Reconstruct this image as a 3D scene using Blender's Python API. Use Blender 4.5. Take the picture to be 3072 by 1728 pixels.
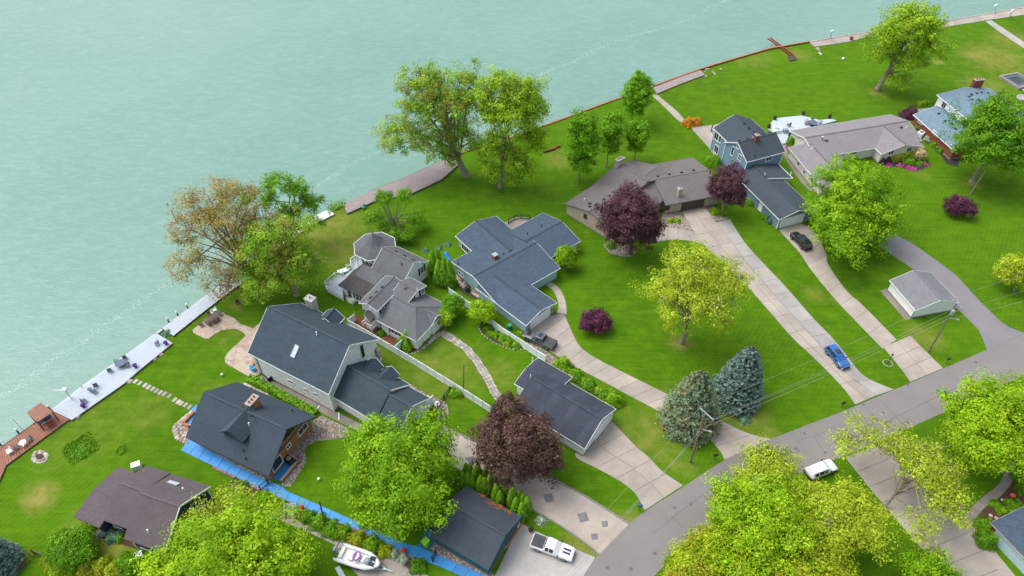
import bpy, bmesh, math, random
import numpy as np
from mathutils import Vector, Matrix
random.seed(7); RNG = np.random.default_rng(11)
R = math.radians
scene = bpy.context.scene
for o in list(bpy.data.objects): bpy.data.objects.remove(o, do_unlink=True)
COL = scene.collection

# ------------------------------------------------------------------ camera
CAM_H, PITCH, FPX, IW, IH = 92.0, R(45), 2133.0, 3072.0, 1728.0
cam = bpy.data.cameras.new('camera'); camo = bpy.data.objects.new('camera', cam); COL.objects.link(camo)
camo.location = (0, 0, CAM_H); camo.rotation_euler = (R(90) - PITCH, 0, 0)
cam.sensor_width = 36.0; cam.lens = 36.0 * FPX / IW; cam.clip_end = 6000; cam.clip_start = 1
scene.camera = camo
# ------------------------------------------------------------------ sky and sun (soft overcast daylight)
SUN_EL, SUN_AZ = 60, 290            # azimuth clockwise from +Y
world = bpy.data.worlds.new('World'); scene.world = world; world.use_nodes = True
wn = world.node_tree; bg = wn.nodes['Background']
sky = wn.nodes.new('ShaderNodeTexSky'); sky.sky_type = 'NISHITA'; sky.sun_disc = False
sky.sun_elevation = R(SUN_EL); sky.sun_rotation = R(SUN_AZ)
sky.air_density = 1.0; sky.dust_density = 4.0; sky.ozone_density = 1.0
hs = wn.nodes.new('ShaderNodeHueSaturation'); hs.inputs['Saturation'].default_value = .5   # grey overcast sky
wn.links.new(sky.outputs[0], hs.inputs['Color']); wn.links.new(hs.outputs[0], bg.inputs[0]); bg.inputs[1].default_value = 0.15
sl = bpy.data.lights.new('sun', 'SUN'); sl.energy = 0.9; sl.angle = R(42); sl.color = (1, .95, .87)
so = bpy.data.objects.new('sun', sl); COL.objects.link(so); so.location = (-60, 120, 150)
sdir = Vector((math.sin(R(SUN_AZ)) * math.cos(R(SUN_EL)), math.cos(R(SUN_AZ)) * math.cos(R(SUN_EL)), math.sin(R(SUN_EL))))
so.rotation_euler = sdir.to_track_quat('Z', 'Y').to_euler()
scene.view_settings.view_transform = 'Standard'; scene.view_settings.look = 'None'
scene.view_settings.exposure = 0.88; scene.view_settings.gamma = 1.0
scene.render.engine = 'CYCLES'

# ------------------------------------------------------------------ pixel -> world
def ray(p):
    x = (p[0] - IW / 2) / FPX; y = (IH / 2 - p[1]) / FPX
    c, s = math.cos(PITCH), math.sin(PITCH)
    return Vector((x, c + y * s, -s + y * c))
def at(p, z=0.0):
    if len(p) == 3: return Vector((p[0], p[1], z))
    d = ray(p); k = (CAM_H - z) / -d.z
    return Vector((d.x * k, d.y * k, z))
def onplane(p, pt, n):
    d = ray(p); o = Vector((0, 0, CAM_H)); k = (pt - o).dot(n) / d.dot(n)
    return o + d * k
def tile(ox, oy, s=4.025): return lambda x, y: (ox + x / s, oy + y / s)
def px(o, s, *pts): return [(o[0] + x / s, o[1] + y / s) for x, y in pts]

# ------------------------------------------------------------------ materials
def lin(c): return c / 12.92 if c <= .04045 else ((c + .055) / 1.055) ** 2.4
def C(h, k=1.0):
    h = h.lstrip('#'); return tuple(lin(int(h[i:i + 2], 16) / 255) * k for i in (0, 2, 4)) + (1,)
MATS = {}
class NT:
    def __init__(s, name):
        s.m = bpy.data.materials.new(name); s.m.use_nodes = True; s.t = s.m.node_tree
        s.b = s.t.nodes['Principled BSDF']; s.out = s.t.nodes['Material Output']
    def n(s, typ, **kw):
        nd = s.t.nodes.new('ShaderNode' + typ)
        for k, v in kw.items():
            if k in nd.bl_rna.properties: setattr(nd, k, v)
            else: nd.inputs[k].default_value = v
        return nd
    def l(s, a, b): s.t.links.new(a, b)
    def noise(s, vec, scale, detail=3, rough=.6):
        nd = s.n('TexNoise', Scale=scale, Detail=detail, Roughness=rough)
        if vec is not None: s.l(vec, nd.inputs['Vector'])
        return nd.outputs['Fac']
    def ramp(s, fac, lo, hi):
        nd = s.n('MapRange'); nd.inputs['From Min'].default_value = lo; nd.inputs['From Max'].default_value = hi
        s.l(fac, nd.inputs['Value']); return nd.outputs['Result']
    def mix(s, fac, a, b, mode='MIX'):
        nd = s.n('Mix', data_type='RGBA', blend_type=mode)
        for i, v in ((0, fac), (6, a), (7, b)):
            if hasattr(v, 'is_output'): s.l(v, nd.inputs[i])
            else: nd.inputs[i].default_value = v
        return nd.outputs[2]
    def math(s, op, a, b=0.0):
        nd = s.n('Math', operation=op)
        for i, v in ((0, a), (1, b)):
            if hasattr(v, 'is_output'): s.l(v, nd.inputs[i])
            else: nd.inputs[i].default_value = v
        return nd.outputs[0]
    def bump(s, h, strength=.3, dist=.05):
        nd = s.n('Bump', Strength=strength, Distance=dist); s.l(h, nd.inputs['Height']); s.l(nd.outputs[0], s.b.inputs['Normal'])
    def fin(s, col=None, rough=.8, metal=0.0, spec=.3):
        if col is not None:
            if hasattr(col, 'is_output'): s.l(col, s.b.inputs['Base Color'])
            else: s.b.inputs['Base Color'].default_value = col
        s.b.inputs['Roughness'].default_value = rough; s.b.inputs['Metallic'].default_value = metal
        s.b.inputs['Specular IOR Level'].default_value = spec
        MATS[s.m.name] = s.m; return s.m
def dark(c, k): return tuple(x * k for x in c[:3]) + (1,)
def plain(name, col, rough=.7, var=.15, scale=1.5, metal=0., spec=.3, bumpk=0., objr=0.):
    t = NT(name); g = t.n('NewGeometry').outputs['Position']
    a = t.noise(g, scale, 4); b = t.noise(g, scale * 9, 2)
    f = t.math('ADD', t.math('MULTIPLY', a, .65), t.math('MULTIPLY', b, .35))
    c = t.mix(t.ramp(f, .3, .7), dark(col, 1 - var), dark(col, 1 + var))
    if objr:
        oi = t.n('ObjectInfo').outputs['Random']
        c = t.mix(1.0, c, t.mix(oi, (1 - objr,) * 3 + (1,), (1 + objr * .5,) * 3 + (1,)), 'MULTIPLY')
    if bumpk: t.bump(b, bumpk, .03)
    return t.fin(c, rough, metal, spec)
def roofmat(name, c1, c2, stain=None, amt=.0, tab=(.5, .22)):
    t = NT(name); uv = t.n('UVMap').outputs[0]; g = t.n('NewGeometry').outputs['Position']
    br = t.n('TexBrick', Scale=1.0); br.offset = .5
    br.inputs['Brick Width'].default_value = tab[0]; br.inputs['Row Height'].default_value = tab[1]
    br.inputs['Mortar Size'].default_value = .012; br.inputs['Mortar Smooth'].default_value = .6
    br.inputs['Color1'].default_value = c1; br.inputs['Color2'].default_value = c2
    br.inputs['Mortar'].default_value = dark(c1, .55); br.inputs['Bias'].default_value = -.1
    t.l(uv, br.inputs['Vector'])
    n1 = t.noise(g, .35, 3); n2 = t.noise(g, 3.0, 3); n3 = t.noise(g, 14, 2)
    c = t.mix(t.ramp(n3, .32, .68), dark(c1, .68), dark(c1, 1.38))
    c = t.mix(.5, br.outputs['Color'], c)
    v = t.math('ADD', t.math('MULTIPLY', n1, .6), t.math('MULTIPLY', n2, .4))
    c = t.mix(1.0, c, t.mix(t.ramp(v, .32, .68), (.88, .88, .88, 1), (1.06, 1.06, 1.06, 1)), 'MULTIPLY')
    if stain:
        sp = t.n('Mapping'); sp.inputs['Scale'].default_value = (.55, .12, 1); t.l(uv, sp.inputs['Vector'])
        c = t.mix(t.math('MULTIPLY', t.ramp(t.noise(sp.outputs[0], 1.0, 4), .5, .75), amt), c, stain)
    t.bump(br.outputs['Fac'], .25, .02)
    return t.fin(c, .9, 0, .15)
def siding(name, col, pitch=.22, k=.82):
    t = NT(name); g = t.n('NewGeometry').outputs['Position']
    sx = t.n('SeparateXYZ'); t.l(g, sx.inputs[0])
    fr = t.math('FRACT', t.math('DIVIDE', sx.outputs['Z'], pitch))
    c = t.mix(t.ramp(fr, .0, .16), dark(col, k), col)
    c = t.mix(t.ramp(t.noise(g, 1.1, 4), .3, .75), dark(c if False else col, .9), c)
    t.bump(fr, .3, .03)
    return t.fin(c, .6, 0, .3)
def brickmat(name, c1, c2, mortar, bw=.42, bh=.15):
    t = NT(name); uv = t.n('UVMap').outputs[0]; br = t.n('TexBrick', Scale=1.0)
    br.inputs['Brick Width'].default_value = bw; br.inputs['Row Height'].default_value = bh
    br.inputs['Mortar Size'].default_value = .016; br.inputs['Color1'].default_value = c1
    br.inputs['Color2'].default_value = c2; br.inputs['Mortar'].default_value = mortar; t.l(uv, br.inputs['Vector'])
    g = t.n('NewGeometry').outputs['Position']
    c = t.mix(1.0, br.outputs['Color'], t.mix(t.ramp(t.noise(g, 2.2, 4), .3, .7), (.8,) * 3 + (1,), (1.15,) * 3 + (1,)), 'MULTIPLY')
    t.bump(br.outputs['Fac'], -.3, .02)
    return t.fin(c, .85, 0, .2)
def voro(name, cols, scale, mortar, rough=.85, edge=.05, bumpk=.6):
    """pebbles / cut stone: voronoi cells in random stone colours with dark joints"""
    t = NT(name); g = t.n('NewGeometry').outputs['Position']
    v = t.n('TexVoronoi', Scale=scale); v.feature = 'F1'; t.l(g, v.inputs['Vector'])
    e = t.n('TexVoronoi', Scale=scale); e.feature = 'DISTANCE_TO_EDGE'; t.l(g, e.inputs['Vector'])
    sp = t.n('SeparateColor'); t.l(v.outputs['Color'], sp.inputs[0])
    c = cols[0]
    for i, cc in enumerate(cols[1:]):
        c = t.mix(t.ramp(sp.outputs[i % 3], .45, .55), c, cc)
    c = t.mix(t.ramp(e.outputs['Distance'], 0.0, edge), mortar, c)
    t.bump(t.ramp(e.outputs['Distance'], 0, edge * 3), bumpk, .05)
    return t.fin(c, rough, 0, .2)

def concrete(name, col, stain=.34, objr=.14):
    t = NT(name); g = t.n('NewGeometry').outputs['Position']
    n1 = t.noise(g, .22, 5, .65); n2 = t.noise(g, 1.6, 5, .7); n3 = t.noise(g, 25, 2)
    c = t.mix(t.ramp(n1, .35, .7), dark(col, 1 - stain), dark(col, 1.06))
    c = t.mix(t.math('MULTIPLY', t.ramp(n2, .52, .8), .55), c, dark(col, .62))
    c = t.mix(.25, c, t.mix(n3, dark(col, .8), dark(col, 1.2)))
    oi = t.n('ObjectInfo').outputs['Random']
    c = t.mix(1.0, c, t.mix(oi, (1 - objr, 1 - objr, 1 - objr, 1), (1.05, 1.03, 1.0, 1)), 'MULTIPLY')
    t.bump(n3, .12, .02)
    return t.fin(c, .85, 0, .25)

M = {}
M['white'] = plain('white_paint', (.80, .82, .84, 1), .5, .05)
M['vinyl'] = plain('white_vinyl', (.76, .80, .82, 1), .45, .05)
M['glass'] = plain('window_glass', (.035, .045, .055, 1), .12, .3, 1.0, 0, .6)
M['darkmetal'] = plain('dark_metal', (.025, .027, .03, 1), .45, .2)
M['metal'] = plain('galvanised_metal', (.42, .47, .5, 1), .4, .15, 3, .7, .5)
M['black'] = plain('black_plastic', (.02, .02, .024, 1), .5, .25)
M['concrete'] = concrete('concrete_tan', C('#bcb3aa', .80))
M['concrete_g'] = concrete('concrete_grey', C('#b7b4b1', .80))
M['concrete_d'] = concrete('concrete_dark', C('#a39b94', .74), .35)
M['concrete_w'] = concrete('concrete_new', C('#c3c2bf', .74), .3)
M['stamped'] = voro('stamped_concrete', [C('#b9a797', .8), C('#a8988a', .8), C('#c2b2a3', .8)], 1.3, C('#93857a', .75), .85, .03, .2)
M['joint'] = plain('joint_soil', C('#5d5a45', .7), .95, .3, 3)
M['kerbstone'] = plain('edging_stone', C('#8f8a86', .8), .85, .25, 4)
M['gravel'] = voro('pebble_gravel', [C('#a39488'), C('#8a7b72'), C('#c0b2a5'), C('#7b7472')], 5.0, C('#5b5049'), .85, .04)
M['gravel_pink'] = voro('pebble_gravel_pink', [C('#a3958a', .9), C('#857a73', .9), C('#b9ad9f', .9), C('#79706a', .9)], 5.5, C('#58504a', .9), .85, .04)
M['mulch'] = plain('brown_mulch', C('#5a4036', .8), .95, .4, 4, bumpk=.5)
M['mulch_red'] = plain('red_mulch', C('#7e4c3c', .75), .95, .35, 4, bumpk=.5)
M['soil'] = plain('dark_soil', C('#4b4436', .8), .95, .35, 3, bumpk=.4)
M['bluepaint'] = plain('blue_painted_concrete', C('#3f95dc', .80), .5, .10, .8, objr=.12)
M['deckgrey'] = plain('grey_deck_board', C('#b9c4ce', .85), .7, .12, 2)
M['deckbrown'] = plain('brown_deck_board', C('#9a6a58', .85), .75, .25, 2)
M['deckpink'] = plain('weathered_deck_board', C('#9b8f8f', .85), .75, .2, 2)
M['deckwhite'] = plain('white_deck_board', C('#d7dbe0', .85), .6, .12, 2)
M['rust'] = plain('rusty_sheet_pile', C('#7b4030', .9), .85, .35, 2.5, bumpk=.3)
M['rustlight'] = plain('rusty_cap', C('#a8694a', .9), .8, .3, 2.5)
M['timber'] = plain('grey_timber', C('#6e6255', .8), .85, .3, 3, bumpk=.2)
M['wood'] = plain('brown_wood', C('#7a4a36', .8), .7, .25, 3)
M['pole'] = plain('pole_wood', C('#8a7a68', .75), .85, .3, 3)
M['stone'] = plain('field_stone', C('#b7aca0', .85), .85, .3, 1.2, bumpk=.4, objr=.45)
M['stonewall'] = voro('stone_veneer', [C('#c9bdb6'), C('#a3928b'), C('#ded7d2'), C('#7f7470')], 2.6, C('#ddd6d0'), .85, .05, .7)
M['flag'] = plain('flagstone', C('#bdb8ac', .72), .85, .2, 2.0, bumpk=.3, objr=.35)
# walls
M['w_navy'] = siding('navy_siding', C('#34495e', .75), .22, .75)
M['w_white'] = siding('pale_siding', C('#e4eaec', .95), .16, .9)
M['w_shake'] = voro('pale_shake', [C('#e6e9e7', .95), C('#d6dada', .95), C('#eef0ed', .95)], 3.2, C('#aeb3b3', .8), .7, .03, .3)
M['greyshake'] = voro('grey_shake', [C('#b3b4b2', .8), C('#9c9e9d', .8), C('#c0c1be', .8)], 3.2, C('#868989', .8), .8, .03, .3)
M['w_vict'] = siding('victorian_white_siding', C('#e4e9eb', .95), .16, .9)
M['w_teal'] = siding('pale_teal_siding', C('#a0cad0', .85), .3, .86)
M['w_tan'] = brickmat('tan_brick', C('#c7b4a6', .85), C('#bba696', .85), C('#b3a294', .8))
M['w_blue'] = siding('blue_siding', C('#7f9fb6', .82), .3, .84)
M['w_cream'] = siding('cream_siding', C('#dcd6cb', .95), .3, .9)
M['w_garteal'] = siding('dark_teal_siding', C('#3d6670', .7), .25, .8)
M['w_gwhite'] = siding('white_garage_siding', C('#eef1f2', .97), .2, .93)
M['brick_or'] = brickmat('orange_brick', C('#b5764f', .85), C('#9d6040', .85), C('#b99b80', .8))
M['brick_red'] = brickmat('red_brick', C('#8c4a38', .9), C('#7a3c2e', .9), C('#96715f', .8))
M['tan_stone'] = plain('tan_block', C('#b9a697', .85), .85, .2, 3)
M['orangewood'] = plain('orange_wood', C('#b9783f', .85), .6, .2, 3)
M['copper'] = plain('green_copper', C('#6f9aa0', .8), .5, .2)
M['brownmetal'] = plain('brown_door', C('#54463f', .85), .5, .1)
M['paleblue'] = plain('pale_blue_door', C('#b9d3da', .85), .5, .06)
# roofs
M['r_purple'] = roofmat('roof_purple_brown', C('#6f666a', .74), C('#615a5f', .74), C('#5c5355'), .35)
M['r_slate'] = roofmat('roof_slate', C('#46525e', .85), C('#3c4853', .85), C('#39424a'), .3)
M['r_green'] = roofmat('roof_green_slate', C('#46545e', .85), C('#38454e', .85), None, 0, (.6, .3))
M['r_grey'] = roofmat('roof_weathered_grey', C('#6c7175', .84), C('#5f6468', .84), C('#5a4a45'), .6)
M['r_greydark'] = roofmat('roof_stained_grey', C('#5a5858', .8), C('#4f4e4e', .8), C('#40382f'), .6)
M['r_blue'] = roofmat('roof_blue_grey', C('#536475', .78), C('#404e5d', .78), None, 0, (.45, .3))
M['r_brown'] = roofmat('roof_taupe', C('#7e7878', .76), C('#6e6968', .76), C('#6a625e'), .3)
M['r_char'] = roofmat('roof_charcoal', C('#4b545e', .85), C('#404851', .85), C('#3c4a4a'), .3)
M['r_mauve'] = roofmat('roof_mauve_grey', C('#908c90', .82), C('#827e82', .82), C('#7d7579'), .3)
M['r_pale'] = roofmat('roof_pale_blue', C('#7d95a6', .78), C('#647b8d', .78), None, 0, (.6, .4))
M['r_garage'] = roofmat('roof_dark_garage', C('#474f5a', .9), C('#3d454f', .9), C('#3c3a3a'), .5)
M['r_g2'] = roofmat('roof_black_blue', C('#454a57', .9), C('#3a3f4a', .9), C('#565d6a'), .7)
M['r_g3'] = roofmat('roof_small_garage', C('#7d8085', .9), C('#6e7176', .9), C('#6b6567'), .4)

# ------------------------------------------------------------------ mesh helpers
ROOT = {}
def setprops(o, label=None, cat=None, group=None, kind=None):
    if label: o['label'] = label
    if cat: o['category'] = cat
    if group: o['group'] = group
    if kind: o['kind'] = kind
    return o
def thing(name, label, cat, loc=(0, 0, 0), group=None, rz=0.0):
    o = bpy.data.objects.new(name, None); COL.objects.link(o); o.location = loc; o.rotation_euler = (0, 0, rz)
    o.empty_display_size = .5; ROOT[o.name] = Vector(loc)
    return setprops(o, label, cat, group)
class MB:
    def __init__(s): s.v = []; s.f = []; s.uv = []; s.mi = []; s.cur = 0
    def poly(s, pts, uvs=None):
        i = len(s.v); s.v += [tuple(p) for p in pts]; s.f.append(list(range(i, i + len(pts))))
        s.uv.append(uvs if uvs else None); s.mi.append(s.cur)
    def face(s, pts):
        """planar polygon with metric uv (u horizontal, v up)"""
        P = [Vector(p) for p in pts]; n = Vector((0, 0, 0))
        for i in range(len(P)):
            a, b = P[i], P[(i + 1) % len(P)]
            n += Vector(((a.y - b.y) * (a.z + b.z), (a.z - b.z) * (a.x + b.x), (a.x - b.x) * (a.y + b.y)))
        if n.length < 1e-9: n = Vector((0, 0, 1))
        n.normalize()
        h = Vector((-n.y, n.x, 0)); h = h.normalized() if h.length > 1e-4 else Vector((1, 0, 0))
        w = n.cross(h)
        s.poly(pts, [(p.dot(h), p.dot(w)) for p in P])
    def obox(s, c, ax, ay, az, sx, sy, sz):
        c = Vector(c); ax, ay, az = Vector(ax).normalized() * sx / 2, Vector(ay).normalized() * sy / 2, Vector(az).normalized() * sz / 2
        q = [c + ax * i + ay * j + az * k for k in (-1, 1) for (i, j) in ((-1, -1), (1, -1), (1, 1), (-1, 1))]
        for f in ((3, 2, 1, 0), (4, 5, 6, 7), (0, 1, 5, 4), (1, 2, 6, 5), (2, 3, 7, 6), (3, 0, 4, 7)): s.face([q[i] for i in f])
    def box(s, x0, x1, y0, y1, z0, z1): s.obox(((x0 + x1) / 2, (y0 + y1) / 2, (z0 + z1) / 2), (1, 0, 0), (0, 1, 0), (0, 0, 1), x1 - x0, y1 - y0, z1 - z0)
    def beam(s, p, q, w, h, up=(0, 0, 1)):
        p, q = Vector(p), Vector(q); d = q - p
        if d.length < 1e-6: return
        side = d.cross(Vector(up));
        if side.length < 1e-6: side = d.cross(Vector((1, 0, 0)))
        s.obox((p + q) / 2, d, side, side.cross(d), d.length, w, h)
    def tube(s, pts, rads, n=6, cap=True):
        rings = []; pts = [Vector(p) for p in pts]
        for i, p in enumerate(pts):
            d = (pts[min(i + 1, len(pts) - 1)] - pts[max(i - 1, 0)])
            d = d.normalized() if d.length > 1e-6 else Vector((0, 0, 1))
            a = d.cross(Vector((0, 0, 1))); a = a.normalized() if a.length > 1e-3 else Vector((1, 0, 0)); b = d.cross(a)
            r = rads[i] if hasattr(rads, '__len__') else rads
            rings.append([p + (a * math.cos(2 * math.pi * k / n) + b * math.sin(2 * math.pi * k / n)) * r for k in range(n)])
        base = len(s.v)
        for rg in rings: s.v += [tuple(v) for v in rg]
        for i in range(len(rings) - 1):
            for k in range(n):
                a = base + i * n + k; b = base + i * n + (k + 1) % n
                s.f.append([a, b, b + n, a + n]); s.uv.append(None); s.mi.append(s.cur)
        if cap:
            s.f.append([base + k for k in range(n)]); s.uv.append(None); s.mi.append(s.cur)
            e = base + (len(rings) - 1) * n
            s.f.append([e + n - 1 - k for k in range(n)]); s.uv.append(None); s.mi.append(s.cur)
    def lathe(s, c, prof, n=12):
        """profile [(r,z)...] turned about a vertical axis at c"""
        c = Vector(c); base = len(s.v)
        for r, z in prof: s.v += [(c.x + r * math.cos(2 * math.pi * k / n), c.y + r * math.sin(2 * math.pi * k / n), c.z + z) for k in range(n)]
        for i in range(len(prof) - 1):
            for k in range(n):
                a = base + i * n + k; b = base + i * n + (k + 1) % n
                s.f.append([a, b, b + n, a + n]); s.uv.append(None); s.mi.append(s.cur)
        s.f.append([base + n - 1 - k for k in range(n)]); s.uv.append(None); s.mi.append(s.cur)
        e = base + (len(prof) - 1) * n; s.f.append([e + k for k in range(n)]); s.uv.append(None); s.mi.append(s.cur)
    def prism(s, pts, z0, z1):
        """vertical prism over an xy polygon"""
        P = [Vector((p[0], p[1], 0)) for p in pts]
        ar = sum(P[i].x * P[(i + 1) % len(P)].y - P[(i + 1) % len(P)].x * P[i].y for i in range(len(P)))
        if ar < 0: P.reverse()
        s.face([p + Vector((0, 0, z1)) for p in P]); s.face([p + Vector((0, 0, z0)) for p in reversed(P)])
        for i in range(len(P)):
            a, b = P[i], P[(i + 1) % len(P)]
            s.face([a + Vector((0, 0, z0)), b + Vector((0, 0, z0)), b + Vector((0, 0, z1)), a + Vector((0, 0, z1))])
    def build(s, name, mats, parent=None, local=False, smooth=False):
        if not isinstance(mats, (list, tuple)): mats = [mats]
        off = Vector((0, 0, 0))
        if parent is not None and not local: off = ROOT.get(parent.name, Vector((0, 0, 0)))
        me = bpy.data.meshes.new(name)
        me.from_pydata([(x - off.x, y - off.y, z - off.z) for x, y, z in s.v], [], s.f)
        for m in mats: me.materials.append(m)
        if any(u for u in s.uv):
            L = me.uv_layers.new(name='UVMap'); flat = []
            for f, u in zip(s.f, s.uv):
                for k in range(len(f)): flat += list(u[k]) if u else [0, 0]
            L.data.foreach_set('uv', flat)
        if len(mats) > 1: me.polygons.foreach_set('material_index', s.mi)
        if smooth: me.polygons.foreach_set('use_smooth', [True] * len(s.f))
        o = bpy.data.objects.new(name, me); COL.objects.link(o)
        if parent is not None:
            o.parent = parent; ROOT[o.name] = off
        else: ROOT[o.name] = Vector((0, 0, 0))
        return o
def copy_tree(o, parent=None):
    c = o.copy(); COL.objects.link(c); c.parent = parent
    for ch in [x for x in o.children]: copy_tree(ch, c)
    return c
def flat(name, pts, z, mat, parent=None, thick=.0, kind='structure', zlow=None):
    """sheet over a pixel outline on the ground"""
    P = [at(p, z) if len(p) == 2 else Vector(p) for p in pts]; mb = MB()
    if thick: mb.prism(P, z - thick, z)
    else:
        ar = sum(P[i].x * P[(i + 1) % len(P)].y - P[(i + 1) % len(P)].x * P[i].y for i in range(len(P)))
        if ar < 0: P.reverse()
        mb.face(P)
    o = mb.build(name, mat, parent)
    if parent is None: o['kind'] = kind
    return o
def resample(P, n):
    P = [Vector(p) for p in P]; d = [0]
    for i in range(1, len(P)): d.append(d[-1] + (P[i] - P[i - 1]).length)
    out = []
    for k in range(n):
        s = d[-1] * k / (n - 1); i = 0
        while i < len(P) - 2 and d[i + 1] < s: i += 1
        f = (s - d[i]) / max(d[i + 1] - d[i], 1e-6); out.append(P[i].lerp(P[i + 1], f))
    return out
def smoothline(P, n=8):
    """catmull-rom through world points"""
    P = [Vector(p) for p in P]; Q = [P[0] * 2 - P[1]] + P + [P[-1] * 2 - P[-2]]; out = []
    for i in range(1, len(Q) - 2):
        a, b, c, d = Q[i - 1:i + 3]
        for k in range(n):
            t = k / n
            out.append(.5 * ((2 * b) + (c - a) * t + (2 * a - 5 * b + 4 * c - d) * t * t + (3 * b - a - 3 * c + d) * t ** 3))
    out.append(P[-1]); return out
def ribbon(name, left, right, n, mat, cols=1, z=.05, gap=.05, piece='slab', base=True, sub=4, label=None, jm='joint'):
    """path or drive: base sheet plus separate slabs between two pixel edge lines"""
    Lw = resample(smoothline([at(p, 0) for p in left]), n * sub + 1); Rw = resample(smoothline([at(p, 0) for p in right]), n * sub + 1)
    mb = MB()
    for i in range(n * sub):
        mb.face([v + Vector((0, 0, .012)) for v in (Lw[i], Rw[i], Rw[i + 1], Lw[i + 1])])
    b = mb.build(name, M[jm]); b['kind'] = 'structure'
    for i in range(n):
        for c in range(cols):
            f0, f1 = c / cols, (c + 1) / cols; a, e = [], []
            for k in range(sub + 1):
                q = i * sub + k; l, r = Lw[q], Rw[q]; w = (r - l).length; g = gap / max(w, .1) / 2
                lo, hi = f0 + (g if c else 0), f1 - (g if c < cols - 1 else 0)
                tl, tr = l.lerp(r, lo), l.lerp(r, hi)
                if k in (0, sub):
                    nb = q + (1 if k == 0 else -1); d = (Lw[nb].lerp(Rw[nb], .5) - l.lerp(r, .5)).normalized() * gap / 2
                    tl, tr = tl + d, tr + d
                a.append(tl); e.append(tr)
            mb = MB(); mb.prism(a + e[::-1], .0, z + random.uniform(-.006, .006)); mb.build(piece, mat, b)
    return b
# ================================================================== SETTING: land, water, road, drives
SHORE = [(-900, 2050), (-300, 1580), (-60, 1392), (0, 1350), (104, 1275), (158, 1234), (248, 1164), (470, 1004), (489, 990), (640, 876), (720, 822), (790, 768), (880, 700), (984, 640), (1040, 614), (1132, 568), (1215, 537), (1302, 496), (1371, 466), (1457, 435), (1502, 424), (1631, 379), (1696, 356), (1830, 306), (1960, 261), (2099, 211), (2143, 197), (2307, 149), (2427, 128), (2540, 107), (2618, 96), (2815, 69), (3072, 24), (3400, -25), (4200, -140)]
WATER_Z = -1.5
SPOTS = [((122, 1490), 2.6, 1.0), ((990, 690), 9, .55), ((1045, 745), 7, .55), ((905, 760), 6, .4), ((1180, 1090), 8, .28), ((1330, 1110), 9, .40), ((1500, 1120), 4, .4),
             ((2395, 165), 5, .45), ((2250, 170), 9, .35), ((2990, 175), 10, .6), ((2930, 165), 4, .8), ((3040, 120), 8, .5), ((2770, 1010), 4, .5), ((1950, 1300), 7, .45), ((2000, 1180), 3, .25),
             ((2232, 1240), 4.5, .6), ((2290, 1320), 5, .4), ((1880, 1590), 3.2, .7), ((1760, 1650), 4, .7), ((2040, 1030), 2.0, .9), ((2765, 520), 3, .35), ((1170, 1150), 2.5, .6), ((1930, 1290), 5, .4), ((2960, 260), 8, .45), ((3010, 330), 8, .45),
             ((420, 1010), 7, .35), ((250, 1290), 12, .25), ((290, 1600), 6, .5), ((310, 1650), 5, .6), ((2635, 277), 3, .6), ((2812, 185), 1.7, .9), ((712, 912), 1.5, .9), ((2915, 548), 2.0, .7), ((1680, 480), 5, .45), ((1560, 1330), 3, .3), ((700, 1010), 6, .25), ((2440, 880), 3, .4), ((2530, 900), 3, .4), ((440, 1240), 6, .3), ((620, 1180), 5, .25), ((2050, 1400), 2.5, .5)]
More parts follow.
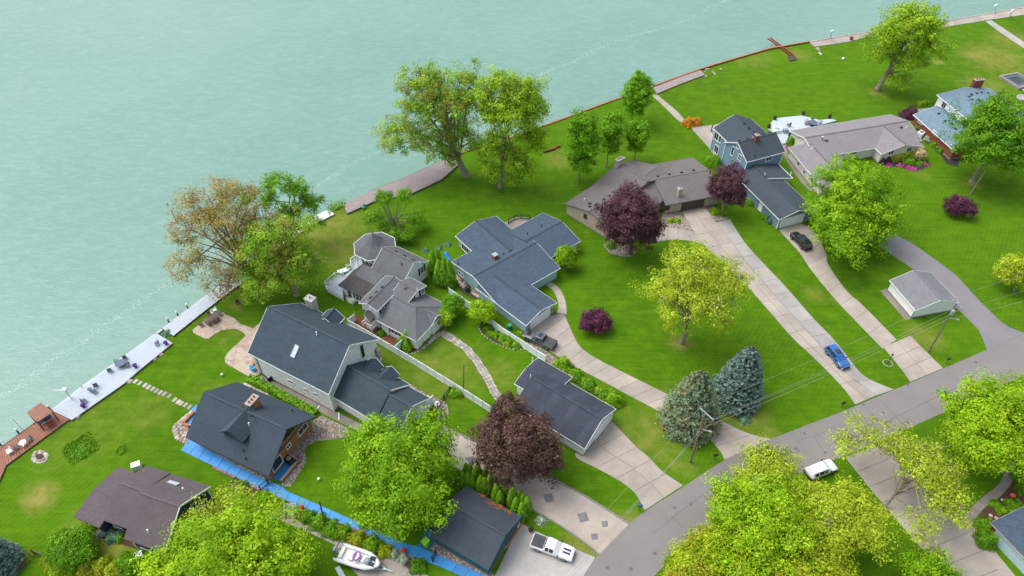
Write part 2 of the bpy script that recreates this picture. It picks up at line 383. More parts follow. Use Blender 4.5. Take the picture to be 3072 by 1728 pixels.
def grassmat():
    t = NT('lawn_grass'); g = t.n('NewGeometry').outputs['Position']
    n0 = t.noise(g, .018, 3); n1 = t.noise(g, .07, 4); n2 = t.noise(g, .45, 5, .7); n3 = t.noise(g, 6.0, 3, .7)
    dk, md, lt, dry = C('#2e5509', .78), C('#446f07', .82), C('#60890e', .84), C('#8f8a3c', .8)
    c = t.mix(t.ramp(n1, .32, .68), dk, md)
    c = t.mix(t.math('MULTIPLY', t.ramp(n2, .42, .72), .85), c, lt)
    c = t.mix(t.math('MULTIPLY', t.ramp(n0, .42, .62), .35), c, C('#4f8004', .82))
    # mowing stripes, two directions that fade in and out
    for ang, fac, wid in ((R(33), .17, 1.2),):
        mp = t.n('Mapping'); mp.inputs['Rotation'].default_value = (0, 0, ang); t.l(g, mp.inputs['Vector'])
        wv = t.n('TexWave', Scale=.5 / wid); wv.inputs['Distortion'].default_value = 3.0; wv.inputs['Detail'].default_value = 2; wv.inputs['Detail Scale'].default_value = .3
        t.l(mp.outputs[0], wv.inputs['Vector'])
        m = t.math('MULTIPLY', t.ramp(t.noise(g, .03 + fac * .05, 1), .42, .6), fac)
        c = t.mix(t.math('MULTIPLY', m, wv.outputs['Fac']), c, C('#7b9c24', .8))
    for ang, amt in ((R(33), .30), (R(-57), .22)):                          # fine streaks left by the mower
        mp = t.n('Mapping'); mp.inputs['Rotation'].default_value = (0, 0, ang); mp.inputs['Scale'].default_value = (.10, 1.5, 1); t.l(g, mp.inputs['Vector'])
        c = t.mix(t.math('MULTIPLY', t.ramp(t.noise(mp.outputs[0], 1.0, 4, .7), .45, .7), amt), c, C('#76a01a', .8))
        mp2 = t.n('Mapping'); mp2.inputs['Location'].default_value = (7, 3, 0); t.l(mp.outputs[0], mp2.inputs['Vector'])
        c = t.mix(t.math('MULTIPLY', t.ramp(t.noise(mp2.outputs[0], 1.4, 4, .7), .5, .75), amt), c, C('#234806', .8))
    # worn and dry ground with soft borders: (pixel, radius m, amount)
    at_ = t.n('Attribute'); at_.attribute_name = 'dry'; dr = at_.outputs['Fac']
    wob = t.math('MULTIPLY', t.math('SUBTRACT', t.noise(g, .5, 4, .7), .5), 2.2)
    acc = t.ramp(t.math('MULTIPLY', dr, t.math('ADD', 1.0, wob)), .12, .72)
    c = t.mix(acc, c, t.mix(t.ramp(n2, .35, .65), dry, C('#b09a62', .8)))
    c = t.mix(.38, c, t.mix(t.ramp(n3, .3, .7), dark(dk, .9), dark(lt, 1.2)), 'OVERLAY' if False else 'MIX')
    t.bump(n3, .6, .08)
    return t.fin(c, .95, 0, .1)
M['grass'] = grassmat()
def watermat():
    t = NT('lake_water'); g = t.n('NewGeometry').outputs['Position']
    mp = t.n('Mapping'); mp.inputs['Rotation'].default_value = (0, 0, R(-28)); mp.inputs['Scale'].default_value = (.42, 1.0, 1); t.l(g, mp.inputs['Vector'])
    n1 = t.noise(mp.outputs[0], .95, 6, .7); n2 = t.noise(mp.outputs[0], 3.2, 4, .65); big = t.noise(g, .012, 3)
    c = t.mix(t.ramp(big, .35, .65), C('#719c90', .76), C('#80a599', .76))
    c = t.mix(t.math('MULTIPLY', t.ramp(n1, .45, .75), .5), c, C('#97b5aa', .76))
    h = t.math('ADD', t.math('MULTIPLY', n1, .8), t.math('MULTIPLY', n2, .35))
    t.bump(h, .5, .35)
    t.b.inputs['IOR'].default_value = 1.33
    return t.fin(c, .16, 0, .5)
M['water'] = watermat()
def asphaltmat(name, base, k=1.0):
    t = NT(name); g = t.n('NewGeometry').outputs['Position']
    n1 = t.noise(g, .12, 4); n2 = t.noise(g, .9, 5, .7); n3 = t.noise(g, 30, 2)
    c = t.mix(t.ramp(n1, .3, .7), dark(base, .84), dark(base, 1.1))
    c = t.mix(t.math('MULTIPLY', t.ramp(n2, .56, .8), .45), c, dark(base, .66))
    c = t.mix(.3, c, t.mix(n3, dark(base, .7), dark(base, 1.3)))
    sp = t.n('TexVoronoi', Scale=.42); t.l(g, sp.inputs['Vector'])           # tar drips
    c = t.mix(t.math('MULTIPLY', t.ramp(sp.outputs['Distance'], .13, .07), .65), c, dark(base, .35))
    t.bump(n3, .2, .02); return t.fin(c, .85, 0, .25)
M['asphalt'] = asphaltmat('road_asphalt', C('#979391', .66))
M['asphalt2'] = asphaltmat('drive_asphalt', C('#959398', .66))

def build_setting():
    S = [at(p, 0) for p in SHORE]
    land = S + [Vector((900, 620, 0)), Vector((900, -260, 0)), Vector((-420, -260, 0))]
    mb = MB(); P = land[:]
    ar = sum(P[i].x * P[(i + 1) % len(P)].y - P[(i + 1) % len(P)].x * P[i].y for i in range(len(P)))
    if ar < 0: P.reverse()
    from mathutils.geometry import delaunay_2d_cdt
    xs, ys = np.arange(-175, 200, 1.8), np.arange(28, 262, 1.8)
    gx, gy = np.meshgrid(xs, ys); pts = np.stack([gx.ravel(), gy.ravel()], 1)
    poly = np.array([(p.x, p.y) for p in P]); inside = np.zeros(len(pts), bool); j = len(poly) - 1
    for i in range(len(poly)):
        c = ((poly[i, 1] > pts[:, 1]) != (poly[j, 1] > pts[:, 1])) & (pts[:, 0] < (poly[j, 0] - poly[i, 0]) * (pts[:, 1] - poly[i, 1]) / (poly[j, 1] - poly[i, 1] + 1e-12) + poly[i, 0])
        inside ^= c; j = i
    pts = pts[inside]; vs = [Vector(p) for p in poly] + [Vector(p) for p in pts]
    out = delaunay_2d_cdt(vs, [], [list(range(len(poly)))], 1, 1e-4)
    V = np.array([(v.x, v.y) for v in out[0]]); dryv = np.zeros(len(V))
    for p, r, am in SPOTS:
        w = at(p, 0); d = np.hypot(V[:, 0] - w.x, V[:, 1] - w.y); dryv = np.maximum(dryv, am * .85 * np.clip(1.35 - d / r, 0, 1))
    me = bpy.data.meshes.new('lawn'); me.from_pydata([(x, y, 0) for x, y in V], [], [list(f) for f in out[2]])
    att = me.attributes.new('dry', 'FLOAT', 'POINT'); att.data.foreach_set('value', dryv.astype(np.float32))
    me.materials.append(M['grass']); o = bpy.data.objects.new('lawn', me); COL.objects.link(o); o['kind'] = 'structure'
    mb = MB()
    mb.face([(-1900, -700, WATER_Z), (2200, -700, WATER_Z), (2200, 2600, WATER_Z), (-1900, 2600, WATER_Z)])
    o = mb.build('lake_water', M['water']); o['kind'] = 'structure'
    # seawalls along the shore, one thing per stretch of owner and look
    def wall(i0, i1, mat, capm, name, label, top=.12, step=2.2):
        t = thing(name, label, 'seawall', S[i0] + Vector((0, 0, WATER_Z))); mb = MB(); cp = MB()
        for i in range(i0, i1):
            a, b = S[i], S[i + 1]; d = (b - a).normalized(); n = Vector((-d.y, d.x, 0))
            mb.obox((a + b) / 2 + n * .06 + Vector((0, 0, -1.2 + top / 2)), d, n, (0, 0, 1), (b - a).length + .1, .22, 2.4 + top)
            cp.obox((a + b) / 2 + n * .04 + Vector((0, 0, top + .06)), d, n, (0, 0, 1), (b - a).length + .16, .42, .12)
            L = (b - a).length; k = 0.0
            while k < L:                                                       # piling corrugation
                mb.obox(a + d * k + n * .22 + Vector((0, 0, -1.2 + top / 2)), d, n, (0, 0, 1), .7, .14, 2.36 + top); k += 1.5
        mb.build('sheet_pile', mat, t); cp.build('cap', capm, t)
    wall(0, 5, M['timber'], M['timber'], 'seawall', 'dark timber seawall under the red-brown deck at lower left')
    wall(5, 9, M['timber'], M['deckgrey'], 'seawall', 'dark wall edge under the pale grey decks with the chairs')
    wall(9, 13, M['timber'], M['timber'], 'seawall', 'timber seawall hidden below the bare brownish shore tree')
    wall(13, 18, M['timber'], M['timber'], 'seawall', 'timber seawall under the long weathered brown dock')
    wall(18, 24, M['rust'], M['rustlight'], 'seawall', 'rusty seawall behind the row of young green trees')
    wall(24, 28, M['rust'], M['rustlight'], 'seawall', 'rusty red steel seawall beside the boat rails', .28)
    wall(28, 34, M['concrete_d'], M['concrete'], 'seawall', 'concrete seawall along the pale promenade at top right')
    # foam line drifting parallel to the shore
    F = smoothline([at(p, WATER_Z) for p in [(-60, 1230), (0, 1192), (62, 1158), (124, 1103), (199, 1053), (261, 1019), (323, 969), (397, 924), (447, 887), (509, 850), (547, 817), (700, 715), (830, 630), (957, 552), (1044, 502), (1130, 458), (1300, 375), (1450, 300), (1602, 234), (1676, 200), (1716, 187), (1860, 119), (2027, 72), (2182, 0), (2300, -40)]], 10)
    mb = MB(); rnd = random.Random(3)
    for i in range(len(F) - 1):
        a, b = F[i], F[i + 1]; n = int((b - a).length * 20); seg = i / 10
        wd = .28 + .5 * abs(math.sin(seg * 1.9)) ** 2
        for k in range(n):
            p = a.lerp(b, rnd.random()); d = (b - a).normalized(); nn = Vector((-d.y, d.x, 0))
            p = p + nn * rnd.gauss(0, wd); s = rnd.uniform(.025, .075); an = rnd.random() * 6
            mb.poly([(p.x + s * math.cos(an + j * 1.57) * (1 + .6 * (j % 2)), p.y + s * math.sin(an + j * 1.57), WATER_Z + .02) for j in range(4)])
    o = mb.build('foam', plain('foam', (.47, .60, .565, 1), .8, .12)); setprops(o, 'thin broken white foam line drifting on the green lake', 'foam', kind='stuff')
    # road
    up = [(1690, 1860), (1720, 1775), (1747, 1728), (1800, 1659), (1884, 1574), (1935, 1534), (2034, 1471), (2173, 1381), (2314, 1317), (2520, 1237), (2683, 1169), (2829, 1106), (2961, 1049), (3072, 1003), (3400, 868), (3900, 690)]
    U = smoothline([at(p, 0) for p in up], 6); Lo = []
    for i, p in enumerate(U):
        d = (U[min(i + 1, len(U) - 1)] - U[max(i - 1, 0)]).normalized(); Lo.append(p + Vector((d.y, -d.x, 0)) * (7.0 if i < 24 else 6.45))
    mb = MB()
    for i in range(len(U) - 1): mb.face([v + Vector((0, 0, .016)) for v in (Lo[i], Lo[i + 1], U[i + 1], U[i])])
    road = mb.build('road', M['asphalt']); road['kind'] = 'structure'
    crack = plain('tar_crack', (.11, .10, .105, 1), .9, .2)
    mb = MB()
    for pts in [px((2400, 1200), 4.025, (985, 20), (1080, 120), (1180, 230), (1280, 330)), px((2400, 1200), 4.025, (1520, 10), (1600, 85), (1690, 165)), px((2400, 1200), 4.025, (180, 450), (230, 530), (270, 600)), px((1800, 1368), 4.025, (870, 730), (940, 800), (1000, 860)), px((1800, 1368), 4.025, (1510, 390), (1540, 460), (1610, 540)), px((2400, 1200), 4.025, (0, 480), (150, 445), (290, 390), (420, 330)), [(2640, 1275), (2720, 1235), (2830, 1180), (2960, 1130)], [(1960, 1600), (2060, 1520), (2150, 1455)]]:
        W = [at(p, .022) for p in pts]
        for a, b in zip(W, W[1:]): mb.beam(a, b, .045, .008)
    mb.build('tar_seam', crack, road)
    c = at((2013, 1542), .02); mb = MB(); mb.lathe(c, [(.42, .0), (.42, .03), (.36, .034)], 16); mb.build('manhole_cover', M['concrete_d'], road)
    # pale sandy verge strips are part of the grass
    # ---------- driveways
    flat('driveway_apron', [(1563, 1569), (1600, 1590), (1700, 1636), (1786, 1672), (1750, 1728), (1722, 1790), (1690, 1870), (1420, 1870), (1486, 1724)], .02, M['concrete_w'])
    d2 = flat('driveway', [(1298, 1262), (1345, 1288), (1422, 1325), (1550, 1390), (1642, 1432), (1732, 1477), (1800, 1518), (1886, 1573), (1796, 1664), (1766, 1636), (1672, 1572), (1592, 1527), (1480, 1470), (1374, 1405), (1240, 1330)], .024, M['concrete'])
    q = tile(1200, 1368)
    for sq in [[(790, 20), (890, 0), (912, 90), (840, 104)], [(1725, 465), (1835, 450), (1865, 545), (1760, 568)], [(2140, 700), (2245, 675), (2285, 780), (2180, 805)], [(2430, 790), (2505, 783), (2515, 852), (2445, 860)], [(2305, 940), (2385, 935), (2390, 1010), (2315, 1015)]]:
        flat('paver_inset', [q(*p) for p in sq], .032, M['w_inset'], d2)
    for ln in [[(1592, 1527), (1672, 1572), (1766, 1636), (1796, 1664)], [(1345, 1286), (1422, 1323), (1550, 1388), (1642, 1430), (1732, 1475), (1800, 1516), (1886, 1571)]]:
        W = resample(smoothline([at(p, 0) for p in ln]), 70)
        for a, b in zip(W, W[1:]):
            mb = MB(); d = (b - a); mb.obox((a + b) / 2 + Vector((0, 0, .05)), d, (-d.y, d.x, 0), (0, 0, 1), d.length * .93, .24, .12); mb.build('edging_block', M['kerbstone'], d2)
    ribbon('driveway', [(1834, 1262), (1910, 1342), (1942, 1368), (1986, 1413), (2049, 1457)], [(1762, 1340), (1724, 1368), (1800, 1410), (1862, 1445), (1907, 1482), (1934, 1532)], 5, M['concrete'], 2)
    ribbon('driveway', [(1655, 946), (1690, 944), (1702, 965), (1728, 1022), (1753, 1052), (1810, 1087), (1994, 1179), (2080, 1222), (2153, 1256), (2210, 1286), (2253, 1303), (2312, 1317)], [(1560, 1000), (1590, 1020), (1620, 1038), (1649, 1054), (1718, 1097), (1800, 1140), (1974, 1233), (2060, 1276), (2118, 1308), (2143, 1333), (2163, 1358), (2174, 1380)], 16, M['concrete'], 1, z=.06)
    ribbon('footpath', [(1650, 845), (1675, 863), (1690, 886), (1698, 912), (1700, 944)], [(1635, 853), (1658, 871), (1670, 893), (1676, 918), (1670, 940)], 7, M['concrete'], 1, z=.055)
    # wide double drive
    ribbon('driveway', [(2112, 618), (2147, 666), (2190, 720), (2240, 790), (2330, 893), (2432, 1006), (2502, 1084), (2540, 1122), (2590, 1160), (2630, 1186)], [(2043, 629), (2079, 692), (2116, 740), (2228, 846), (2273, 894), (2374, 1010), (2432, 1064), (2501, 1133), (2541, 1178), (2566, 1214)], 13, M['concrete'], 2)
    ribbon('driveway', [(2189, 658), (2230, 722), (2268, 767), (2357, 861), (2432, 947), (2504, 1022), (2574, 1111), (2606, 1136), (2636, 1151), (2682, 1169)], [(2149, 668), (2192, 722), (2242, 791), (2332, 894), (2434, 1007), (2504, 1085), (2542, 1123), (2592, 1160), (2612, 1175), (2632, 1186)], 13, M['concrete_g'], 1)
    ribbon('footpath', [(1984, 680), (2024, 685), (2059, 690), (2078, 694)], [(1962, 728), (2010, 720), (2070, 723), (2114, 738)], 4, M['concrete'], 1, z=.045)
    ribbon('driveway', [(2395, 668), (2440, 692), (2477, 759), (2482, 789), (2514, 839), (2549, 883), (2576, 905), (2651, 980), (2690, 1020)], [(2337, 688), (2352, 707), (2397, 757), (2429, 804), (2464, 849), (2504, 896), (2540, 935), (2616, 1014), (2648, 1047)], 9, M['concrete'], 1)
    ribbon('driveway', [(2730, 1007), (2787, 1064), (2829, 1105)], [(2650, 1042), (2705, 1109), (2731, 1146)], 3, M['concrete'], 2, z=.045)
    flat('asphalt_driveway', [(2600, 715), (2645, 680), (2661, 689), (2740, 732), (2827, 794), (2869, 826), (2944, 908), (3003, 965), (3028, 982), (3076, 1000), (2961, 1049), (2944, 1007), (2934, 987), (2894, 947), (2870, 925), (2738, 806), (2650, 747)], .02, M['asphalt2'])
    flat('apron_slab', px((2432, 620), 4.025, (840, 1015), (915, 985), (1240, 1345), (1145, 1370), (1040, 1250)), .03, M['concrete_d'])
    ribbon('driveway', [(2651, 1324), (2708, 1399), (2770, 1471), (2847, 1553), (2925, 1600), (3000, 1680), (3060, 1760)], [(2536, 1373), (2621, 1480), (2670, 1537), (2755, 1636), (2800, 1690), (2850, 1750), (2900, 1820)], 9, M['concrete'], 1)
    flat('driveway_apron', [(2849, 1553), (2880, 1548), (2930, 1575), (2922, 1606), (2974, 1641), (3046, 1728), (3120, 1820), (3060, 1860), (2990, 1700), (2925, 1610)], .026, M['concrete'])
    ribbon('footpath', [(2849, 1551), (2879, 1547), (2904, 1537), (2924, 1512), (2954, 1487), (2988, 1460), (3006, 1435), (3011, 1410), (3012, 1385)], [(2921, 1604), (2924, 1567), (2936, 1542), (2961, 1517), (3003, 1487), (3038, 1442), (3053, 1415), (3060, 1385)], 8, M['concrete_d'], 1)
    # blue painted walk, panels one by one
    ribbon('blue_walkway', [(567, 1318), (584, 1328), (640, 1358), (720, 1402), (799, 1441), (846, 1458), (864, 1475), (973, 1522), (1067, 1564), (1211, 1629), (1253, 1639), (1303, 1661), (1380, 1694), (1458, 1728), (1520, 1755)], [(542, 1350), (560, 1359), (640, 1398), (700, 1427), (779, 1465), (851, 1497), (900, 1518), (1007, 1562), (1137, 1617), (1180, 1643), (1276, 1686), (1295, 1690), (1383, 1728), (1440, 1755), (1500, 1782)], 30, M['bluepaint'], 1, gap=.06, piece='panel', z=.06)
    flat('blue_patio', px((500, 1100), 4.025, (1262, 1338), (1398, 1398), (1570, 1160), (1430, 1082)), .05, M['bluepaint'], None, .05)
    flat('blue_patio', [(1283, 1581), (1318, 1592), (1291, 1648), (1253, 1638)], .05, M['bluepaint2'], None, .05)
    flat('blue_patio', px((500, 1100), 4.025, (275, 535), (365, 455), (350, 560), (300, 690), (250, 690)), .05, M['bluepaint'], None, .05)
    # gravel and beds
    flat('gravel_strip', px((500, 1100), 4.025, (315, 955), (345, 920), (1240, 1340), (1230, 1395), (1190, 1390), (700, 1150)), .03, M['gravel_pink'])
    flat('gravel_bed', px((500, 1100), 4.025, (1780, 640), (1880, 590), (2000, 650), (2190, 740), (2200, 850), (2050, 870), (1800, 900), (1700, 960), (1665, 1020), (1690, 1110), (1680, 1170), (1560, 1350), (1500, 1449), (1390, 1440), (1395, 1395), (1600, 1140), (1450, 1070), (1560, 960), (1720, 760)), .026, M['gravel_pink'])
    flat('gravel_bed', px((500, 1100), 4.025, (290, 900), (230, 920), (120, 850), (85, 780), (110, 700), (200, 620), (320, 540), (330, 700), (260, 860)), .026, M['gravel'])
    flat('gravel_strip', px((1180, 1440), 5.032, (600, 930), (690, 930), (710, 1020), (1530, 1420), (1520, 1460), (1400, 1449), (640, 1120), (560, 1040)), .03, M['gravel_pink'])
    flat('gravel_strip', [(1560, 1000), (1575, 1010), (1620, 1040), (1660, 1068), (1690, 1090), (1660, 1100), (1630, 1075), (1590, 1040)], .022, M['gravel_pink'])
    flat('planting_bed', px((1300, 600), 4.025, (250, 910), (400, 900), (600, 1170), (500, 1200), (360, 1130), (270, 1000)), .02, M['soil'])
    flat('planting_bed', px((640, 1368), 4.025, (290, 290), (560, 400), (850, 530), (1480, 800), (2000, 1030), (2330, 1190), (2560, 1300), (2560, 1400), (2440, 1350), (2180, 1250), (1950, 1180), (1700, 1070), (1500, 980), (860, 700), (720, 640), (380, 470), (210, 370)), .018, M['mulch'])
    W = [at(p, 0) for p in [(640, 1402), (779, 1470), (851, 1502), (1007, 1567), (1137, 1622), (1180, 1648), (1276, 1691)]]
    kb = thing('stone_edging', 'low pinkish block edging along the blue walkway planting bed', 'edging', W[0]); Q = resample(W, 120)
    for a, b in zip(Q, Q[1:]):
        mb = MB(); d = b - a; mb.obox((a + b) / 2 + Vector((0, 0, .09)), d, (-d.y, d.x, 0), (0, 0, 1), d.length * .93, .34, .2); mb.build('block', M['paver_pink'], kb)
    ribbon('footpath', [(770, 1505), (819, 1529), (854, 1544), (1008, 1616), (1024, 1622)], [(760, 1527), (819, 1552), (900, 1586), (1005, 1635), (1012, 1640)], 8, M['concrete'], 1, z=.05)
    ribbon('boat_pad', [(1012, 1614), (1062, 1636), (1125, 1664), (1182, 1681), (1244, 1708), (1300, 1735)], [(1003, 1640), (1040, 1690), (1090, 1740), (1160, 1775), (1230, 1800), (1290, 1825)], 4, M['concrete'], 1, z=.05)
    # stamped concrete patio and side walk of the long white house
    flat('stamped_patio', px((560, 850), 4.441, (420, 355), (75, 620), (90, 660), (240, 735), (290, 735), (350, 690), (450, 630), (600, 605), (690, 615), (750, 650), (790, 695), (540, 930), (505, 1000), (515, 1050), (560, 1090), (880, 1270), (1060, 1130), (900, 960), (990, 520), (880, 600), (720, 540), (640, 470)), .05, M['stamped'], None, .05)
    ribbon('footpath', px((700, 1050), 6.44, (560, 500), (1000, 720), (1700, 1060), (2230, 1310), (2560, 1480)), px((700, 1050), 6.44, (440, 555), (860, 790), (1600, 1165), (2230, 1480), (2560, 1640)), 9, M['concrete_d'], 1, z=.045)
    ribbon('footpath', px((1000, 980), 4.025, (930, 690), (1150, 830), (1330, 900), (1390, 1000), (1370, 1150), (1340, 1250)), px((1000, 980), 4.025, (900, 720), (1120, 900), (1240, 1000), (1260, 1080), (1270, 1170), (1250, 1250)), 7, M['gravel'], 1, z=.03, piece='panel')
    # flagstone path
    cl = [(1322, 996), (1352, 1014), (1378, 1030), (1404, 1052), (1426, 1078), (1446, 1108), (1464, 1140), (1480, 1168), (1494, 1190), (1504, 1205)]
    path = flagpath('flagstone_path', cl, .72, 3)
    flagpath('flagstone_path', [(1322, 998), (1306, 1012), (1288, 1030), (1268, 1045)], .35, 1)
    # stepping stones
    sp = flat('stepping_path', [(395, 1148), (402, 1142), (578, 1220), (572, 1228)], .008, M['grass'])
    for a in px((0, 1150), 4.025, (1690, 0), (1750, 25), (1795, 48), (1845, 70), (1890, 92), (1935, 113), (1985, 130), (2045, 155), (2110, 200), (2155, 225), (2190, 243), (2240, 262), (2290, 287)) + [(407, 1144)]:
        w = at(a, 0); mb = MB(); dv = at((572, 1224), 0) - at((400, 1145), 0); mb.obox(w + Vector((0, 0, .035)), dv, (-dv.y, dv.x, 0), (0, 0, 1), .55, .85, .06); mb.build('stepping_stone', M['flag'], sp)
    # beds with planting
    flat('planting_bed', px((950, 680), 4.025, (450, 1150), (480, 1060), (600, 1130), (720, 1130), (1020, 1280), (1000, 1380), (930, 1440)), .02, M['mulch_red'])
    flat('planting_bed', px((1040, 880), 6.44, (1000, 1070), (1080, 960), (1330, 1010), (1650, 740), (1740, 800), (1560, 1000), (1370, 1130), (1220, 1170), (1100, 1140)), .022, M['soil'])
    flat('planting_bed', px((1000, 980), 4.025, (1760, 0), (2050, 0), (2130, 80), (2260, 220), (2290, 270), (2180, 275), (2060, 240), (1900, 160), (1790, 70)), .02, M['soil'])
    flat('planting_bed', px((1450, 980), 4.025, (860, 470), (1000, 430), (1080, 520), (1650, 900), (1600, 990), (1060, 650)), .018, M['soil'])
    flat('planting_bed', px((1650, 420), 4.025, (640, 1270), (700, 1220), (830, 1250), (1020, 1290), (1045, 1350), (980, 1410), (880, 1410), (730, 1375)), .02, M['gravel_pink'])
    flat('planting_bed', px((1650, 420), 4.025, (1360, 880), (1570, 850), (1725, 1085), (1660, 1090), (1500, 1060), (1340, 1050)), .02, M['gravel_pink'])
    flat('planting_bed', px((1650, 420), 4.025, (1870, 800), (1960, 785), (2060, 860), (2150, 920), (2140, 955), (2000, 985)), .02, M['gravel_pink'])
    flat('planting_bed', px((2432, 200), 4.025, (800, 1190), (860, 1120), (1250, 1060), (1330, 1060), (1410, 1130), (1415, 1200), (1340, 1250), (1220, 1255), (1050, 1210)), .02, M['darkmulch'])
    flat('planting_bed', px((2432, 200), 4.025, (1260, 790), (1300, 780), (1720, 1100), (1790, 1130), (1780, 1215), (1640, 1170), (1540, 1030), (1400, 930)), .02, M['darkmulch'])
    flat('planting_bed', px((2780, 1400), 4.418, (630, 930), (625, 800), (680, 680), (760, 560), (1000, 390), (1150, 200), (1200, 100), (1330, 100), (1330, 500), (860, 740), (900, 880), (700, 960)), .024, M['mulch'])
    flat('planting_bed', px((0, 1368), 4.025, (1010, 830), (1150, 850), (1360, 925), (1500, 1000), (1640, 1060), (1640, 1120), (1380, 1040), (1150, 960), (1040, 900)), .02, M['mulch'])
    # concrete patio and paths by the blue house
    ribbon('footpath', [(1968, 282), (2012, 318), (2040, 343), (2056, 364)], [(1957, 287), (1998, 326), (2028, 356), (2050, 372)], 5, M['concrete'], 1)
    flat('concrete_patio', [(2072, 380), (2110, 378), (2171, 370), (2185, 385), (2150, 430), (2160, 500), (2145, 470), (2124, 440), (2079, 391)], .03, M['concrete'], None, .03)
    ribbon('footpath', px((2090, 320), 4.025, (1080, 440), (1100, 560), (1130, 640), (1200, 740), (1300, 870), (1415, 1000)), px((2090, 320), 4.025, (1035, 450), (1050, 570), (1090, 660), (1150, 760), (1270, 920), (1385, 1030)), 7, M['concrete_d'], 1)
    ribbon('promenade', [(2427, 128), (2540, 108), (2618, 97), (2815, 70), (3072, 25), (3400, -22)], [(2444, 141), (2540, 127), (2611, 112), (2805, 86), (3072, 45), (3400, 2)], 12, M['concrete'], 1, z=.12)
    ribbon('footpath', px((2432, 0), 4.025, (2180, 245), (2330, 345), (2576, 510), (2800, 660)), px((2432, 0), 4.025, (2110, 258), (2300, 400), (2576, 585), (2800, 740)), 6, M['concrete_w'], 1)
M['w_inset'] = brickmat('grey_pavers', C('#8d8d8f', .8), C('#7e7e82', .8), C('#6a6a6c', .8), .5, .25)
M['paver_pink'] = plain('pink_paver', C('#8f7a74', .85), .85, .3, 4, objr=.35)
M['darkmulch'] = plain('dark_mulch', C('#3c3a3c', .85), .95, .35, 4, bumpk=.4)
M['bluepaint2'] = plain('dull_blue_paint', C('#3d7fae', .75), .6, .12, 1.2)
def flagpath(name, cl, hw, rows):
    """irregular flagstones: jittered cells along a centre line, each its own piece"""
    W = resample(smoothline([at(p, 0) for p in cl]), 200); mb = MB(); nrm = []
    for i in range(200):
        d = (W[min(i + 1, 199)] - W[max(i - 1, 0)]).normalized(); nrm.append(Vector((-d.y, d.x, 0)))
    for i in range(199): mb.face([W[i] + nrm[i] * hw + Vector((0, 0, .014)), W[i] - nrm[i] * hw + Vector((0, 0, .014)), W[i + 1] - nrm[i + 1] * hw + Vector((0, 0, .014)), W[i + 1] + nrm[i + 1] * hw + Vector((0, 0, .014))])
    b = mb.build(name, M['joint']); b['kind'] = 'structure'; rnd = random.Random(5)
    tot = sum((W[i + 1] - W[i]).length for i in range(199)); n = max(4, int(tot / .62))
    G = [[None] * (rows + 1) for _ in range(n + 1)]
    for i in range(n + 1):
        for j in range(rows + 1):
            s = min(max(i / n * 199 + (rnd.uniform(-.38, .38) * 199 / n if 0 < i < n else 0), 0), 199); k = int(s)
            off = (j / rows * 2 - 1) * hw + (rnd.uniform(-.3, .3) * 2 * hw / rows if 0 < j < rows else rnd.uniform(-.12, .12))
            G[i][j] = W[k] + nrm[k] * off
    for i in range(n):
        for j in range(rows):
            P = [G[i][j], G[i + 1][j], G[i + 1][j + 1], G[i][j + 1]]; c = sum(P, Vector()) / 4
            m2 = MB(); m2.prism([c + (p - c) * .9 for p in P], 0, rnd.uniform(.035, .06)); m2.build('flagstone', M['flag'], b)
    return b
build_setting()

# ------------------------------------------------------------------ decks
def deck(name, label, outer, inner, mat, z=.35, pw=.3, skirt=None, along=False):
    """boards laid across the strip between two pixel edges; boards too fine to pick apart are one part"""
    O = [at(p, z) for p in outer]; I = [at(p, z) for p in inner]
    O, I = resample(O, 61), resample(I, 61)
    t = thing(name, label, 'deck', (O[0] + I[0]) / 2 - Vector((0, 0, z)))
    mb = MB(); L = sum((O[i + 1] - O[i]).length for i in range(60)); n = int(L / pw); rnd = random.Random(len(label))
    O2, I2 = resample(O, n + 1), resample(I, n + 1)
    for i in range(n):
        f = .06
        a, b, c, d = O2[i].lerp(O2[i + 1], f), O2[i + 1].lerp(O2[i], f), I2[i + 1].lerp(I2[i], f), I2[i].lerp(I2[i + 1], f)
        mb.prism([a, b, c, d], z - .06, z + rnd.uniform(-.006, .006))
    o = mb.build('boards', mat, t); o['kind'] = 'stuff'
    sk = MB()
    for line in (O, I):
        for i in range(60): sk.beam(line[i] - Vector((0, 0, z / 2 + .04)), line[i + 1] - Vector((0, 0, z / 2 + .04)), .06, z - .02)
    for i in (0, 60): sk.beam(O[i] - Vector((0, 0, z / 2 + .04)), I[i] - Vector((0, 0, z / 2 + .04)), .06, z - .02)
    sk.build('skirt', skirt or M['timber'], t)
    return t
q = tile(0, 800)
deck('dock_deck', 'pale grey plank deck with round table and chairs along the shore', [(158, 1232), (248, 1161), (470, 1000)], [(215, 1260), (373, 1150), (412, 1115), (518, 1029)], M['deckgrey'], .35, .3)
deck('dock_deck', 'narrow empty pale grey plank deck reaching under the shore tree', [(489, 987), (640, 872), (661, 852), (745, 797)], [(520, 1007), (600, 943), (699, 867), (775, 818)], M['deckgrey'], .35, .3)
deck('dock_deck', 'red-brown wooden deck with roofed swing at the lower left shore', [(-200, 1500), (-40, 1378), (0, 1347), (104, 1273), (158, 1233)], [(-160, 1640), (-30, 1500), (0, 1438), (17, 1396), (207, 1258)], M['deckbrown'], .3, .34)
deck('dock_deck', 'white painted planks below the bare brown shore tree', [(775, 752), (880, 682), (984, 628)], [(800, 764), (922, 683), (1004, 642)], M['deckwhite'], .3, .3)
deck('dock_deck', 'long weathered brown dock between the two big shore trees', [(1029, 612), (1080, 588), (1132, 564), (1215, 533), (1302, 492), (1354, 466)], [(1041, 640), (1119, 605), (1180, 592), (1233, 581), (1326, 537), (1379, 490)], M['deckpink'], .4, .34)
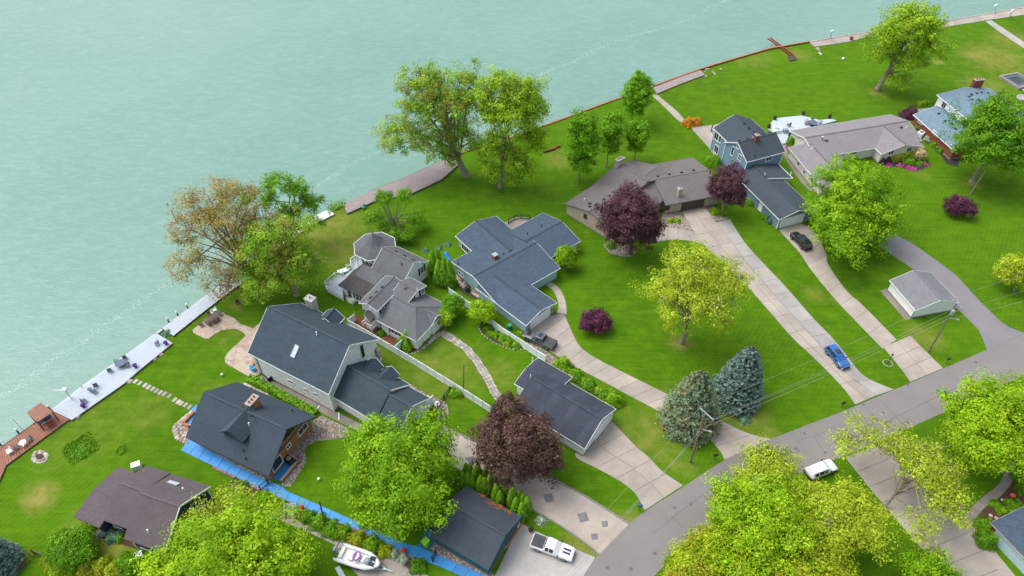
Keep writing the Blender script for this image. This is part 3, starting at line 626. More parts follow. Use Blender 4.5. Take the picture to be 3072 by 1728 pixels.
deck('dock_deck', 'brown boardwalk beside the rusty seawall and concrete path', [(1960, 262), (2030, 235), (2101, 210)], [(1970, 281), (2040, 252), (2115, 224)], M['deckpink'], .3, .34)
# ================================================================== BUILDINGS
class Blk: pass
LOG = []
def block(h, La, pb=None, e0=None, e1=None, r=None, ze=2.7, zr=None, w=None, side=1, L=None, L0=0.0, over=.4, hip=(0, 0), roof='r_grey', wall='w_white', trim='white', rf=.5, name='', walls=True, z0=0.0, cap=True, capm=None, ends=(1, 1)):
    p, q = at(La[0], ze), at(La[1], ze); u = (q - p).normalized(); v = Vector((-u.y, u.x, 0))
    if pb is not None:
        W = (at(pb, ze) - p).dot(v)
        if W < 0: v = -v; W = -W
    else:
        W = w; v = v * (side if side != 'N' else (1 if v.y > 0 else -1))
    s0 = (at(e0, ze) - p).dot(u) if e0 else L0
    s1 = (at(e1, ze) - p).dot(u) if e1 else s0 + L
    if s0 > s1: u = -u; s0, s1 = -s0, -s1
    if zr is None:
        lo, hi = ze - 1, ze + 12
        for _ in range(50):
            m = (lo + hi) / 2
            # raising the assumed height pulls the ray towards the camera
            d = (at(r, m) - p).dot(v) - W * rf
            dlo = (at(r, lo) - p).dot(v) - W * rf
            if (d > 0) == (dlo > 0): lo = m
            else: hi = m
        zr = (lo + hi) / 2
    LOG.append((name, 'L %.1f W %.1f ze %.1f zr %.2f pitch %.0f' % (s1 - s0, W, ze, zr, math.degrees(math.atan((zr - ze) / (W * min(rf, 1 - rf)))))))
    A0, A1 = p + u * s0, p + u * s1; B0, B1 = A0 + v * W, A1 + v * W
    dz = Vector((0, 0, zr - ze)); hw = W * min(rf, 1 - rf)
    R0 = A0 + v * W * rf + dz + u * hip[0] * hw; R1 = A1 + v * W * rf + dz - u * hip[1] * hw
    b = Blk(); b.u, b.v, b.W, b.L, b.ze, b.zr, b.h = u, v, W, s1 - s0, ze, zr, h
    b.A0, b.A1, b.B0, b.B1, b.R0, b.R1 = A0, A1, B0, B1, R0, R1
    planes = [[A0, A1, R1, R0], [B1, B0, R0, R1]]; edges = [(A0, A1), (B1, B0)]
    if hip[0]: planes.append([B0, A0, R0]); edges.append((B0, A0))
    else: edges += [(R0, A0), (B0, R0)]
    if hip[1]: planes.append([A1, B1, R1]); edges.append((A1, B1))
    else: edges += [(A1, R1), (R1, B1)]
    th = .16; mb = MB(); dn = Vector((0, 0, -th))
    for P in planes:
        e = (P[1] - P[0]).normalized(); n = (P[1] - P[0]).cross(P[2] - P[0]).normalized()
        if n.z < 0: n = -n
        sl = n.cross(e)
        if sl.z < 0: sl = -sl
        k = random.uniform(0, 5); Q = P if (P[1] - P[0]).cross(P[2] - P[0]).z > 0 else P[::-1]
        mb.poly(Q, [((x - P[0]).dot(e) + k, (x - P[0]).dot(sl)) for x in Q])
        mb.poly([x + dn for x in Q[::-1]], [((x - P[0]).dot(e), (x - P[0]).dot(sl)) for x in Q[::-1]])
    ctr = (A0 + B1) / 2
    for a, c in edges:
        f = [a, c, c + dn, a + dn]; mb.poly(f, [(0, 0)] * 4)
    ro = mb.build('roof', M[roof], h); b.roof = ro
    fb = MB()
    for a, c in edges:
        if (not ends[0] and (a is R0 or c is R0)) or (not ends[1] and (a is R1 or c is R1)): continue
        d = (c - a); n = Vector((d.y, -d.x, 0)).normalized()
        if n.dot((a + c) / 2 - ctr) < 0: n = -n
        fb.obox((a + c) / 2 + n * .025 + Vector((0, 0, -.12)), d, n, d.cross(n), d.length + .04, .05, .2)
    fb.build('fascia', M[trim], ro)
    if cap:
        cb = MB(); cb.beam(R0 + Vector((0, 0, .0)), R1 + Vector((0, 0, .0)), .34, .07); 
        for i, (e, f, g_) in enumerate(((A0, B0, R0), (A1, B1, R1))):
            if hip[i]: cb.beam(e, g_, .26, .06); cb.beam(f, g_, .26, .06)
        cb.build('ridge_cap', M[capm or roof], ro)
    # walls up to the underside of the roof
    o = over; sA = (zr - ze) / (W * rf); sB = (zr - ze) / (W * (1 - rf)); zA, zB = ze + sA * o - th, ze + sB * o - th
    g0 = A0 + u * o; g1 = A1 - u * o
    a0, a1 = g0 + v * o, g1 + v * o; b0, b1 = g0 + v * (W - o), g1 + v * (W - o)
    Z = lambda P, z: Vector((P.x, P.y, z))
    if walls:
        wb = MB()
        wb.face([Z(a0, z0), Z(a1, z0), Z(a1, zA), Z(a0, zA)][:: (1 if u.cross(-v).z < 0 else -1)] if False else [Z(a0, z0), Z(a1, z0), Z(a1, zA), Z(a0, zA)])
        wb.face([Z(b1, z0), Z(b0, z0), Z(b0, zB), Z(b1, zB)])
        for i, (pa, pb_) in enumerate(((a0, b0), (a1, b1))):
            rm = Z(pa + (v * (W * rf - o)), zr - th)
            if hip[i]: wb.face([Z(pa, z0), Z(pb_, z0), Z(pb_, zB), Z(pa, zA)])
            else: wb.face([Z(pa, z0), Z(pb_, z0), Z(pb_, zB), rm, Z(pa, zA)])
        b.wall = wb.build('wall', M[wall], h)
        fo = MB()
        for x, y in ((a0, a1), (a1, b1), (b1, b0), (b0, a0)):
            d = y - x; n = Vector((d.y, -d.x, 0)).normalized(); 
            if n.dot((x + y) / 2 - ctr) < 0: n = -n
            fo.obox((x + y) / 2 + n * .02 + Vector((0, 0, z0 + .12 - (x.z + y.z) / 2)), d, n, (0, 0, 1), d.length + .08, .06, .3)
        if z0 == 0: fo.build('foundation', M['concrete_d'], b.wall)
    b.faces = {'A': (Z(a0, 0), -v), 'B': (Z(b0, 0), v), '0': (Z(a0, 0), -u), '1': (Z(a1, 0), u)}
    nA = (A1 - A0).cross(R0 - A0).normalized(); nB = (B1 - B0).cross(R0 - B0).normalized()
    b.rp = {'A': (A0, nA if nA.z > 0 else -nA), 'B': (B0, nB if nB.z > 0 else -nB)}
    b.corners = [Z(x, 0) for x in (a0, a1, b1, b0)]; b.tops = [zA, zA, zB, zB]
    return b
def cornerboards(b, idx, mat='white', w=.14):
    for i in idx:
        c = b.corners[i]; mb = MB(); k = (c - sum(b.corners, Vector()) / 4).normalized() * .03
        mb.obox(c + k + Vector((0, 0, b.tops[i] / 2)), b.u, b.v, (0, 0, 1), w, w, b.tops[i]); mb.build('corner_board', M[mat], b.wall)
def wpos(b, face, p): pt, n = b.faces[face]; return onplane(p, pt, n), n
def window(b, face, p, w, h, frame='white', mull=1, pane='glass', name='window', fw=.1, rows=1, world=None):
    c, n = wpos(b, face, p) if world is None else world
    t = Vector((-n.y, n.x, 0)).normalized(); up = Vector((0, 0, 1)); c = c + n * .03; mb = MB()
    for s in (-1, 1):
        mb.obox(c + t * s * (w / 2), t, n, up, fw, .1, h + fw); mb.obox(c + up * s * (h / 2), t, n, up, w + fw, .1 if s > 0 else .18, fw)
    for k in range(1, mull + 1): mb.obox(c + t * (w * k / (mull + 1) - w / 2), t, n, up, .05, .08, h)
    for k in range(1, rows): mb.obox(c + up * (h * k / rows - h / 2), t, n, up, w, .08, .05)
    o = mb.build(name, M[frame], b.h)
    for k in range(mull + 1):
        g = MB(); g.obox(c + t * (w * (k + .5) / (mull + 1) - w / 2) - n * .01, t, n, up, w / (mull + 1) - .03, .05, h - .02); g.build('pane', M[pane], o)
    return o
def shutters(b, face, p, w, h, mat='black', sw=.38):
    c, n = wpos(b, face, p); t = Vector((-n.y, n.x, 0)).normalized()
    for s in (-1, 1):
        mb = MB(); mb.obox(c + t * s * (w / 2 + sw / 2 + .08) + n * .04, t, n, (0, 0, 1), sw, .07, h + .1)
        for k in range(6): mb.obox(c + t * s * (w / 2 + sw / 2 + .08) + n * .08 + Vector((0, 0, (k - 2.5) * h / 6)), t, n, (0, 0, 1), sw * .8, .03, .05)
        mb.build('shutter', M[mat], b.h)
def garagedoor(b, face, p, w, h=2.1, mat='white', frame='white', rows=4):
    c, n = wpos(b, face, p); c = Vector((c.x, c.y, h / 2)); t = Vector((-n.y, n.x, 0)).normalized(); up = Vector((0, 0, 1)); mb = MB()
    for s in (-1, 1): mb.obox(c + t * s * (w / 2 + .06) + n * .02, t, n, up, .12, .1, h + .1)
    mb.obox(c + up * (h / 2 + .06) + n * .02, t, n, up, w + .24, .1, .12); o = mb.build('garage_door', M[frame], b.h)
    for k in range(rows):
        g = MB(); z = (k + .5) * h / rows - h / 2; g.obox(c + up * z + n * .03, t, n, up, w, .06, h / rows - .02)
        for j in range(int(w / .65)): g.obox(c + up * z + n * .065 + t * ((j + .5) * w / int(w / .65) - w / 2), t, n, up, .5, .02, h / rows - .2)
        g.build('panel', M[mat], o)
    return o
def roofpt(b, s, p): pt, n = b.rp[s]; return onplane(p, pt, n)
def vent(b, s, p, kind='box', mat='darkmetal'):
    c = roofpt(b, s, p); mb = MB(); n = b.rp[s][1]
    if kind == 'box':
        sl = n.cross(b.u); mb.obox(c + n * .09, b.u, sl, n, .42, .42, .16); mb.obox(c + n * .03, b.u, sl, n, .6, .6, .03)
    elif kind == 'pipe': mb.lathe(c - Vector((0, 0, .15)), [(.16, 0), (.09, .2), (.08, .65), (.1, .66), (.1, .72)], 8)
    elif kind == 'cap': mb.lathe(c - Vector((0, 0, .15)), [(.22, 0), (.14, .2), (.14, .9), (.3, .92), (.3, 1.02), (.05, 1.15)], 10)
    o = mb.build('roof_vent', M[mat], b.roof if False else b.h); return o
def skylight(b, s, p, w, h):
    c = roofpt(b, s, p); n = b.rp[s][1]; sl = n.cross(b.u); mb = MB()
    for k in (-1, 1): mb.obox(c + b.u * k * w / 2 + n * .06, b.u, sl, n, .08, h + .08, .14); mb.obox(c + sl * k * h / 2 + n * .06, b.u, sl, n, w, .08, .14)
    o = mb.build('skylight', M['metal'], b.h); g = MB(); g.obox(c + n * .07, b.u, sl, n, w - .05, h - .05, .06); g.build('pane', M['skyglass'], o)
def chimney(h, c, u, w, d, ztop, mat, capm='concrete_w', pots=2, zb=None, flue='rustlight'):
    """c: world point where it leaves the roof"""
    v = Vector((-u.y, u.x, 0)); zb = (c.z - 1.2) if zb is None else zb; mb = MB()
    mb.obox(Vector((c.x, c.y, (zb + ztop) / 2)), u, v, (0, 0, 1), w, d, ztop - zb); o = mb.build('chimney', M[mat], h)
    k = MB(); k.obox(Vector((c.x, c.y, ztop + .06)), u, v, (0, 0, 1), w + .16, d + .16, .14); k.build('cap', M[capm], o)
    for i in range(pots):
        f = MB(); x = (i + .5) / pots - .5; f.lathe(Vector((c.x, c.y, ztop + .12)) + u * x * w * .85, [(.15, 0), (.13, .3), (.16, .32), (.1, .33), (.09, .1)], 10); f.build('flue', M[flue], o)
    return o
def gable_dormer(b, s, pf, w, hgt, depth, roof, wall, trim, win=True):
    """small gabled dormer on roof plane s, its front face centred at pixel pf"""
    pt, n = b.rp[s]; c = onplane(pf, pt, n); out = Vector((n.x, n.y, 0)).normalized(); t = Vector((-out.y, out.x, 0))
    up = Vector((0, 0, 1)); ri = w * .42; base = c - up * .1; e = c + up * hgt
    mb = MB(); f = [base - t * w / 2, base + t * w / 2, e + t * w / 2, e + up * ri, e - t * w / 2]; mb.face(f)
    bk = [x - out * depth for x in f]; mb.face([f[1], bk[1], bk[2], f[2]]); mb.face([bk[0], f[0], f[4], bk[4]]); o = mb.build('dormer', M[wall], b.h)
    rb = MB(); tb = MB()
    for k in (-1, 1):
        a = e + t * k * (w / 2 + .2) - up * .17 + out * .3; r_ = e + up * (ri + .03) + out * .3
        P = [a, r_, r_ - out * (depth + .6 + ri * 1.2), a - out * (depth + .3)]; nn = (P[1] - P[0]).cross(P[2] - P[0]).normalized()
        if nn.z < 0: nn = -nn
        Q = P if (P[1] - P[0]).cross(P[2] - P[0]).z > 0 else P[::-1]
        rb.poly([x + nn * .1 for x in Q], [((x - P[0]).dot(out), (x - P[0]).dot(t)) for x in Q]); rb.poly(Q[::-1], [(0, 0)] * 4)
        for i in range(4): x, y = Q[i], Q[(i + 1) % 4]; rb.poly([x, y, y + nn * .1, x + nn * .1], [(0, 0)] * 4)
        tb.beam(P[0] + nn * .05 + out * .03, P[1] + nn * .05 + out * .03, .06, .18)
    r = rb.build('dormer_roof', M[roof], o); tb.build('fascia', M[trim], r)
    if win:
        b.faces['_d'] = (c + out * .0, out); window(b, '_d', pf, w * .5, hgt * .6, world=(c + up * hgt * .5, out))
    return o
M['skyglass'] = plain('skylight_glass', (.42, .50, .55, 1), .15, .1, 1, 0, .6)
def railing(h, pts, ht=.95, mat='white', posts=True, gap=.28, zb=0.0, name='railing'):
    """white balustrade along world points"""
    mb = MB()
    for a, c in zip(pts, pts[1:]):
        a, c = Vector(a), Vector(c); d = c - a; n = max(1, int(d.length / gap)); up = Vector((0, 0, 1))
        mb.beam(a + up * ht, c + up * ht, .1, .08); mb.beam(a + up * .15, c + up * .15, .07, .07)
        for k in range(1, n): mb.obox(a.lerp(c, k / n) + up * ht / 2, d, d.cross(up), up, .05, .05, ht)
    for p in pts: mb.obox(Vector(p) + Vector((0, 0, ht / 2 + .08)), (1, 0, 0), (0, 1, 0), (0, 0, 1), .16, .16, ht + .16)
    return mb.build(name, M[mat], h)

# ---------------------------------------------------------------- H1 purple-brown roof, navy walls
q = tile(0, 1368)
h = thing('house', 'navy blue house with purple-brown stepped roof at lower left', 'house', at((380, 1560), 0))
kw = dict(roof='r_purple', wall='w_navy', trim='r_purple')
b0 = block(h, (q(1430, 130), q(1610, 205)), q(950, 755), q(1430, 130), q(1720, 250), q(1160, 395), 2.8, name='H1a', **kw)
b1 = block(h, (q(1775, 115), q(2540, 365)), q(1290, 785), q(1775, 115), q(2050, 205), q(1425, 318), 3.0, name='H1b', **kw)
b2 = block(h, (q(1775, 118), q(2540, 368)), q(1500, 995), q(1500, 995), q(2540, 365), q(2175, 605), 2.98, name='H1c', **kw)
skylight(b2, 'A', q(2090, 330), 1.6, .7); vent(b2, 'A', q(2220, 412), 'pipe', 'white'); vent(b2, 'B', q(1795, 915), 'pipe', 'white')
w_ = tile(400, 1480, 5.844)
window(b2, '1', w_(1085, 190), 1.6, 1.2); window(b2, 'B', w_(230, 1010), 1.5, 1.3); window(b1, 'B', q(1440, 880), 1.4, 1.0)
cornerboards(b2, (0, 1, 2, 3)); cornerboards(b1, (3,))
mb = MB()
for x, y in ((b2.A1, b2.R1), (b2.B1, b2.R1)): mb.beam(x + b2.u * .05 - Vector((0, 0, .1)), y + b2.u * .05 - Vector((0, 0, .1)), .07, .24)
mb.build('rake_board', M['white'], h)
# ---------------------------------------------------------------- H2 orange brick house
q = tile(500, 1100)
h = thing('house', 'orange brick house with dark slate roof beside the blue walkway', 'house', at((760, 1330), 0))
b = block(h, (q(850, 185), q(1805, 600)), q(235, 850), q(850, 185), q(1805, 600), q(1430, 745), 2.6, over=.75, roof='r_slate', wall='brick_or', trim='r_slate', name='H2'); HB2 = b
cc = roofpt(b, 'A', q(1060, 480)); chimney(h, cc, b.v, 1.9, .95, cc.z + 1.5, 'brick_or', 'concrete', 3)
gable_dormer(b, 'B', q(820, 880), 3.6, 1.1, 3.0, 'r_slate', 'r_slate', 'r_slate', False)
for p, k, s in ((q(1000, 705), 'pipe', 'B'), (q(1015, 600), 'box', 'A'), (q(1520, 535), 'pipe', 'A'), (q(930, 1020), 'pipe', 'B'), (q(960, 1115), 'pipe', 'B')): vent(b, s, p, k, 'white' if p == q(1000, 705) else 'darkmetal')
window(b, '1', q(1640, 750), 2.0, 1.3); window(b, '1', q(1470, 955), .9, .8); window(b, '1', q(1330, 1165), 2.0, 2.0, mull=0, name='patio_door')
window(b, '1', q(1480, 775), 1.6, 1.1, frame='darkmetal'); window(b, '1', q(1432, 830), 1.1, 1.2, frame='darkmetal')
mb = MB(); f, n = b.faces['1']; a_ = onplane(q(1400, 990), f, n); mb.beam(onplane(q(1640, 690), f, n) + n * .04, onplane(q(1345, 1040), f, n) + n * .04, .06, .2); mb.build('gable_band', M['w_navy'], b.wall)
mb = MB(); P = [at(x, 0) for x in (q(1390, 1395), q(1600, 1140), q(1450, 1065))]
for a, c in zip(P, P[1:]): mb.obox((a + c) / 2 + Vector((0, 0, .25)), c - a, (-(c - a).y, (c - a).x, 0), (0, 0, 1), (c - a).length, .3, .5)
mb.build('patio_wall', M['brick_or'], h)
k_ = MB()
for a, c in zip(P, P[1:]): k_.obox((a + c) / 2 + Vector((0, 0, .54)), c - a, (-(c - a).y, (c - a).x, 0), (0, 0, 1), (c - a).length + .1, .4, .08)
k_.build('coping', M['concrete'], h)
mb = MB(); P = [at(x, 0) for x in (q(340, 560), q(205, 695), q(275, 735))]
for a, c in zip(P, P[1:]): mb.obox((a + c) / 2 + Vector((0, 0, .25)), c - a, (-(c - a).y, (c - a).x, 0), (0, 0, 1), (c - a).length, .35, .5)
mb.build('patio_wall', M['brick_or'], h)
# ---------------------------------------------------------------- H3 long white house, green-slate roof
q = tile(560, 850, 4.441); g7 = tile(700, 1050, 6.44); g8 = tile(1000, 980)
h = thing('house', 'long white two-storey house with green-grey roof and attached garage', 'house', at((900, 1080), 0))
kw = dict(roof='r_green', wall='w_shake', trim='white')
b = block(h, (q(1500, 250), q(2565, 742)), g7(1890, 880), q(830, 908), q(2565, 742), q(2190, 830), 5.3, name='H3', **kw); HB3 = b
c3 = tile(980, 1000, 3.034)
bg_ = block(h, (c3(640, 398), c3(760, 466)), c3(210, 667), q(1900, 1000), c3(760, 466), c3(600, 530), 3.2, name='H3g', ends=(0, 0), **kw)
mb = MB(); mb.beam(bg_.A1 + bg_.u * .03 - Vector((0, 0, .1)), bg_.R1 + bg_.u * .03 - Vector((0, 0, .1)), .06, .22); mb.build('rake_board', M['white'], h)
ln = (c3(745, 482), c3(940, 587)); wv_ = abs((bg_.B0 - at(ln[0], 3.18)).dot(bg_.v)); sl_ = (bg_.zr - bg_.ze) / (bg_.W / 2); zb_ = bg_.zr - .45
bl_ = block(h, ln, bg_.B0, c3(745, 482), c3(940, 587), None, 3.18, zr=zb_, rf=1 - (zb_ - 3.18) / (sl_ * wv_), name='H3gb', ends=(0, 1), **kw)
# cross gable on the lake side
bc = block(h, (q(2105, 455), q(1985, 590)), None, q(2105, 455), q(1985, 590), None, 6.2, zr=7.6, w=3.6, side=-1, name='H3c', **kw)
gable_dormer(bg_, 'A', g8(520, 490), 2.3, .9, 2.6, 'r_green', 'w_shake', 'white'); gable_dormer(bg_, 'A', g8(710, 590), 2.3, .9, 2.6, 'r_green', 'w_shake', 'white')
skylight(b, 'B', q(1445, 905), .75, 1.9); vent(b, 'B', q(1735, 680), 'pipe', 'white')
cc = at(q(1640, 240), 5.5); cc = b.A0.lerp(b.A1, .0) if False else onplane(q(1680, 330), b.rp['A'][0], b.rp['A'][1]); chimney(h, cc, b.u, 1.6, 1.15, cc.z + 2.3, 'greyshake', 'greyshake', 1, cc.z - 3)
for p, w, hh in ((g7(500, 165), .5, .8), (g7(895, 365), .5, .8), (g7(1825, 820), .9, .6)): window(b, 'B', p, w, hh, mull=0)
for p in (g7(1400, 775), g7(1590, 860)): window(b, 'B', p, .8, .7, mull=1)
mb = MB(); c, n = wpos(b, 'B', g7(1115, 615)); t_ = Vector((-n.y, n.x, 0))
for k in range(16): a = k * math.pi / 8; a2 = a + math.pi / 8; mb.beam(c + n * .04 + t_ * math.cos(a) * .75 + Vector((0, 0, math.sin(a) * .36)), c + n * .04 + t_ * math.cos(a2) * .75 + Vector((0, 0, math.sin(a2) * .36)), .1, .12)
o = mb.build('oval_window', M['white'], h); g = MB(); g.face([c + n * .035 + t_ * math.cos(k * .3927) * .72 + Vector((0, 0, math.sin(k * .3927) * .34)) for k in range(16)]); g.build('pane', M['glass'], o)
window(bg_, 'B', g7(1840, 1010), 1.0, 2.0, mull=0, name='side_door', pane='white'); window(bg_, 'B', g7(1740, 985), .5, 1.9, mull=0)
mb = MB()
for p0, p1 in ((g7(425, 115), g7(572, 490)), (g7(1975, 965), g7(2035, 1200))):
    x, n = wpos(b if p0[0] < 800 else bg_, 'B', p0); mb.beam(x + n * .08, Vector((x.x, x.y, .1)) + n * .08, .12, .12)
mb.build('downspout', M['metal'], h)
mb = MB(); x = at(g7(2035, 1210), .12); y = at(g7(2040, 1350), .1); mb.beam(x, y, .15, .12); mb.build('downspout', M['white'], h)
mb = MB(); x = at(g7(1600, 1160), .12); y = at(g7(1665, 1075), .1); z_ = at(g7(1570, 1150), .1); mb.beam(x, y, .14, .12); mb.beam(x, z_, .14, .12); mb.build('downspout', M['white'], h)
window(b, '1', q(2340, 900), .5, 2.6, frame='black', mull=0, pane='black', name='gable_slot')
cornerboards(b, (2, 3)); g6 = tile(1040, 880, 6.44)
# stone entry arch on the street end
pa, pb2 = at(g6(640, 1340), 0), at(g6(470, 1240), 0); dd = (pb2 - pa).normalized(); nn = Vector((-dd.y, dd.x, 0)); mb = MB()
for base, hh in ((pa, 3.5), (pa + dd * 2.4, 3.5)): mb.obox(base + Vector((0, 0, hh / 2)), dd, nn, (0, 0, 1), .55, .7, hh)
for k in range(9):
    an = math.pi * k / 8; mb.obox(pa + dd * (1.2 - math.cos(an) * .95) + Vector((0, 0, 3.0 + math.sin(an) * .7)), dd, nn, (0, 0, 1), .5, .7, .7)
mb.build('stone_arch', M['stonewall'], h)
mb = MB(); c, n = wpos(b, '1', g6(330, 1240)); mb.obox(Vector((c.x, c.y, 1.05)) + n * .05, (-n.y, n.x, 0), n, (0, 0, 1), 1.1, .08, 2.1); mb.build('front_door', M['orangewood'], h)
garagedoor(bl_, '1', g8(1090, 975), 4.6, 2.2)
# ---------------------------------------------------------------- H4 Victorian with turret and white deck
t5 = tile(950, 700, 6.44); t6 = tile(1040, 880, 6.44)
h = thing('house', 'grey-roofed Victorian house with octagonal turret and white wraparound deck', 'house', at((1170, 900), 0))
kw = dict(roof='r_grey', wall='w_vict', trim='white')
bm_ = block(h, (t5(1470, 205), t5(2165, 540)), t5(1250, 810), t5(1050, 700), t5(2165, 540), t5(1995, 608), 3.9, name='H4m', **{**kw, 'roof': 'r_grey'})
bw1 = block(h, (t5(1140, 1015), t5(820, 1335)), t6(590, 345), t5(1360, 830), t6(590, 345), t6(395, 200), 4.9, name='H4wa', over=.3, **kw)
bw2 = block(h, (t5(1500, 1195), t5(1770, 1338)), t5(2120, 1010), t5(1450, 1150), t5(2120, 1010), t5(1945, 1112), 4.9, name='H4wb', over=.3, **kw)
def planeroof(h, polys, mat, name='roof'):
    mb = MB()
    for P in polys:
        W = [at(p, z) for p, z in P]; W = W if (W[1] - W[0]).cross(W[2] - W[0]).z > 0 else W[::-1]; mb.face(W); mb.face([x - Vector((0, 0, .14)) for x in W[::-1]])
        for i in range(len(W)): x, y = W[i], W[(i + 1) % len(W)]; mb.face([x, y, y - Vector((0, 0, .14)), x - Vector((0, 0, .14))][::-1])
    return mb.build(name, M[mat], h)
planeroof(h, [[(t5(410, 1000), 3.0), (t5(740, 800), 4.0), (t5(905, 600), 4.0), (t5(885, 590), 3.0)]], 'r_greydark')
planeroof(h, [[(t5(410, 1000), 3.0), (t5(850, 1222), 3.0), (t5(1140, 1015), 4.0), (t5(740, 800), 4.0)]], 'r_greydark')
planeroof(h, [[(t5(740, 800), 4.02), (t5(1140, 1015), 4.02), (t5(1560, 960), 4.02), (t5(1000, 640), 4.02), (t5(905, 600), 4.02)]], 'r_grey')
planeroof(h, [[(t5(850, 1222), 3.0), (t6(330, 420), 3.0), (t6(360, 180), 4.0), (t5(1140, 1015), 4.0)]], 'r_greydark')
blo = block(h, (t5(440, 1000), t5(880, 1222)), t5(1150, 640), t5(440, 1000), t5(1300, 1430), None, 2.9, zr=3.4, name='H4l', cap=False, **{**kw, 'roof': 'r_greydark', 'trim': 'r_greydark'})
bf = block(h, (t6(580, 520), t6(1345, 925)), t6(1830, 165), t6(580, 520), t6(1345, 925), None, 3.0, zr=4.9, hip=(0, .8), name='H4f', **kw)
bpg = block(h, (t6(1640, 612), t6(1300, 432)), None, t6(1645, 615), t6(1300, 432), None, 3.1, zr=4.2, w=3.0, side='N', name='H4pg', over=.25, **kw)
# octagonal turret roof over the porch
c = at(t5(1125, 255), 3.9); rad = 4.1; apex = Vector((c.x, c.y, 7.2)); mb = MB(); fb = MB()
ring = [c + Vector((math.cos(R(22.5 + 45 * k + 12)) * rad, math.sin(R(22.5 + 45 * k + 12)) * rad, 0)) for k in range(8)]
mid = [c.lerp(r_, .45) + Vector((0, 0, 1.25)) for r_ in ring]
for k in range(8):
    j = (k + 1) % 8
    mb.poly([ring[k], ring[j], mid[j], mid[k]], [(0, 0), (3, 0), (2.2, 2.4), (.8, 2.4)]); mb.poly([mid[k], mid[j], apex], [(0, 0), (1.4, 0), (.7, 2.2)])
    mb.poly([c - Vector((0, 0, .1)), ring[j] - Vector((0, 0, .1)), ring[k] - Vector((0, 0, .1))], [(0, 0)] * 3)
    fb.beam(ring[k], ring[j], .08, .22)
tr = mb.build('turret_roof', M['r_grey'], h); fb.build('fascia', M['white'], tr)
f = MB(); f.lathe(apex - Vector((0, 0, .1)), [(.16, 0), (.1, .2), (.14, .35), (.03, .8)], 8); f.build('finial', M['copper'], tr)
wb = MB()
for k in range(8):
    a, c2 = c.lerp(ring[k], .62), c.lerp(ring[(k + 1) % 8], .62); wb.face([Vector((a.x, a.y, 0)), Vector((c2.x, c2.y, 0)), Vector((c2.x, c2.y, 4.0)), Vector((a.x, a.y, 4.0))])
wb.build('turret_wall', M['w_vict'], h)
for k in range(8):
    p = c.lerp(ring[k], .93); mb = MB(); mb.obox(Vector((p.x, p.y, 2.2)), (1, 0, 0), (0, 1, 0), (0, 0, 1), .2, .2, 3.3); mb.build('porch_post', M['white'], h)
# deck
dp = [t5(170, 1010), t5(370, 830), t5(530, 810), t5(690, 700), t5(665, 560), t5(830, 440), t5(900, 600), t5(1000, 700), t5(500, 1080), t5(515, 1270), t5(190, 1085)]
D = [at(p, .7) for p in dp]; mb = MB(); mb.prism(D, .5, .7); mb.build('deck_floor', M['deckgrey'], h)
mb = MB(); mb.prism([d.lerp(sum(D, Vector()) / len(D), .02) for d in D], 0, .49); mb.build('deck_skirt', M['w_vict'], h)
railing(h, [at(p, .7) for p in (t5(515, 1262), t5(190, 1075), t5(172, 1005), t5(365, 835), t5(520, 812))]); railing(h, [at(p, .7) for p in (t5(585, 690), t5(670, 690), t5(668, 560), t5(828, 440))])
sb = MB(); a = at(t5(545, 770), 0)
for k in range(3): sb.obox(at(t5(540 - k * 26, 735 - k * 14), .6 - k * .2), (1, .55, 0), (-.55, 1, 0), (0, 0, 1), 1.8, .45, .16)
sb.build('deck_steps', M['white'], h)
# windows with dark shutters
for bb, fc, p, w, hh in ((bw1, 'B', t6(695, 290), .9, 1.1), (bw2, '1', t5(1830, 1310), .95, 1.3), (bw2, '1', t5(2045, 1110), .95, 1.3), (bm_, '1', t5(2030, 705), .95, 1.5)):
    window(bb, fc, p, w, hh, rows=2); shutters(bb, fc, p, w, hh)
window(blo, 'A', t5(640, 1165), 1.0, 1.9, rows=2, mull=0); window(blo, 'A', t5(790, 1225), 1.0, 1.7, rows=2, mull=0); shutters(blo, 'A', t5(790, 1225), 1.0, 1.7)
window(bf, 'A', t6(960, 755), 2.3, 1.3, mull=2); shutters(bf, 'A', t6(960, 755), 2.3, 1.3)
mb = MB(); c2, n = wpos(bw1, '1' if abs(bw1.faces['1'][1].y + .7) < .8 and bw1.faces['1'][1].y < 0 else '0', t6(445, 275))
for k in range(10): a = k * .6283; mb.beam(c2 + n * .04 + Vector((-n.y, n.x, 0)) * math.cos(a) * .35 + Vector((0, 0, math.sin(a) * .35)), c2 + n * .04 + Vector((-n.y, n.x, 0)) * math.cos(a + .63) * .35 + Vector((0, 0, math.sin(a + .63) * .35)), .08, .1)
mb.build('round_window', M['white'], h)
for bb, s, p in ((bm_, 'A', t5(1525, 357)), (bm_, 'A', t5(1693, 440)), (bm_, 'A', t5(1857, 521)), (bm_, 'B', t5(1283, 845)), (bm_, 'B', t5(1040, 725)), (bw1, 'A', t5(1268, 1043)), (bw1, 'A', t5(1162, 1140)), (bw1, 'A', t5(1052, 1245)), (bw2, 'A', t5(1718, 1055))): vent(bb, s, p)
vent(bm_, 'B', t5(1640, 610), 'pipe', 'darkmetal')
for p, z in ((t6(395, 200), bw1.zr), (t5(1945, 1112), bw2.zr), (t5(2003, 605), bm_.zr)):
    mb = MB(); w = at(p, z); mb.lathe(w - Vector((0, 0, .2)), [(.07, 0), (.05, .5), (.1, .6), (.02, 1.1)], 8); mb.build('finial', M['white'], h)
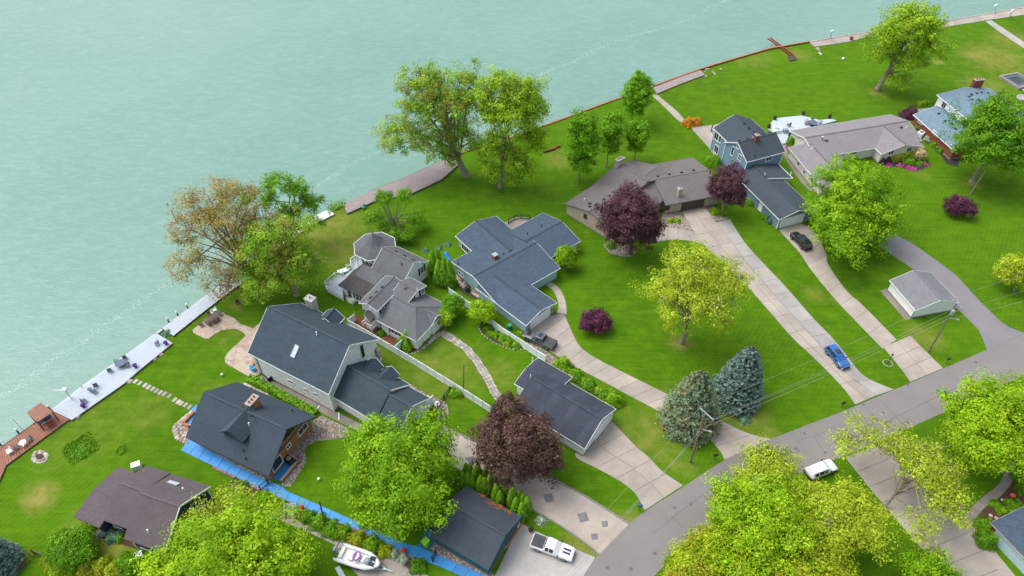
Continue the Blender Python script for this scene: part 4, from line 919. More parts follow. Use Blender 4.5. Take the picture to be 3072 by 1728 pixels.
# front porch rail, back steps and little porch roof
railing(h, [at(p, .5) for p in (t6(1350, 985), t6(1490, 850), t6(1635, 715))], .9); railing(h, [at(p, .4) for p in (t6(1690, 745), t6(1780, 665), t6(1740, 590))], .9)
mb = MB(); P = [at(p, .5) for p in (t6(1350, 990), t6(1635, 720), t6(1560, 650), t6(1290, 900))]; mb.prism(P, 0, .5); mb.build('porch_floor', M['white'], h)
for k, p in enumerate((t6(1355, 985), t6(1492, 852), t6(1632, 720), t6(1740, 600))):
    mb = MB(); x = at(p, .5); mb.obox(Vector((x.x, x.y, 1.75)), (1, 0, 0), (0, 1, 0), (0, 0, 1), .16, .16, 2.5); mb.build('porch_post', M['white'], h)
P = [at(p, 3.2) for p in (t6(335, 400), t6(420, 345), t6(550, 480), t6(470, 560))]; mb = MB(); mb.poly([P[0], P[3], P[2] + Vector((0, 0, .5)), P[1] + Vector((0, 0, .5))], [(0, 0), (2, 0), (2, 1.5), (0, 1.5)]); mb.prism(P, 3.0, 3.1); mb.build('side_porch_roof', M['r_greydark'], h)
railing(h, [at(p, .6) for p in (t6(385, 640), t6(495, 700), t6(570, 630))], .9); railing(h, [at(p, .6) for p in (t6(315, 620), t6(380, 560))], .9)
mb = MB(); P = [at(p, .6) for p in (t6(380, 655), t6(500, 720), t6(580, 640), t6(470, 560), t6(390, 560))]; mb.prism(P, .0, .58); mb.build('side_porch_floor', M['deckpink'], h)
mb = MB(); P = [at(p, .5) for p in (t5(585, 1290), t5(690, 1345), t5(775, 1285), t5(680, 1220))]; mb.prism(P, 0, .5); mb.build('side_stoop', M['white'], h)
railing(h, [at(p, .5) for p in (t5(590, 1295), t5(690, 1350), t5(775, 1285))], .7)
# ---------------------------------------------------------------- H5 pale teal ranch
q = tile(1300, 600)
h = thing('house', 'pale teal ranch house with blue-grey roof and stone-faced garage', 'house', at((1540, 830), 0))
kw = dict(roof='r_blue', wall='w_teal', trim='white', capm='r_char')
b = block(h, (q(1180, 1022), q(1535, 820)), q(215, 742), q(215, 742), q(1535, 820), None, 2.7, zr=4.15, name='H5', **kw); HB5 = b
bg_ = block(h, (q(1180, 1022), q(1490, 1240)), b.A0 + b.u * .05, q(900, 800), q(1490, 1240), None, 2.68, zr=3.75, name='H5g', ends=(0, 1), **kw)
bn = block(h, (q(955, 350), q(1325, 155)), q(1755, 507), q(900, 390), q(1325, 155), None, 2.72, zr=4.05, name='H5ne', ends=(0, 1), **kw)
bw_ = block(h, (q(760, 195), q(945, 350)), q(280, 445), q(760, 195), q(1130, 570), None, 2.74, zr=4.1, name='H5nw', ends=(1, 0), **kw)
garagedoor(bg_, '1', q(1290, 1400), 4.8, 2.1)
for k in range(26):
    x, n = wpos(bg_, '1', q(1290, 1400)); t_ = Vector((-n.y, n.x, 0)); rr = random.Random(k); s = rr.choice((-1, 1)); mb = MB()
    mb.obox(x * 1.0 + t_ * s * rr.uniform(2.6, 3.1) - Vector((0, 0, x.z)) + n * .03 + Vector((0, 0, rr.uniform(.2, 2.7))) if k < 16 else x - Vector((0, 0, x.z)) + t_ * rr.uniform(-2.4, 2.4) + n * .03 + Vector((0, 0, rr.uniform(2.4, 3.0))), t_, n, (0, 0, 1), rr.uniform(.25, .5), .06, rr.uniform(.18, .3)); mb.build('veneer_stone', M['stone'], bg_.wall)
mb = MB(); x, n = wpos(bg_, '1', q(1290, 1400)); 
window(bw_, 'B', q(400, 600), 3.0, 1.5, mull=3); window(b, '0', q(335, 890), 1.6, .8, mull=1); window(b, '0', q(560, 1130) , .8, 1.0, mull=0)
for p in (q(1455, 900), q(1300, 1000)):
    x = at((p[0], p[1] + 10), 0); mb = MB(); mb.obox(Vector((x.x, x.y, 1.3)), b.u, b.v, (0, 0, 1), .14, .14, 2.6); mb.obox(Vector((x.x, x.y, 1.3)) + b.u * .35, b.u, b.v, (0, 0, 1), .14, .14, 2.6); mb.build('porch_post', M['white'], h)
flat('porch_slab', [q(1190, 1030), q(1250, 1075), q(1470, 935), q(1445, 870)], .1, M['concrete'], h, .1)
cc = roofpt(b, 'B', q(745, 705)); chimney(h, cc, b.u, .8, .8, cc.z + .9, 'brick_red', 'metal', 0)
for s, p in (('B', q(780, 680)), ('B', q(300, 780)), ('B', q(845, 660))): vent(b, s, p, 'pipe', 'darkmetal')
vent(bn, 'A', q(1305, 325), 'pipe', 'darkmetal'); vent(bn, 'A', q(1135, 420), 'pipe', 'darkmetal')
# ---------------------------------------------------------------- H6 tan brick ranch
q = tile(1650, 420)
h = thing('house', 'tan brick ranch house with taupe roof behind the two purple maples', 'house', at((1890, 560), 0))
kw = dict(roof='r_brown', wall='w_tan', trim='r_brown')
b = block(h, (q(1165, 305), q(1725, 210)), q(1960, 684), q(1080, 320), q(1725, 210), q(1925, 358), 2.75, name='H6e', **kw); HB6 = b
bn = block(h, (q(520, 545), q(790, 720)), q(1165, 305), q(520, 545), None, q(850, 300), 2.75, L=8.5, L0=0, name='H6n', **kw)
bw_ = block(h, (q(175, 767), q(520, 547)), q(725, 1180), q(175, 767), q(1000, 240), q(445, 885), 2.75, name='H6w', **kw)
bx = block(h, (q(1420, 632), q(1240, 660)), q(1200, 350), q(1420, 632), q(1050, 700), q(1210, 480), 3.0, name='H6x', **kw) if False else None
garagedoor(b, 'B', q(1725, 770), 4.9, 2.15, 'brownmetal', 'brownmetal'); window(bw_, '0', q(428, 920), .75, .95, frame='darkmetal', mull=0); window(b, 'B', q(1412, 810), 1.2, 1.4, frame='darkmetal')
cc = at(q(850, 290), 4.6); cc = bn.R0 + Vector((0, 0, 0)) + (bn.R1 - bn.R0).normalized() * .6; chimney(h, cc, bn.v, 2.0, .85, cc.z + 1.3, 'tan_stone', 'concrete_w', 3)
cc = roofpt(b, 'B', q(1555, 670)); chimney(h, cc, b.u, .75, .75, cc.z + 1.7, 'tan_stone', 'concrete_w', 1, None, 'metal')
for p in (q(1300, 440), q(1440, 415), q(1590, 392), q(1735, 366)): vent(b, 'A', p)
for p in (q(715, 675), q(648, 722), q(480, 770), q(480, 805), q(560, 780)): vent(bw_, 'B' if False else 'A', p)
vent(bw_, 'A', q(415, 735), 'pipe', 'white')
# ---------------------------------------------------------------- H7 blue two-storey house with garage wing
q = tile(2100, 350, 6.44); q5 = tile(2090, 320)
h = thing('house', 'blue-sided two-storey house with charcoal roof and long garage wing', 'house', at((2230, 500), 0))
kw = dict(roof='r_char', wall='w_blue', trim='white')
p2 = block(h, (q(905, 878), q(1650, 677)), q(520, 474), q(905, 878), q(1650, 677), q(745, 492), 5.5, name='H7b', over=.3, **kw)
p1 = block(h, (q(250, 217), q(520, 472)), q(980, 36), q(250, 217), None, q(800, 62), 5.5, L=8.6, L0=0, name='H7a', over=.3, **kw)
qg = block(h, (q5(640, 1003), q5(1000, 1364)), q5(1350, 1160), q5(830, 600), q5(1000, 1364), q5(1225, 1230), 2.8, name='H7g', **kw)
P = [at(q5(960, 670), 2.5), at(q5(1162, 868), 2.5)]; P += [qg.R0 + qg.u * (x_ - qg.R0).dot(qg.u) + Vector((0, 0, .14)) for x_ in (P[1], P[0])]; mb = MB(); mb.poly(P if (P[1] - P[0]).cross(P[2] - P[0]).z > 0 else P[::-1], [(0, 0), (6, 0), (6, 4), (0, 4)])
P2 = [p - Vector((0, 0, .16)) for p in P]; mb.poly(P2, [(0, 0)] * 4)
for i in range(4): mb.poly([P[i], P[(i + 1) % 4], P2[(i + 1) % 4], P2[i]], [(0, 0)] * 4)
o = mb.build('porch_roof', M['r_char'], h); mb = MB(); mb.beam(P[0], P[1], .08, .22); mb.beam(P[1], P[2], .08, .24); mb.build('fascia', M['white'], o)
x = at(q5(1105, 905), 0); mb = MB(); mb.obox(Vector((x.x, x.y, 1.3)), qg.u, qg.v, (0, 0, 1), .15, .15, 2.6); mb.build('porch_post', M['white'], h)
wf = '0' if p1.faces['0'][1].dot(Vector((-1, -.3, 0))) > p1.faces['1'][1].dot(Vector((-1, -.3, 0))) else '1'
window(p1, 'A', q(318, 632), 1.5, 1.9); window(p1, 'A', q(388, 435), .8, 1.6, mull=0); window(p1, 'A', q(320, 375), 1.5, 1.9, mull=1)
fw_ = '0' if p2.faces['0'][1].x < p2.faces['1'][1].x else '1'
window(p2, fw_, q(632, 665), .8, 2.1, mull=0); window(p2, fw_, q(768, 790), 1.0, 1.3, mull=1, rows=2); window(p2, fw_, q(740, 580), .8, .9, mull=1)
window(p2, 'A', q(1330, 808), 1.5, 1.2, mull=1); cornerboards(p2, (0, 1, 2, 3)); cornerboards(p1, (0, 1, 2))
window(qg, 'A', q5(775, 1200), 1.0, 2.1, mull=0, pane='white', name='side_door'); garagedoor(qg, '1', q5(1150, 1370), 5.4, 2.2); cornerboards(qg, (0, 1))
mb = MB(); P = [at(x, 3.0) for x in (q(210, 290), q(245, 210), q(300, 290), q(260, 380))]; mb.prism(P, 2.8, 3.0); o = mb.build('balcony', M['white'], h); railing(h, [at(x, 3.0) for x in (q(262, 385), q(212, 290), q(235, 215))], .95, 'darkmetal')
for p in (q(850, 120), q(935, 203), q(1020, 287)): vent(p1, 'B', p)
for p in (q(765, 463), q(915, 430), q(1225, 345), q(1352, 310)): vent(p2, 'B', p)
cc = roofpt(p2, 'A', q(1075, 455)); chimney(h, cc, p2.u, .8, .8, cc.z + 1.3, 'brick_red', 'concrete', 1)
vent(qg, 'A', q5(822, 830), 'pipe', 'white'); vent(p2, 'A', q(1055, 770), 'pipe', 'darkmetal')
# ---------------------------------------------------------------- H8 cream ranch
q = tile(2090, 320); r_ = tile(2432, 200)
h = thing('house', 'cream ranch house with mauve-grey roof and pale patio behind', 'house', at((2560, 430), 0))
kw = dict(roof='r_mauve', wall='w_cream', trim='white', capm='r_brown')
b = block(h, (q(1120, 289), q(2345, 92)), q(1700, 577), q(1120, 289), q(2345, 92), q(1310, 375), 2.75, name='H8', **kw); HB8 = b
bs = block(h, (r_(780, 985), r_(860, 1055)), r_(1385, 972), r_(640, 800), r_(860, 1055), r_(1150, 942), 2.73, name='H8se', **kw)
bw_ = block(h, (q(1110, 492), q(1450, 900)), q(1745, 648), q(1110, 492), q(1520, 985), q(1405, 475), 2.7, name='H8sw', **kw)
window(b, 'B', r_(520, 1038), 1.7, .8); window(bs, '1', r_(968, 1036), 1.3, 1.1); window(bs, '1', r_(1188, 1000), 1.3, 1.1); window(b, 'B', q(1690, 578), 1.2, .6)
for p in (q(1230, 690), q(1300, 790), q(1390, 880)): window(bw_, 'A', p, .9, 1.0, mull=1)
vent(b, 'B', q(1510, 400), 'cap', 'metal'); vent(b, 'B', q(1570, 412), 'box'); vent(bw_, 'A', q(1272, 475), 'pipe', 'white'); vent(bw_, 'B', q(1395, 505), 'pipe', 'white'); vent(b, 'B', r_(1095, 735), 'box'); vent(b, 'B', r_(1155, 740), 'pipe', 'white')
# raised patio
D = [at(x, .35) for x in (q(870, 225), q(945, 140), q(1270, 105), q(1480, 160), q(1640, 145), q(1690, 165), q(1500, 220), q(1130, 290), q(1080, 440), q(1030, 445), q(960, 330), q(860, 260))]
mb = MB(); mb.prism(D, 0, .35); mb.build('patio', M['deckgrey'], h)
# ---------------------------------------------------------------- H9 brick and white house at right
h = thing('house', 'white and red brick house with pale blue-grey roof at right', 'house', at((2870, 400), 0))
kw = dict(roof='r_pale', wall='w_gwhite', trim='white')
b = block(h, (r_(1525, 337), r_(1885, 627)), r_(2115, 227), r_(1525, 337), r_(2030, 745), r_(1850, 236), 5.2, name='H9', **kw)
b2 = block(h, (r_(1240, 577), r_(1722, 1002)), None, r_(1240, 577), r_(1735, 1012), None, 2.7, zr=4.4, w=9.5, side=1, rf=.55, name='H9b', **{**kw, 'wall': 'brick_red'})
window(b, 'A', r_(1612, 462), 1.3, 1.6)
for p in (r_(1330, 665), r_(1500, 800), r_(1710, 978)): window(b2, 'A', p, 1.6, .8)
cc = roofpt(b, 'B', r_(1990, 245)); chimney(h, cc, b.v, 2.4, .9, cc.z + 1.9, 'brick_red', 'concrete', 3)
for p in (r_(1940, 335), r_(2005, 322), r_(2062, 313), r_(2140, 320), r_(1910, 365), r_(1950, 400), r_(2030, 400)): vent(b, 'B', p)
for p in (r_(1625, 655), r_(1550, 567), r_(1750, 750)): vent(b2, 'A', p)
flat('patio', [r_(1190, 545), r_(1215, 525), r_(1420, 495), r_(1500, 520), r_(1480, 560), r_(1260, 580)], .15, M['concrete_g'], h, .15)
# ---------------------------------------------------------------- H10 corner of brick house at lower right
q = tile(2780, 1400, 4.418)
h = thing('house', 'red brick house corner with blue-grey hip roof at lower right edge', 'house', at((3060, 1640), 0))
b = block(h, (q(850, 742), q(1290, 1202)), None, q(850, 742), None, None, 2.75, zr=5.0, w=11, side=1, L=17, L0=0, hip=(1, 1), roof='r_blue', wall='brick_red', trim='concrete_w', name='H10')
if b.v.x < 0: print('H10 flipped')
garagedoor(b, 'A', q(1080, 1190), 5.6, 2.2, 'paleblue', 'white')
mb = MB(); x, n = wpos(b, 'A', q(920, 860)); x = b.corners[0] + b.u * .7; mb.beam(x + n * .08 + Vector((0, 0, 2.5)), x + n * .08 + Vector((0, 0, .1)), .1, .1); mb.build('downspout', M['white'], h)
# ---------------------------------------------------------------- garages
q = tile(1180, 1440, 5.032)
h = thing('garage', 'dark teal garage with moss-stained charcoal roof near the white pickup', 'garage', at((1440, 1600), 0))
b = block(h, (q(1095, 95), q(1930, 557)), q(690, 908), q(1095, 95), q(1930, 557), q(1735, 857), 2.6, roof='r_garage', wall='w_garteal', trim='w_garteal', name='G1', over=.25)
garagedoor(b, '1', q(1840, 850), 4.6, 2.1, 'w_garteal', 'w_garteal'); f_, n_ = b.faces['1']; x_ = onplane(q(1830, 860), f_, n_); t_ = Vector((-n_.y, n_.x, 0)); mb = MB(); mb.obox(Vector((x_.x, x_.y, .12)) + n_ * .15, t_, n_, (0, 0, 1), 5.0, .3, .2); mb.build('door_sill', M['orangewood'], h); window(b, '1', q(1712, 1000), .8, .8, mull=0, pane='skyglass')
window(b, '1', q(1572, 1330), .3, .9, mull=0, pane='white'); window(b, '1', q(1886, 670), .5, .7, mull=0, pane='skyglass')
moss = plain('orange_moss', C('#b0663a', .8), .95, .4, 3)
for p, s in ((q(1340, 235), .45), (q(1480, 352), .75), (q(1600, 410), .75), (q(1740, 478), .4)):
    x = roofpt(b, 'A', p); n = b.rp['A'][1]; mb = MB(); rr = random.Random(int(p[0]))
    sl = n.cross(b.u)
    for k in range(int(110 * s)):
        y = x + b.u * rr.gauss(0, .42 * s) + sl * rr.gauss(0, .36 * s) + n * .02; e = rr.uniform(.06, .16); mb.obox(y, b.u, sl, n, e, e * .8, .05)
    o = mb.build('moss_patch', moss, h); o['kind'] = 'stuff'
q = tile(1450, 980)
h = thing('garage', 'pale siding garage with weathered black-blue roof beside the driveway', 'garage', at((1680, 1220), 0))
kw = dict(roof='r_g2', wall='w_white', trim='white')
b = block(h, (q(1020, 660), q(1600, 995)), q(985, 1327), q(435, 875), q(1600, 995), q(1420, 1105), 2.6, name='G2', over=.3, ends=(0, 1), **kw)
bb = block(h, (q(660, 375), q(1072, 607)), q(385, 692), q(660, 375), q(1072, 607), q(530, 500), 2.9, name='G2w', over=.3, **kw)
garagedoor(b, '1', q(1440, 1290), 4.8, 2.1)
for p in (q(1015, 1352), q(1065, 1380), q(1112, 1408)): window(b, 'B', p, .8, .55, mull=0)
for p, z in ((q(570, 615), b.zr), (q(592, 405), bb.zr - .3)):
    mb = MB(); x = at(p, z); mb.lathe(x - Vector((0, 0, .3)), [(.09, 0), (.07, .6), (.07, 1.0)], 8); mb.build('roof_vent', M['white'], h)
q = tile(2432, 620)
h = thing('garage', 'small white garage with grey gable roof beside the utility pole', 'garage', at((2770, 900), 0))
b = block(h, (q(955, 887), q(1270, 1252)), q(1790, 1152), q(955, 887), q(1270, 1252), q(1580, 1122), 2.4, roof='r_g3', wall='w_gwhite', trim='white', name='G3', over=.3)
mb = MB(); x = b.corners[1]; mb.beam(x + Vector((0, 0, 2.2)) - b.v * .08, x + Vector((0, 0, .1)) - b.v * .08, .09, .09); mb.build('downspout', M['metal'], h)
garagedoor(b, 'B', (2850, 870), 4.2, 2.0)
# ================================================================== PLANTS
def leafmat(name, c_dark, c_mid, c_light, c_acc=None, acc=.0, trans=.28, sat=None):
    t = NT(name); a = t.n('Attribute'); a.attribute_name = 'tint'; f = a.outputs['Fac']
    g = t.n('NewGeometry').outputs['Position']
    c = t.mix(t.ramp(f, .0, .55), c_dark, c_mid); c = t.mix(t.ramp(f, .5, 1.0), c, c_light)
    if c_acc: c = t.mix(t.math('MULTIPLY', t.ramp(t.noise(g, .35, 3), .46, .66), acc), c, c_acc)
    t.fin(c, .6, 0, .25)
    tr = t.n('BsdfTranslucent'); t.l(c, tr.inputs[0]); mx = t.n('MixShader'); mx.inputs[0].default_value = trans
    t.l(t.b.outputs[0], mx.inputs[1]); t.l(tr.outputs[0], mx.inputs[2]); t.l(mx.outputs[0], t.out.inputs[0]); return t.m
LF = {
 'maple': leafmat('maple_leaves', C('#508208'), C('#7bac0b'), C('#a8cd20')),
 'maple2': leafmat('bright_maple_leaves', C('#5f8c07'), C('#8dba0c'), C('#b8d728'), C('#a8b01a'), .35),
 'green': leafmat('green_leaves', C('#4a860a'), C('#6fa80e'), C('#98c622')),
 'deep': leafmat('deep_green_leaves', C('#437a09'), C('#62990d'), C('#86b61c')),
 'yellow': leafmat('yellow_green_leaves', C('#80991a'), C('#a6bd22'), C('#cade4c'), C('#b0b02a'), .25),
 'olive': leafmat('olive_yellow_leaves', C('#70920e'), C('#97b012'), C('#c0d02e'), C('#b8983a'), .5),
 'cotton': leafmat('cottonwood_leaves', C('#6d9a12'), C('#93bd1a'), C('#b9d63c'), C('#b3963e'), .2),
 'cotton2': leafmat('cottonwood_brown_leaves', C('#669418'), C('#86b422'), C('#abd040'), C('#bb9858'), .6),
 'brown': leafmat('brown_seed_leaves', C('#858438'), C('#a89c48'), C('#c9b868'), C('#b08a50'), .75),
 'purple': leafmat('purple_leaves', C('#3a262e'), C('#573742'), C('#7a5058'), C('#5f4a38'), .3, .18),
 'plum': leafmat('plum_leaves', C('#3b1c30'), C('#5c2c46'), C('#85486a'), None, 0, .18),
 'beech': leafmat('copper_leaves', C('#3c2927'), C('#573d38'), C('#785a4e'), C('#5c5636'), .3, .15),
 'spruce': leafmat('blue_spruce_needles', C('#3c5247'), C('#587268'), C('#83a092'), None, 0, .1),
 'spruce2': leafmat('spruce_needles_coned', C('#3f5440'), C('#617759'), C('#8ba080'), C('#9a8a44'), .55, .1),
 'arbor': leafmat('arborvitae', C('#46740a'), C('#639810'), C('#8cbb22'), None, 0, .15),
 'lime': leafmat('lime_hedge', C('#8fa00a'), C('#b0bd0c'), C('#cfd82c'), None, 0, .15),
 'pink': leafmat('pink_flowers', C('#a83a7a'), C('#cf5aa0'), C('#e58ac0'), None, 0, .2),
 'violet': leafmat('violet_flowers', C('#5a2a9a'), C('#8a45b8'), C('#c060c8'), None, 0, .2),
 'orangeb': leafmat('orange_shrub', C('#b07012'), C('#d0901c'), C('#e6b040'), None, 0, .2),
 'whitefl': leafmat('white_variegated', C('#8fa58a'), C('#b3c2a8'), C('#e0e4d8'), None, 0, .2),
 'cream': leafmat('cream_flowers', C('#a89a6a'), C('#d0c090'), C('#ece0bc'), None, 0, .2),
 'hosta': leafmat('hosta_leaves', C('#3f6f52'), C('#6a9a78'), C('#a0c2a0'), None, 0, .15),
 'reed': leafmat('dry_grass', C('#6f7a2a'), C('#98903c'), C('#b8a65a'), None, 0, .2),
}
M['bark'] = plain('grey_bark', C('#988d82', .85), .9, .3, 3, bumpk=.6)
M['bark2'] = plain('brown_bark', C('#6b5b4c', .75), .9, .35, 3, bumpk=.6)
M['twig'] = plain('grey_twig', C('#8c8070', .8), .9, .3, 3)
def quadcloud(name, P, Nrm, size, tint, mat, parent, aspect=.75, jitter=.5):
    """many small leaf faces as one mesh part; P, Nrm: (n,3) arrays in world space"""
    n = len(P); rng = RNG
    nr = Nrm + rng.normal(0, jitter, (n, 3)); nr /= np.linalg.norm(nr, axis=1, keepdims=True) + 1e-9
    a = rng.normal(0, 1, (n, 3)); t = np.cross(nr, a); t /= np.linalg.norm(t, axis=1, keepdims=True) + 1e-9; b = np.cross(nr, t)
    s = (size * np.exp(rng.normal(-.05, .34, n)))[:, None] if np.isscalar(size) else (size * rng.uniform(.7, 1.3, n))[:, None]
    off = ROOT.get(parent.name, Vector((0, 0, 0))); Q = P - np.array(off)
    bend = nr * s * .18
    V = np.stack([Q - t * s * .5 , Q - b * s * .5 * aspect + bend, Q + t * s * .5, Q + b * s * .5 * aspect + bend], 1).reshape(-1, 3)
    me = bpy.data.meshes.new(name); me.vertices.add(4 * n); me.vertices.foreach_set('co', V.astype(np.float32).ravel())
    me.loops.add(4 * n); me.loops.foreach_set('vertex_index', np.arange(4 * n, dtype=np.int32))
    me.polygons.add(n); me.polygons.foreach_set('loop_start', np.arange(0, 4 * n, 4, dtype=np.int32))
    me.polygons.foreach_set('loop_total', np.full(n, 4, np.int32)) if False else None
    at_ = me.attributes.new('tint', 'FLOAT', 'POINT'); at_.data.foreach_set('value', np.repeat(np.clip(tint, 0, 1), 4).astype(np.float32))
    me.materials.append(LF[mat]); me.update(calc_edges=True)
    o = bpy.data.objects.new(name, me); COL.objects.link(o); o.parent = parent; ROOT[o.name] = off
    return o
def gdist(p): return math.hypot(p.x, math.hypot(p.y, p.z - CAM_H))
def solve_h(top, base):
    """height at which the pixel `top` stands above ground pixel `base`"""
    b = at(base, 0); best = (9e9, 0)
    for i in range(0, 260):
        z = i * .1; a = at(top, z); e = math.hypot(a.x - b.x, a.y - b.y)
        if e < best[0]: best = (e, z)
    return best[1]
def tree(label, base, crowns, leaf, group=None, hc=None, trunk=.32, clusters=150, per=90, lsize=.42, cr=1.3, bark='bark', shell=.5, limbs=14, name='tree', cat='tree', twigs=0, trunkfrac=.35, dens=None, lean=None, lowcut=-.65):
    """crowns: [(px, py, half-width px, half-height/half-width[, weight])]; the crown is a volume of leaf clumps on real limbs"""
    clusters = int(clusters * 1.9); lsize *= .66; per = int(per * 1.22)
    ctrs = []
    for c in crowns:
        h_ = hc if hc is not None else max(2.0, solve_h(c[:2], base))
        w = at(c[:2], h_ if len(c) < 6 else c[5]); k = gdist(w) / FPX; r = c[2] * k
        ctrs.append((w, r, r * c[3], c[4] if len(c) > 4 else 1.0))
    bw = at(base, 0) if base else Vector((ctrs[0][0].x, ctrs[0][0].y, 0))
    t = thing(name, label, cat, bw, group); rng = RNG
    wt = np.array([r * r * rz * w for _, r, rz, w in ctrs]); wt /= wt.sum()
    CP, CN = [], []
    for (w, r, rz, _), f in zip(ctrs, wt):
        n = max(6, int(clusters * f)); d = rng.normal(0, 1, (int(n * 1.6), 3)); d /= np.linalg.norm(d, axis=1, keepdims=True)
        d = d[d[:, 2] > lowcut][:n]; rad = rng.uniform(0, 1, len(d)) ** shell
        lump = 1 + .16 * np.sin(d[:, 0] * 5 + d[:, 1] * 4 + r) + rng.normal(0, .07, len(d))
        P = np.array(w) + d * (rad * lump)[:, None] * np.array([r - cr * .5, r - cr * .5, max(rz - cr * .4, .4)]); CP.append(P); CN.append(d)
    CP, CN = np.concatenate(CP), np.concatenate(CN); CP[:, 2] = np.maximum(CP[:, 2], .9)
    # trunk and limbs
    top = sum((w * f for (w, *_), f in zip(ctrs, wt)), Vector()); mb = MB(); th = max(1.2, top.z * trunkfrac)
    fork = bw.lerp(Vector((top.x, top.y, 0)), .25); fork.z = th
    mb.tube([bw - Vector((0, 0, .15)), bw + Vector((0, 0, .25)), bw.lerp(fork, .5) + Vector((rng.normal(0, .06), rng.normal(0, .06), 0)), fork], [trunk * 1.7, trunk * 1.15, trunk * .95, trunk * .8], 8)
    mb.build('trunk', M[bark], t)
    lb = MB(); idx = rng.permutation(len(CP)); nodes = [fork]
    tips = []
    lead = Vector((top.x, top.y, top.z + .35 * ctrs[0][2])); lb.tube([fork, fork.lerp(lead, .5) + Vector((rng.normal(0, .3), rng.normal(0, .3), 0)), lead], [trunk * .75, trunk * .45, .06], 6, False); tips += [fork.lerp(lead, k) for k in (.2, .4, .6, .8)]
    for k in range(min(limbs, len(idx))):
        e = Vector(CP[idx[k]]); s = tips[int(rng.integers(0, min(len(tips), 4)))] if rng.uniform() < .7 else fork
        m = s.lerp(e, .5); m.z += .12 * (e - s).length * rng.uniform(-.2, 1); m += Vector((rng.normal(0, .25), rng.normal(0, .25), 0))
        r0 = trunk * rng.uniform(.32, .5); P = [s, s.lerp(m, .6), m, m.lerp(e, .55), e]
        lb.tube(P, [r0, r0 * .8, r0 * .6, r0 * .35, .03], 5, False); nodes += P[1:]
    if twigs:
        N = np.array([tuple(p) for p in nodes])
        for k in idx[limbs:limbs + twigs]:
            e = CP[k]; j = np.argmin(((N - e) ** 2).sum(1)); s = Vector(N[j]); e = Vector(e); m = s.lerp(e, .5) + Vector((rng.normal(0, .2), rng.normal(0, .2), rng.normal(.15, .15)))
            lb.tube([s, m, e], [.07, .05, .02], 4, False)
            for _ in range(3): lb.tube([m, m + Vector((rng.normal(0, .9), rng.normal(0, .9), rng.normal(.4, .5)))], [.03, .012], 3, False)
    lb.build('limbs', M[bark if not twigs else 'twig'], t)
    # leaves
    m = len(CP); cl = rng.uniform(.0, 1, m); cs = cr * rng.uniform(.65, 1.25, m)
    off = rng.normal(0, 1, (m, per, 3)); off /= np.linalg.norm(off, axis=2, keepdims=True); off *= (rng.uniform(0, 1, (m, per, 1)) ** .45)
    P = (CP[:, None] + off * cs[:, None, None] * np.array([1, 1, .72])).reshape(-1, 3)
    Nn = (off * .9 + CN[:, None] * .55 + np.array([0, 0, .5])).reshape(-1, 3); Nn /= np.linalg.norm(Nn, axis=1, keepdims=True) + 1e-9
    tint = (np.repeat(cl, per) * .6 + rng.uniform(0, 1, m * per) * .3 + .05)
    P[:, 2] = np.maximum(P[:, 2], .35)
    quadcloud('leaves', P, Nn, lsize, tint, leaf, t, jitter=.34)
    return t
def bush(label, p, r, h, leaf, group=None, n=None, lsize=.16, name='shrub', cat='shrub', box=None, rz=0.0, z0=0.0, stem=None):
    """low dense shrub of small leaf faces over an inner twig core; r,h in metres; box=(length,width) makes a clipped hedge"""
    w = at(p, z0) if len(p) == 2 else Vector(p); t = thing(name, label, cat, w, group); rng = RNG
    n = n or int(260 + 900 * r * max(h, r)); n = min(n, 6000)
    if box:
        L, W = box; d = rng.uniform(-1, 1, (n, 3)); ax = rng.integers(0, 3, n); sg = np.sign(d[np.arange(n), ax]); d[np.arange(n), ax] = sg; d[:, 2] = np.abs(d[:, 2])
        loc = d * np.array([L / 2, W / 2, h]) * rng.uniform(.93, 1.03, (n, 1)); c, s = math.cos(rz), math.sin(rz)
        P = np.array(w) + np.stack([loc[:, 0] * c - loc[:, 1] * s, loc[:, 0] * s + loc[:, 1] * c, np.maximum(loc[:, 2], .05)], 1)
        N = np.zeros((n, 3)); N[np.arange(n), ax] = sg; N = np.stack([N[:, 0] * c - N[:, 1] * s, N[:, 0] * s + N[:, 1] * c, np.abs(N[:, 2])], 1)
    else:
        d = rng.normal(0, 1, (n, 3)); d /= np.linalg.norm(d, axis=1, keepdims=True); d[:, 2] = np.abs(d[:, 2]) if not stem else d[:, 2]
        lump = 1 + .12 * np.sin(d[:, 0] * 6 + r * 9) + .1 * np.sin(d[:, 1] * 7 + h * 5) + .08 * np.sin(d[:, 2] * 8)
        rad = rng.uniform(0, 1, n) ** .22
        P = np.array(w) + np.array([0, 0, stem or 0]) + d * (rad * lump)[:, None] * np.array([r, r, h if not stem else h / 2]); N = d
    P[:, 2] = np.maximum(P[:, 2], z0 + .04)
    tint = .5 * rng.uniform(0, 1, n) + .5 * (.5 + .5 * np.sin(P[:, 0] * 5) * np.sin(P[:, 1] * 5 + 1))
    quadcloud('leaves', P, N + np.array([0, 0, .3]), lsize, tint, leaf, t, jitter=.4)
    mb = MB(); rr = random.Random(n)
    if stem: mb.tube([w, w + Vector((0, 0, stem))], [.07, .05], 6)
    for k in range(6):
        a = k * 1.05; e = w + Vector((math.cos(a) * (r if not box else .3) * .7, math.sin(a) * (r if not box else .3) * .7, h * .75 if not stem else stem + h * .1)); mb.tube([w + Vector((0, 0, stem or 0)), e], [.035, .012], 4)
    mb.build('stems', M['bark2'], t)
    return t
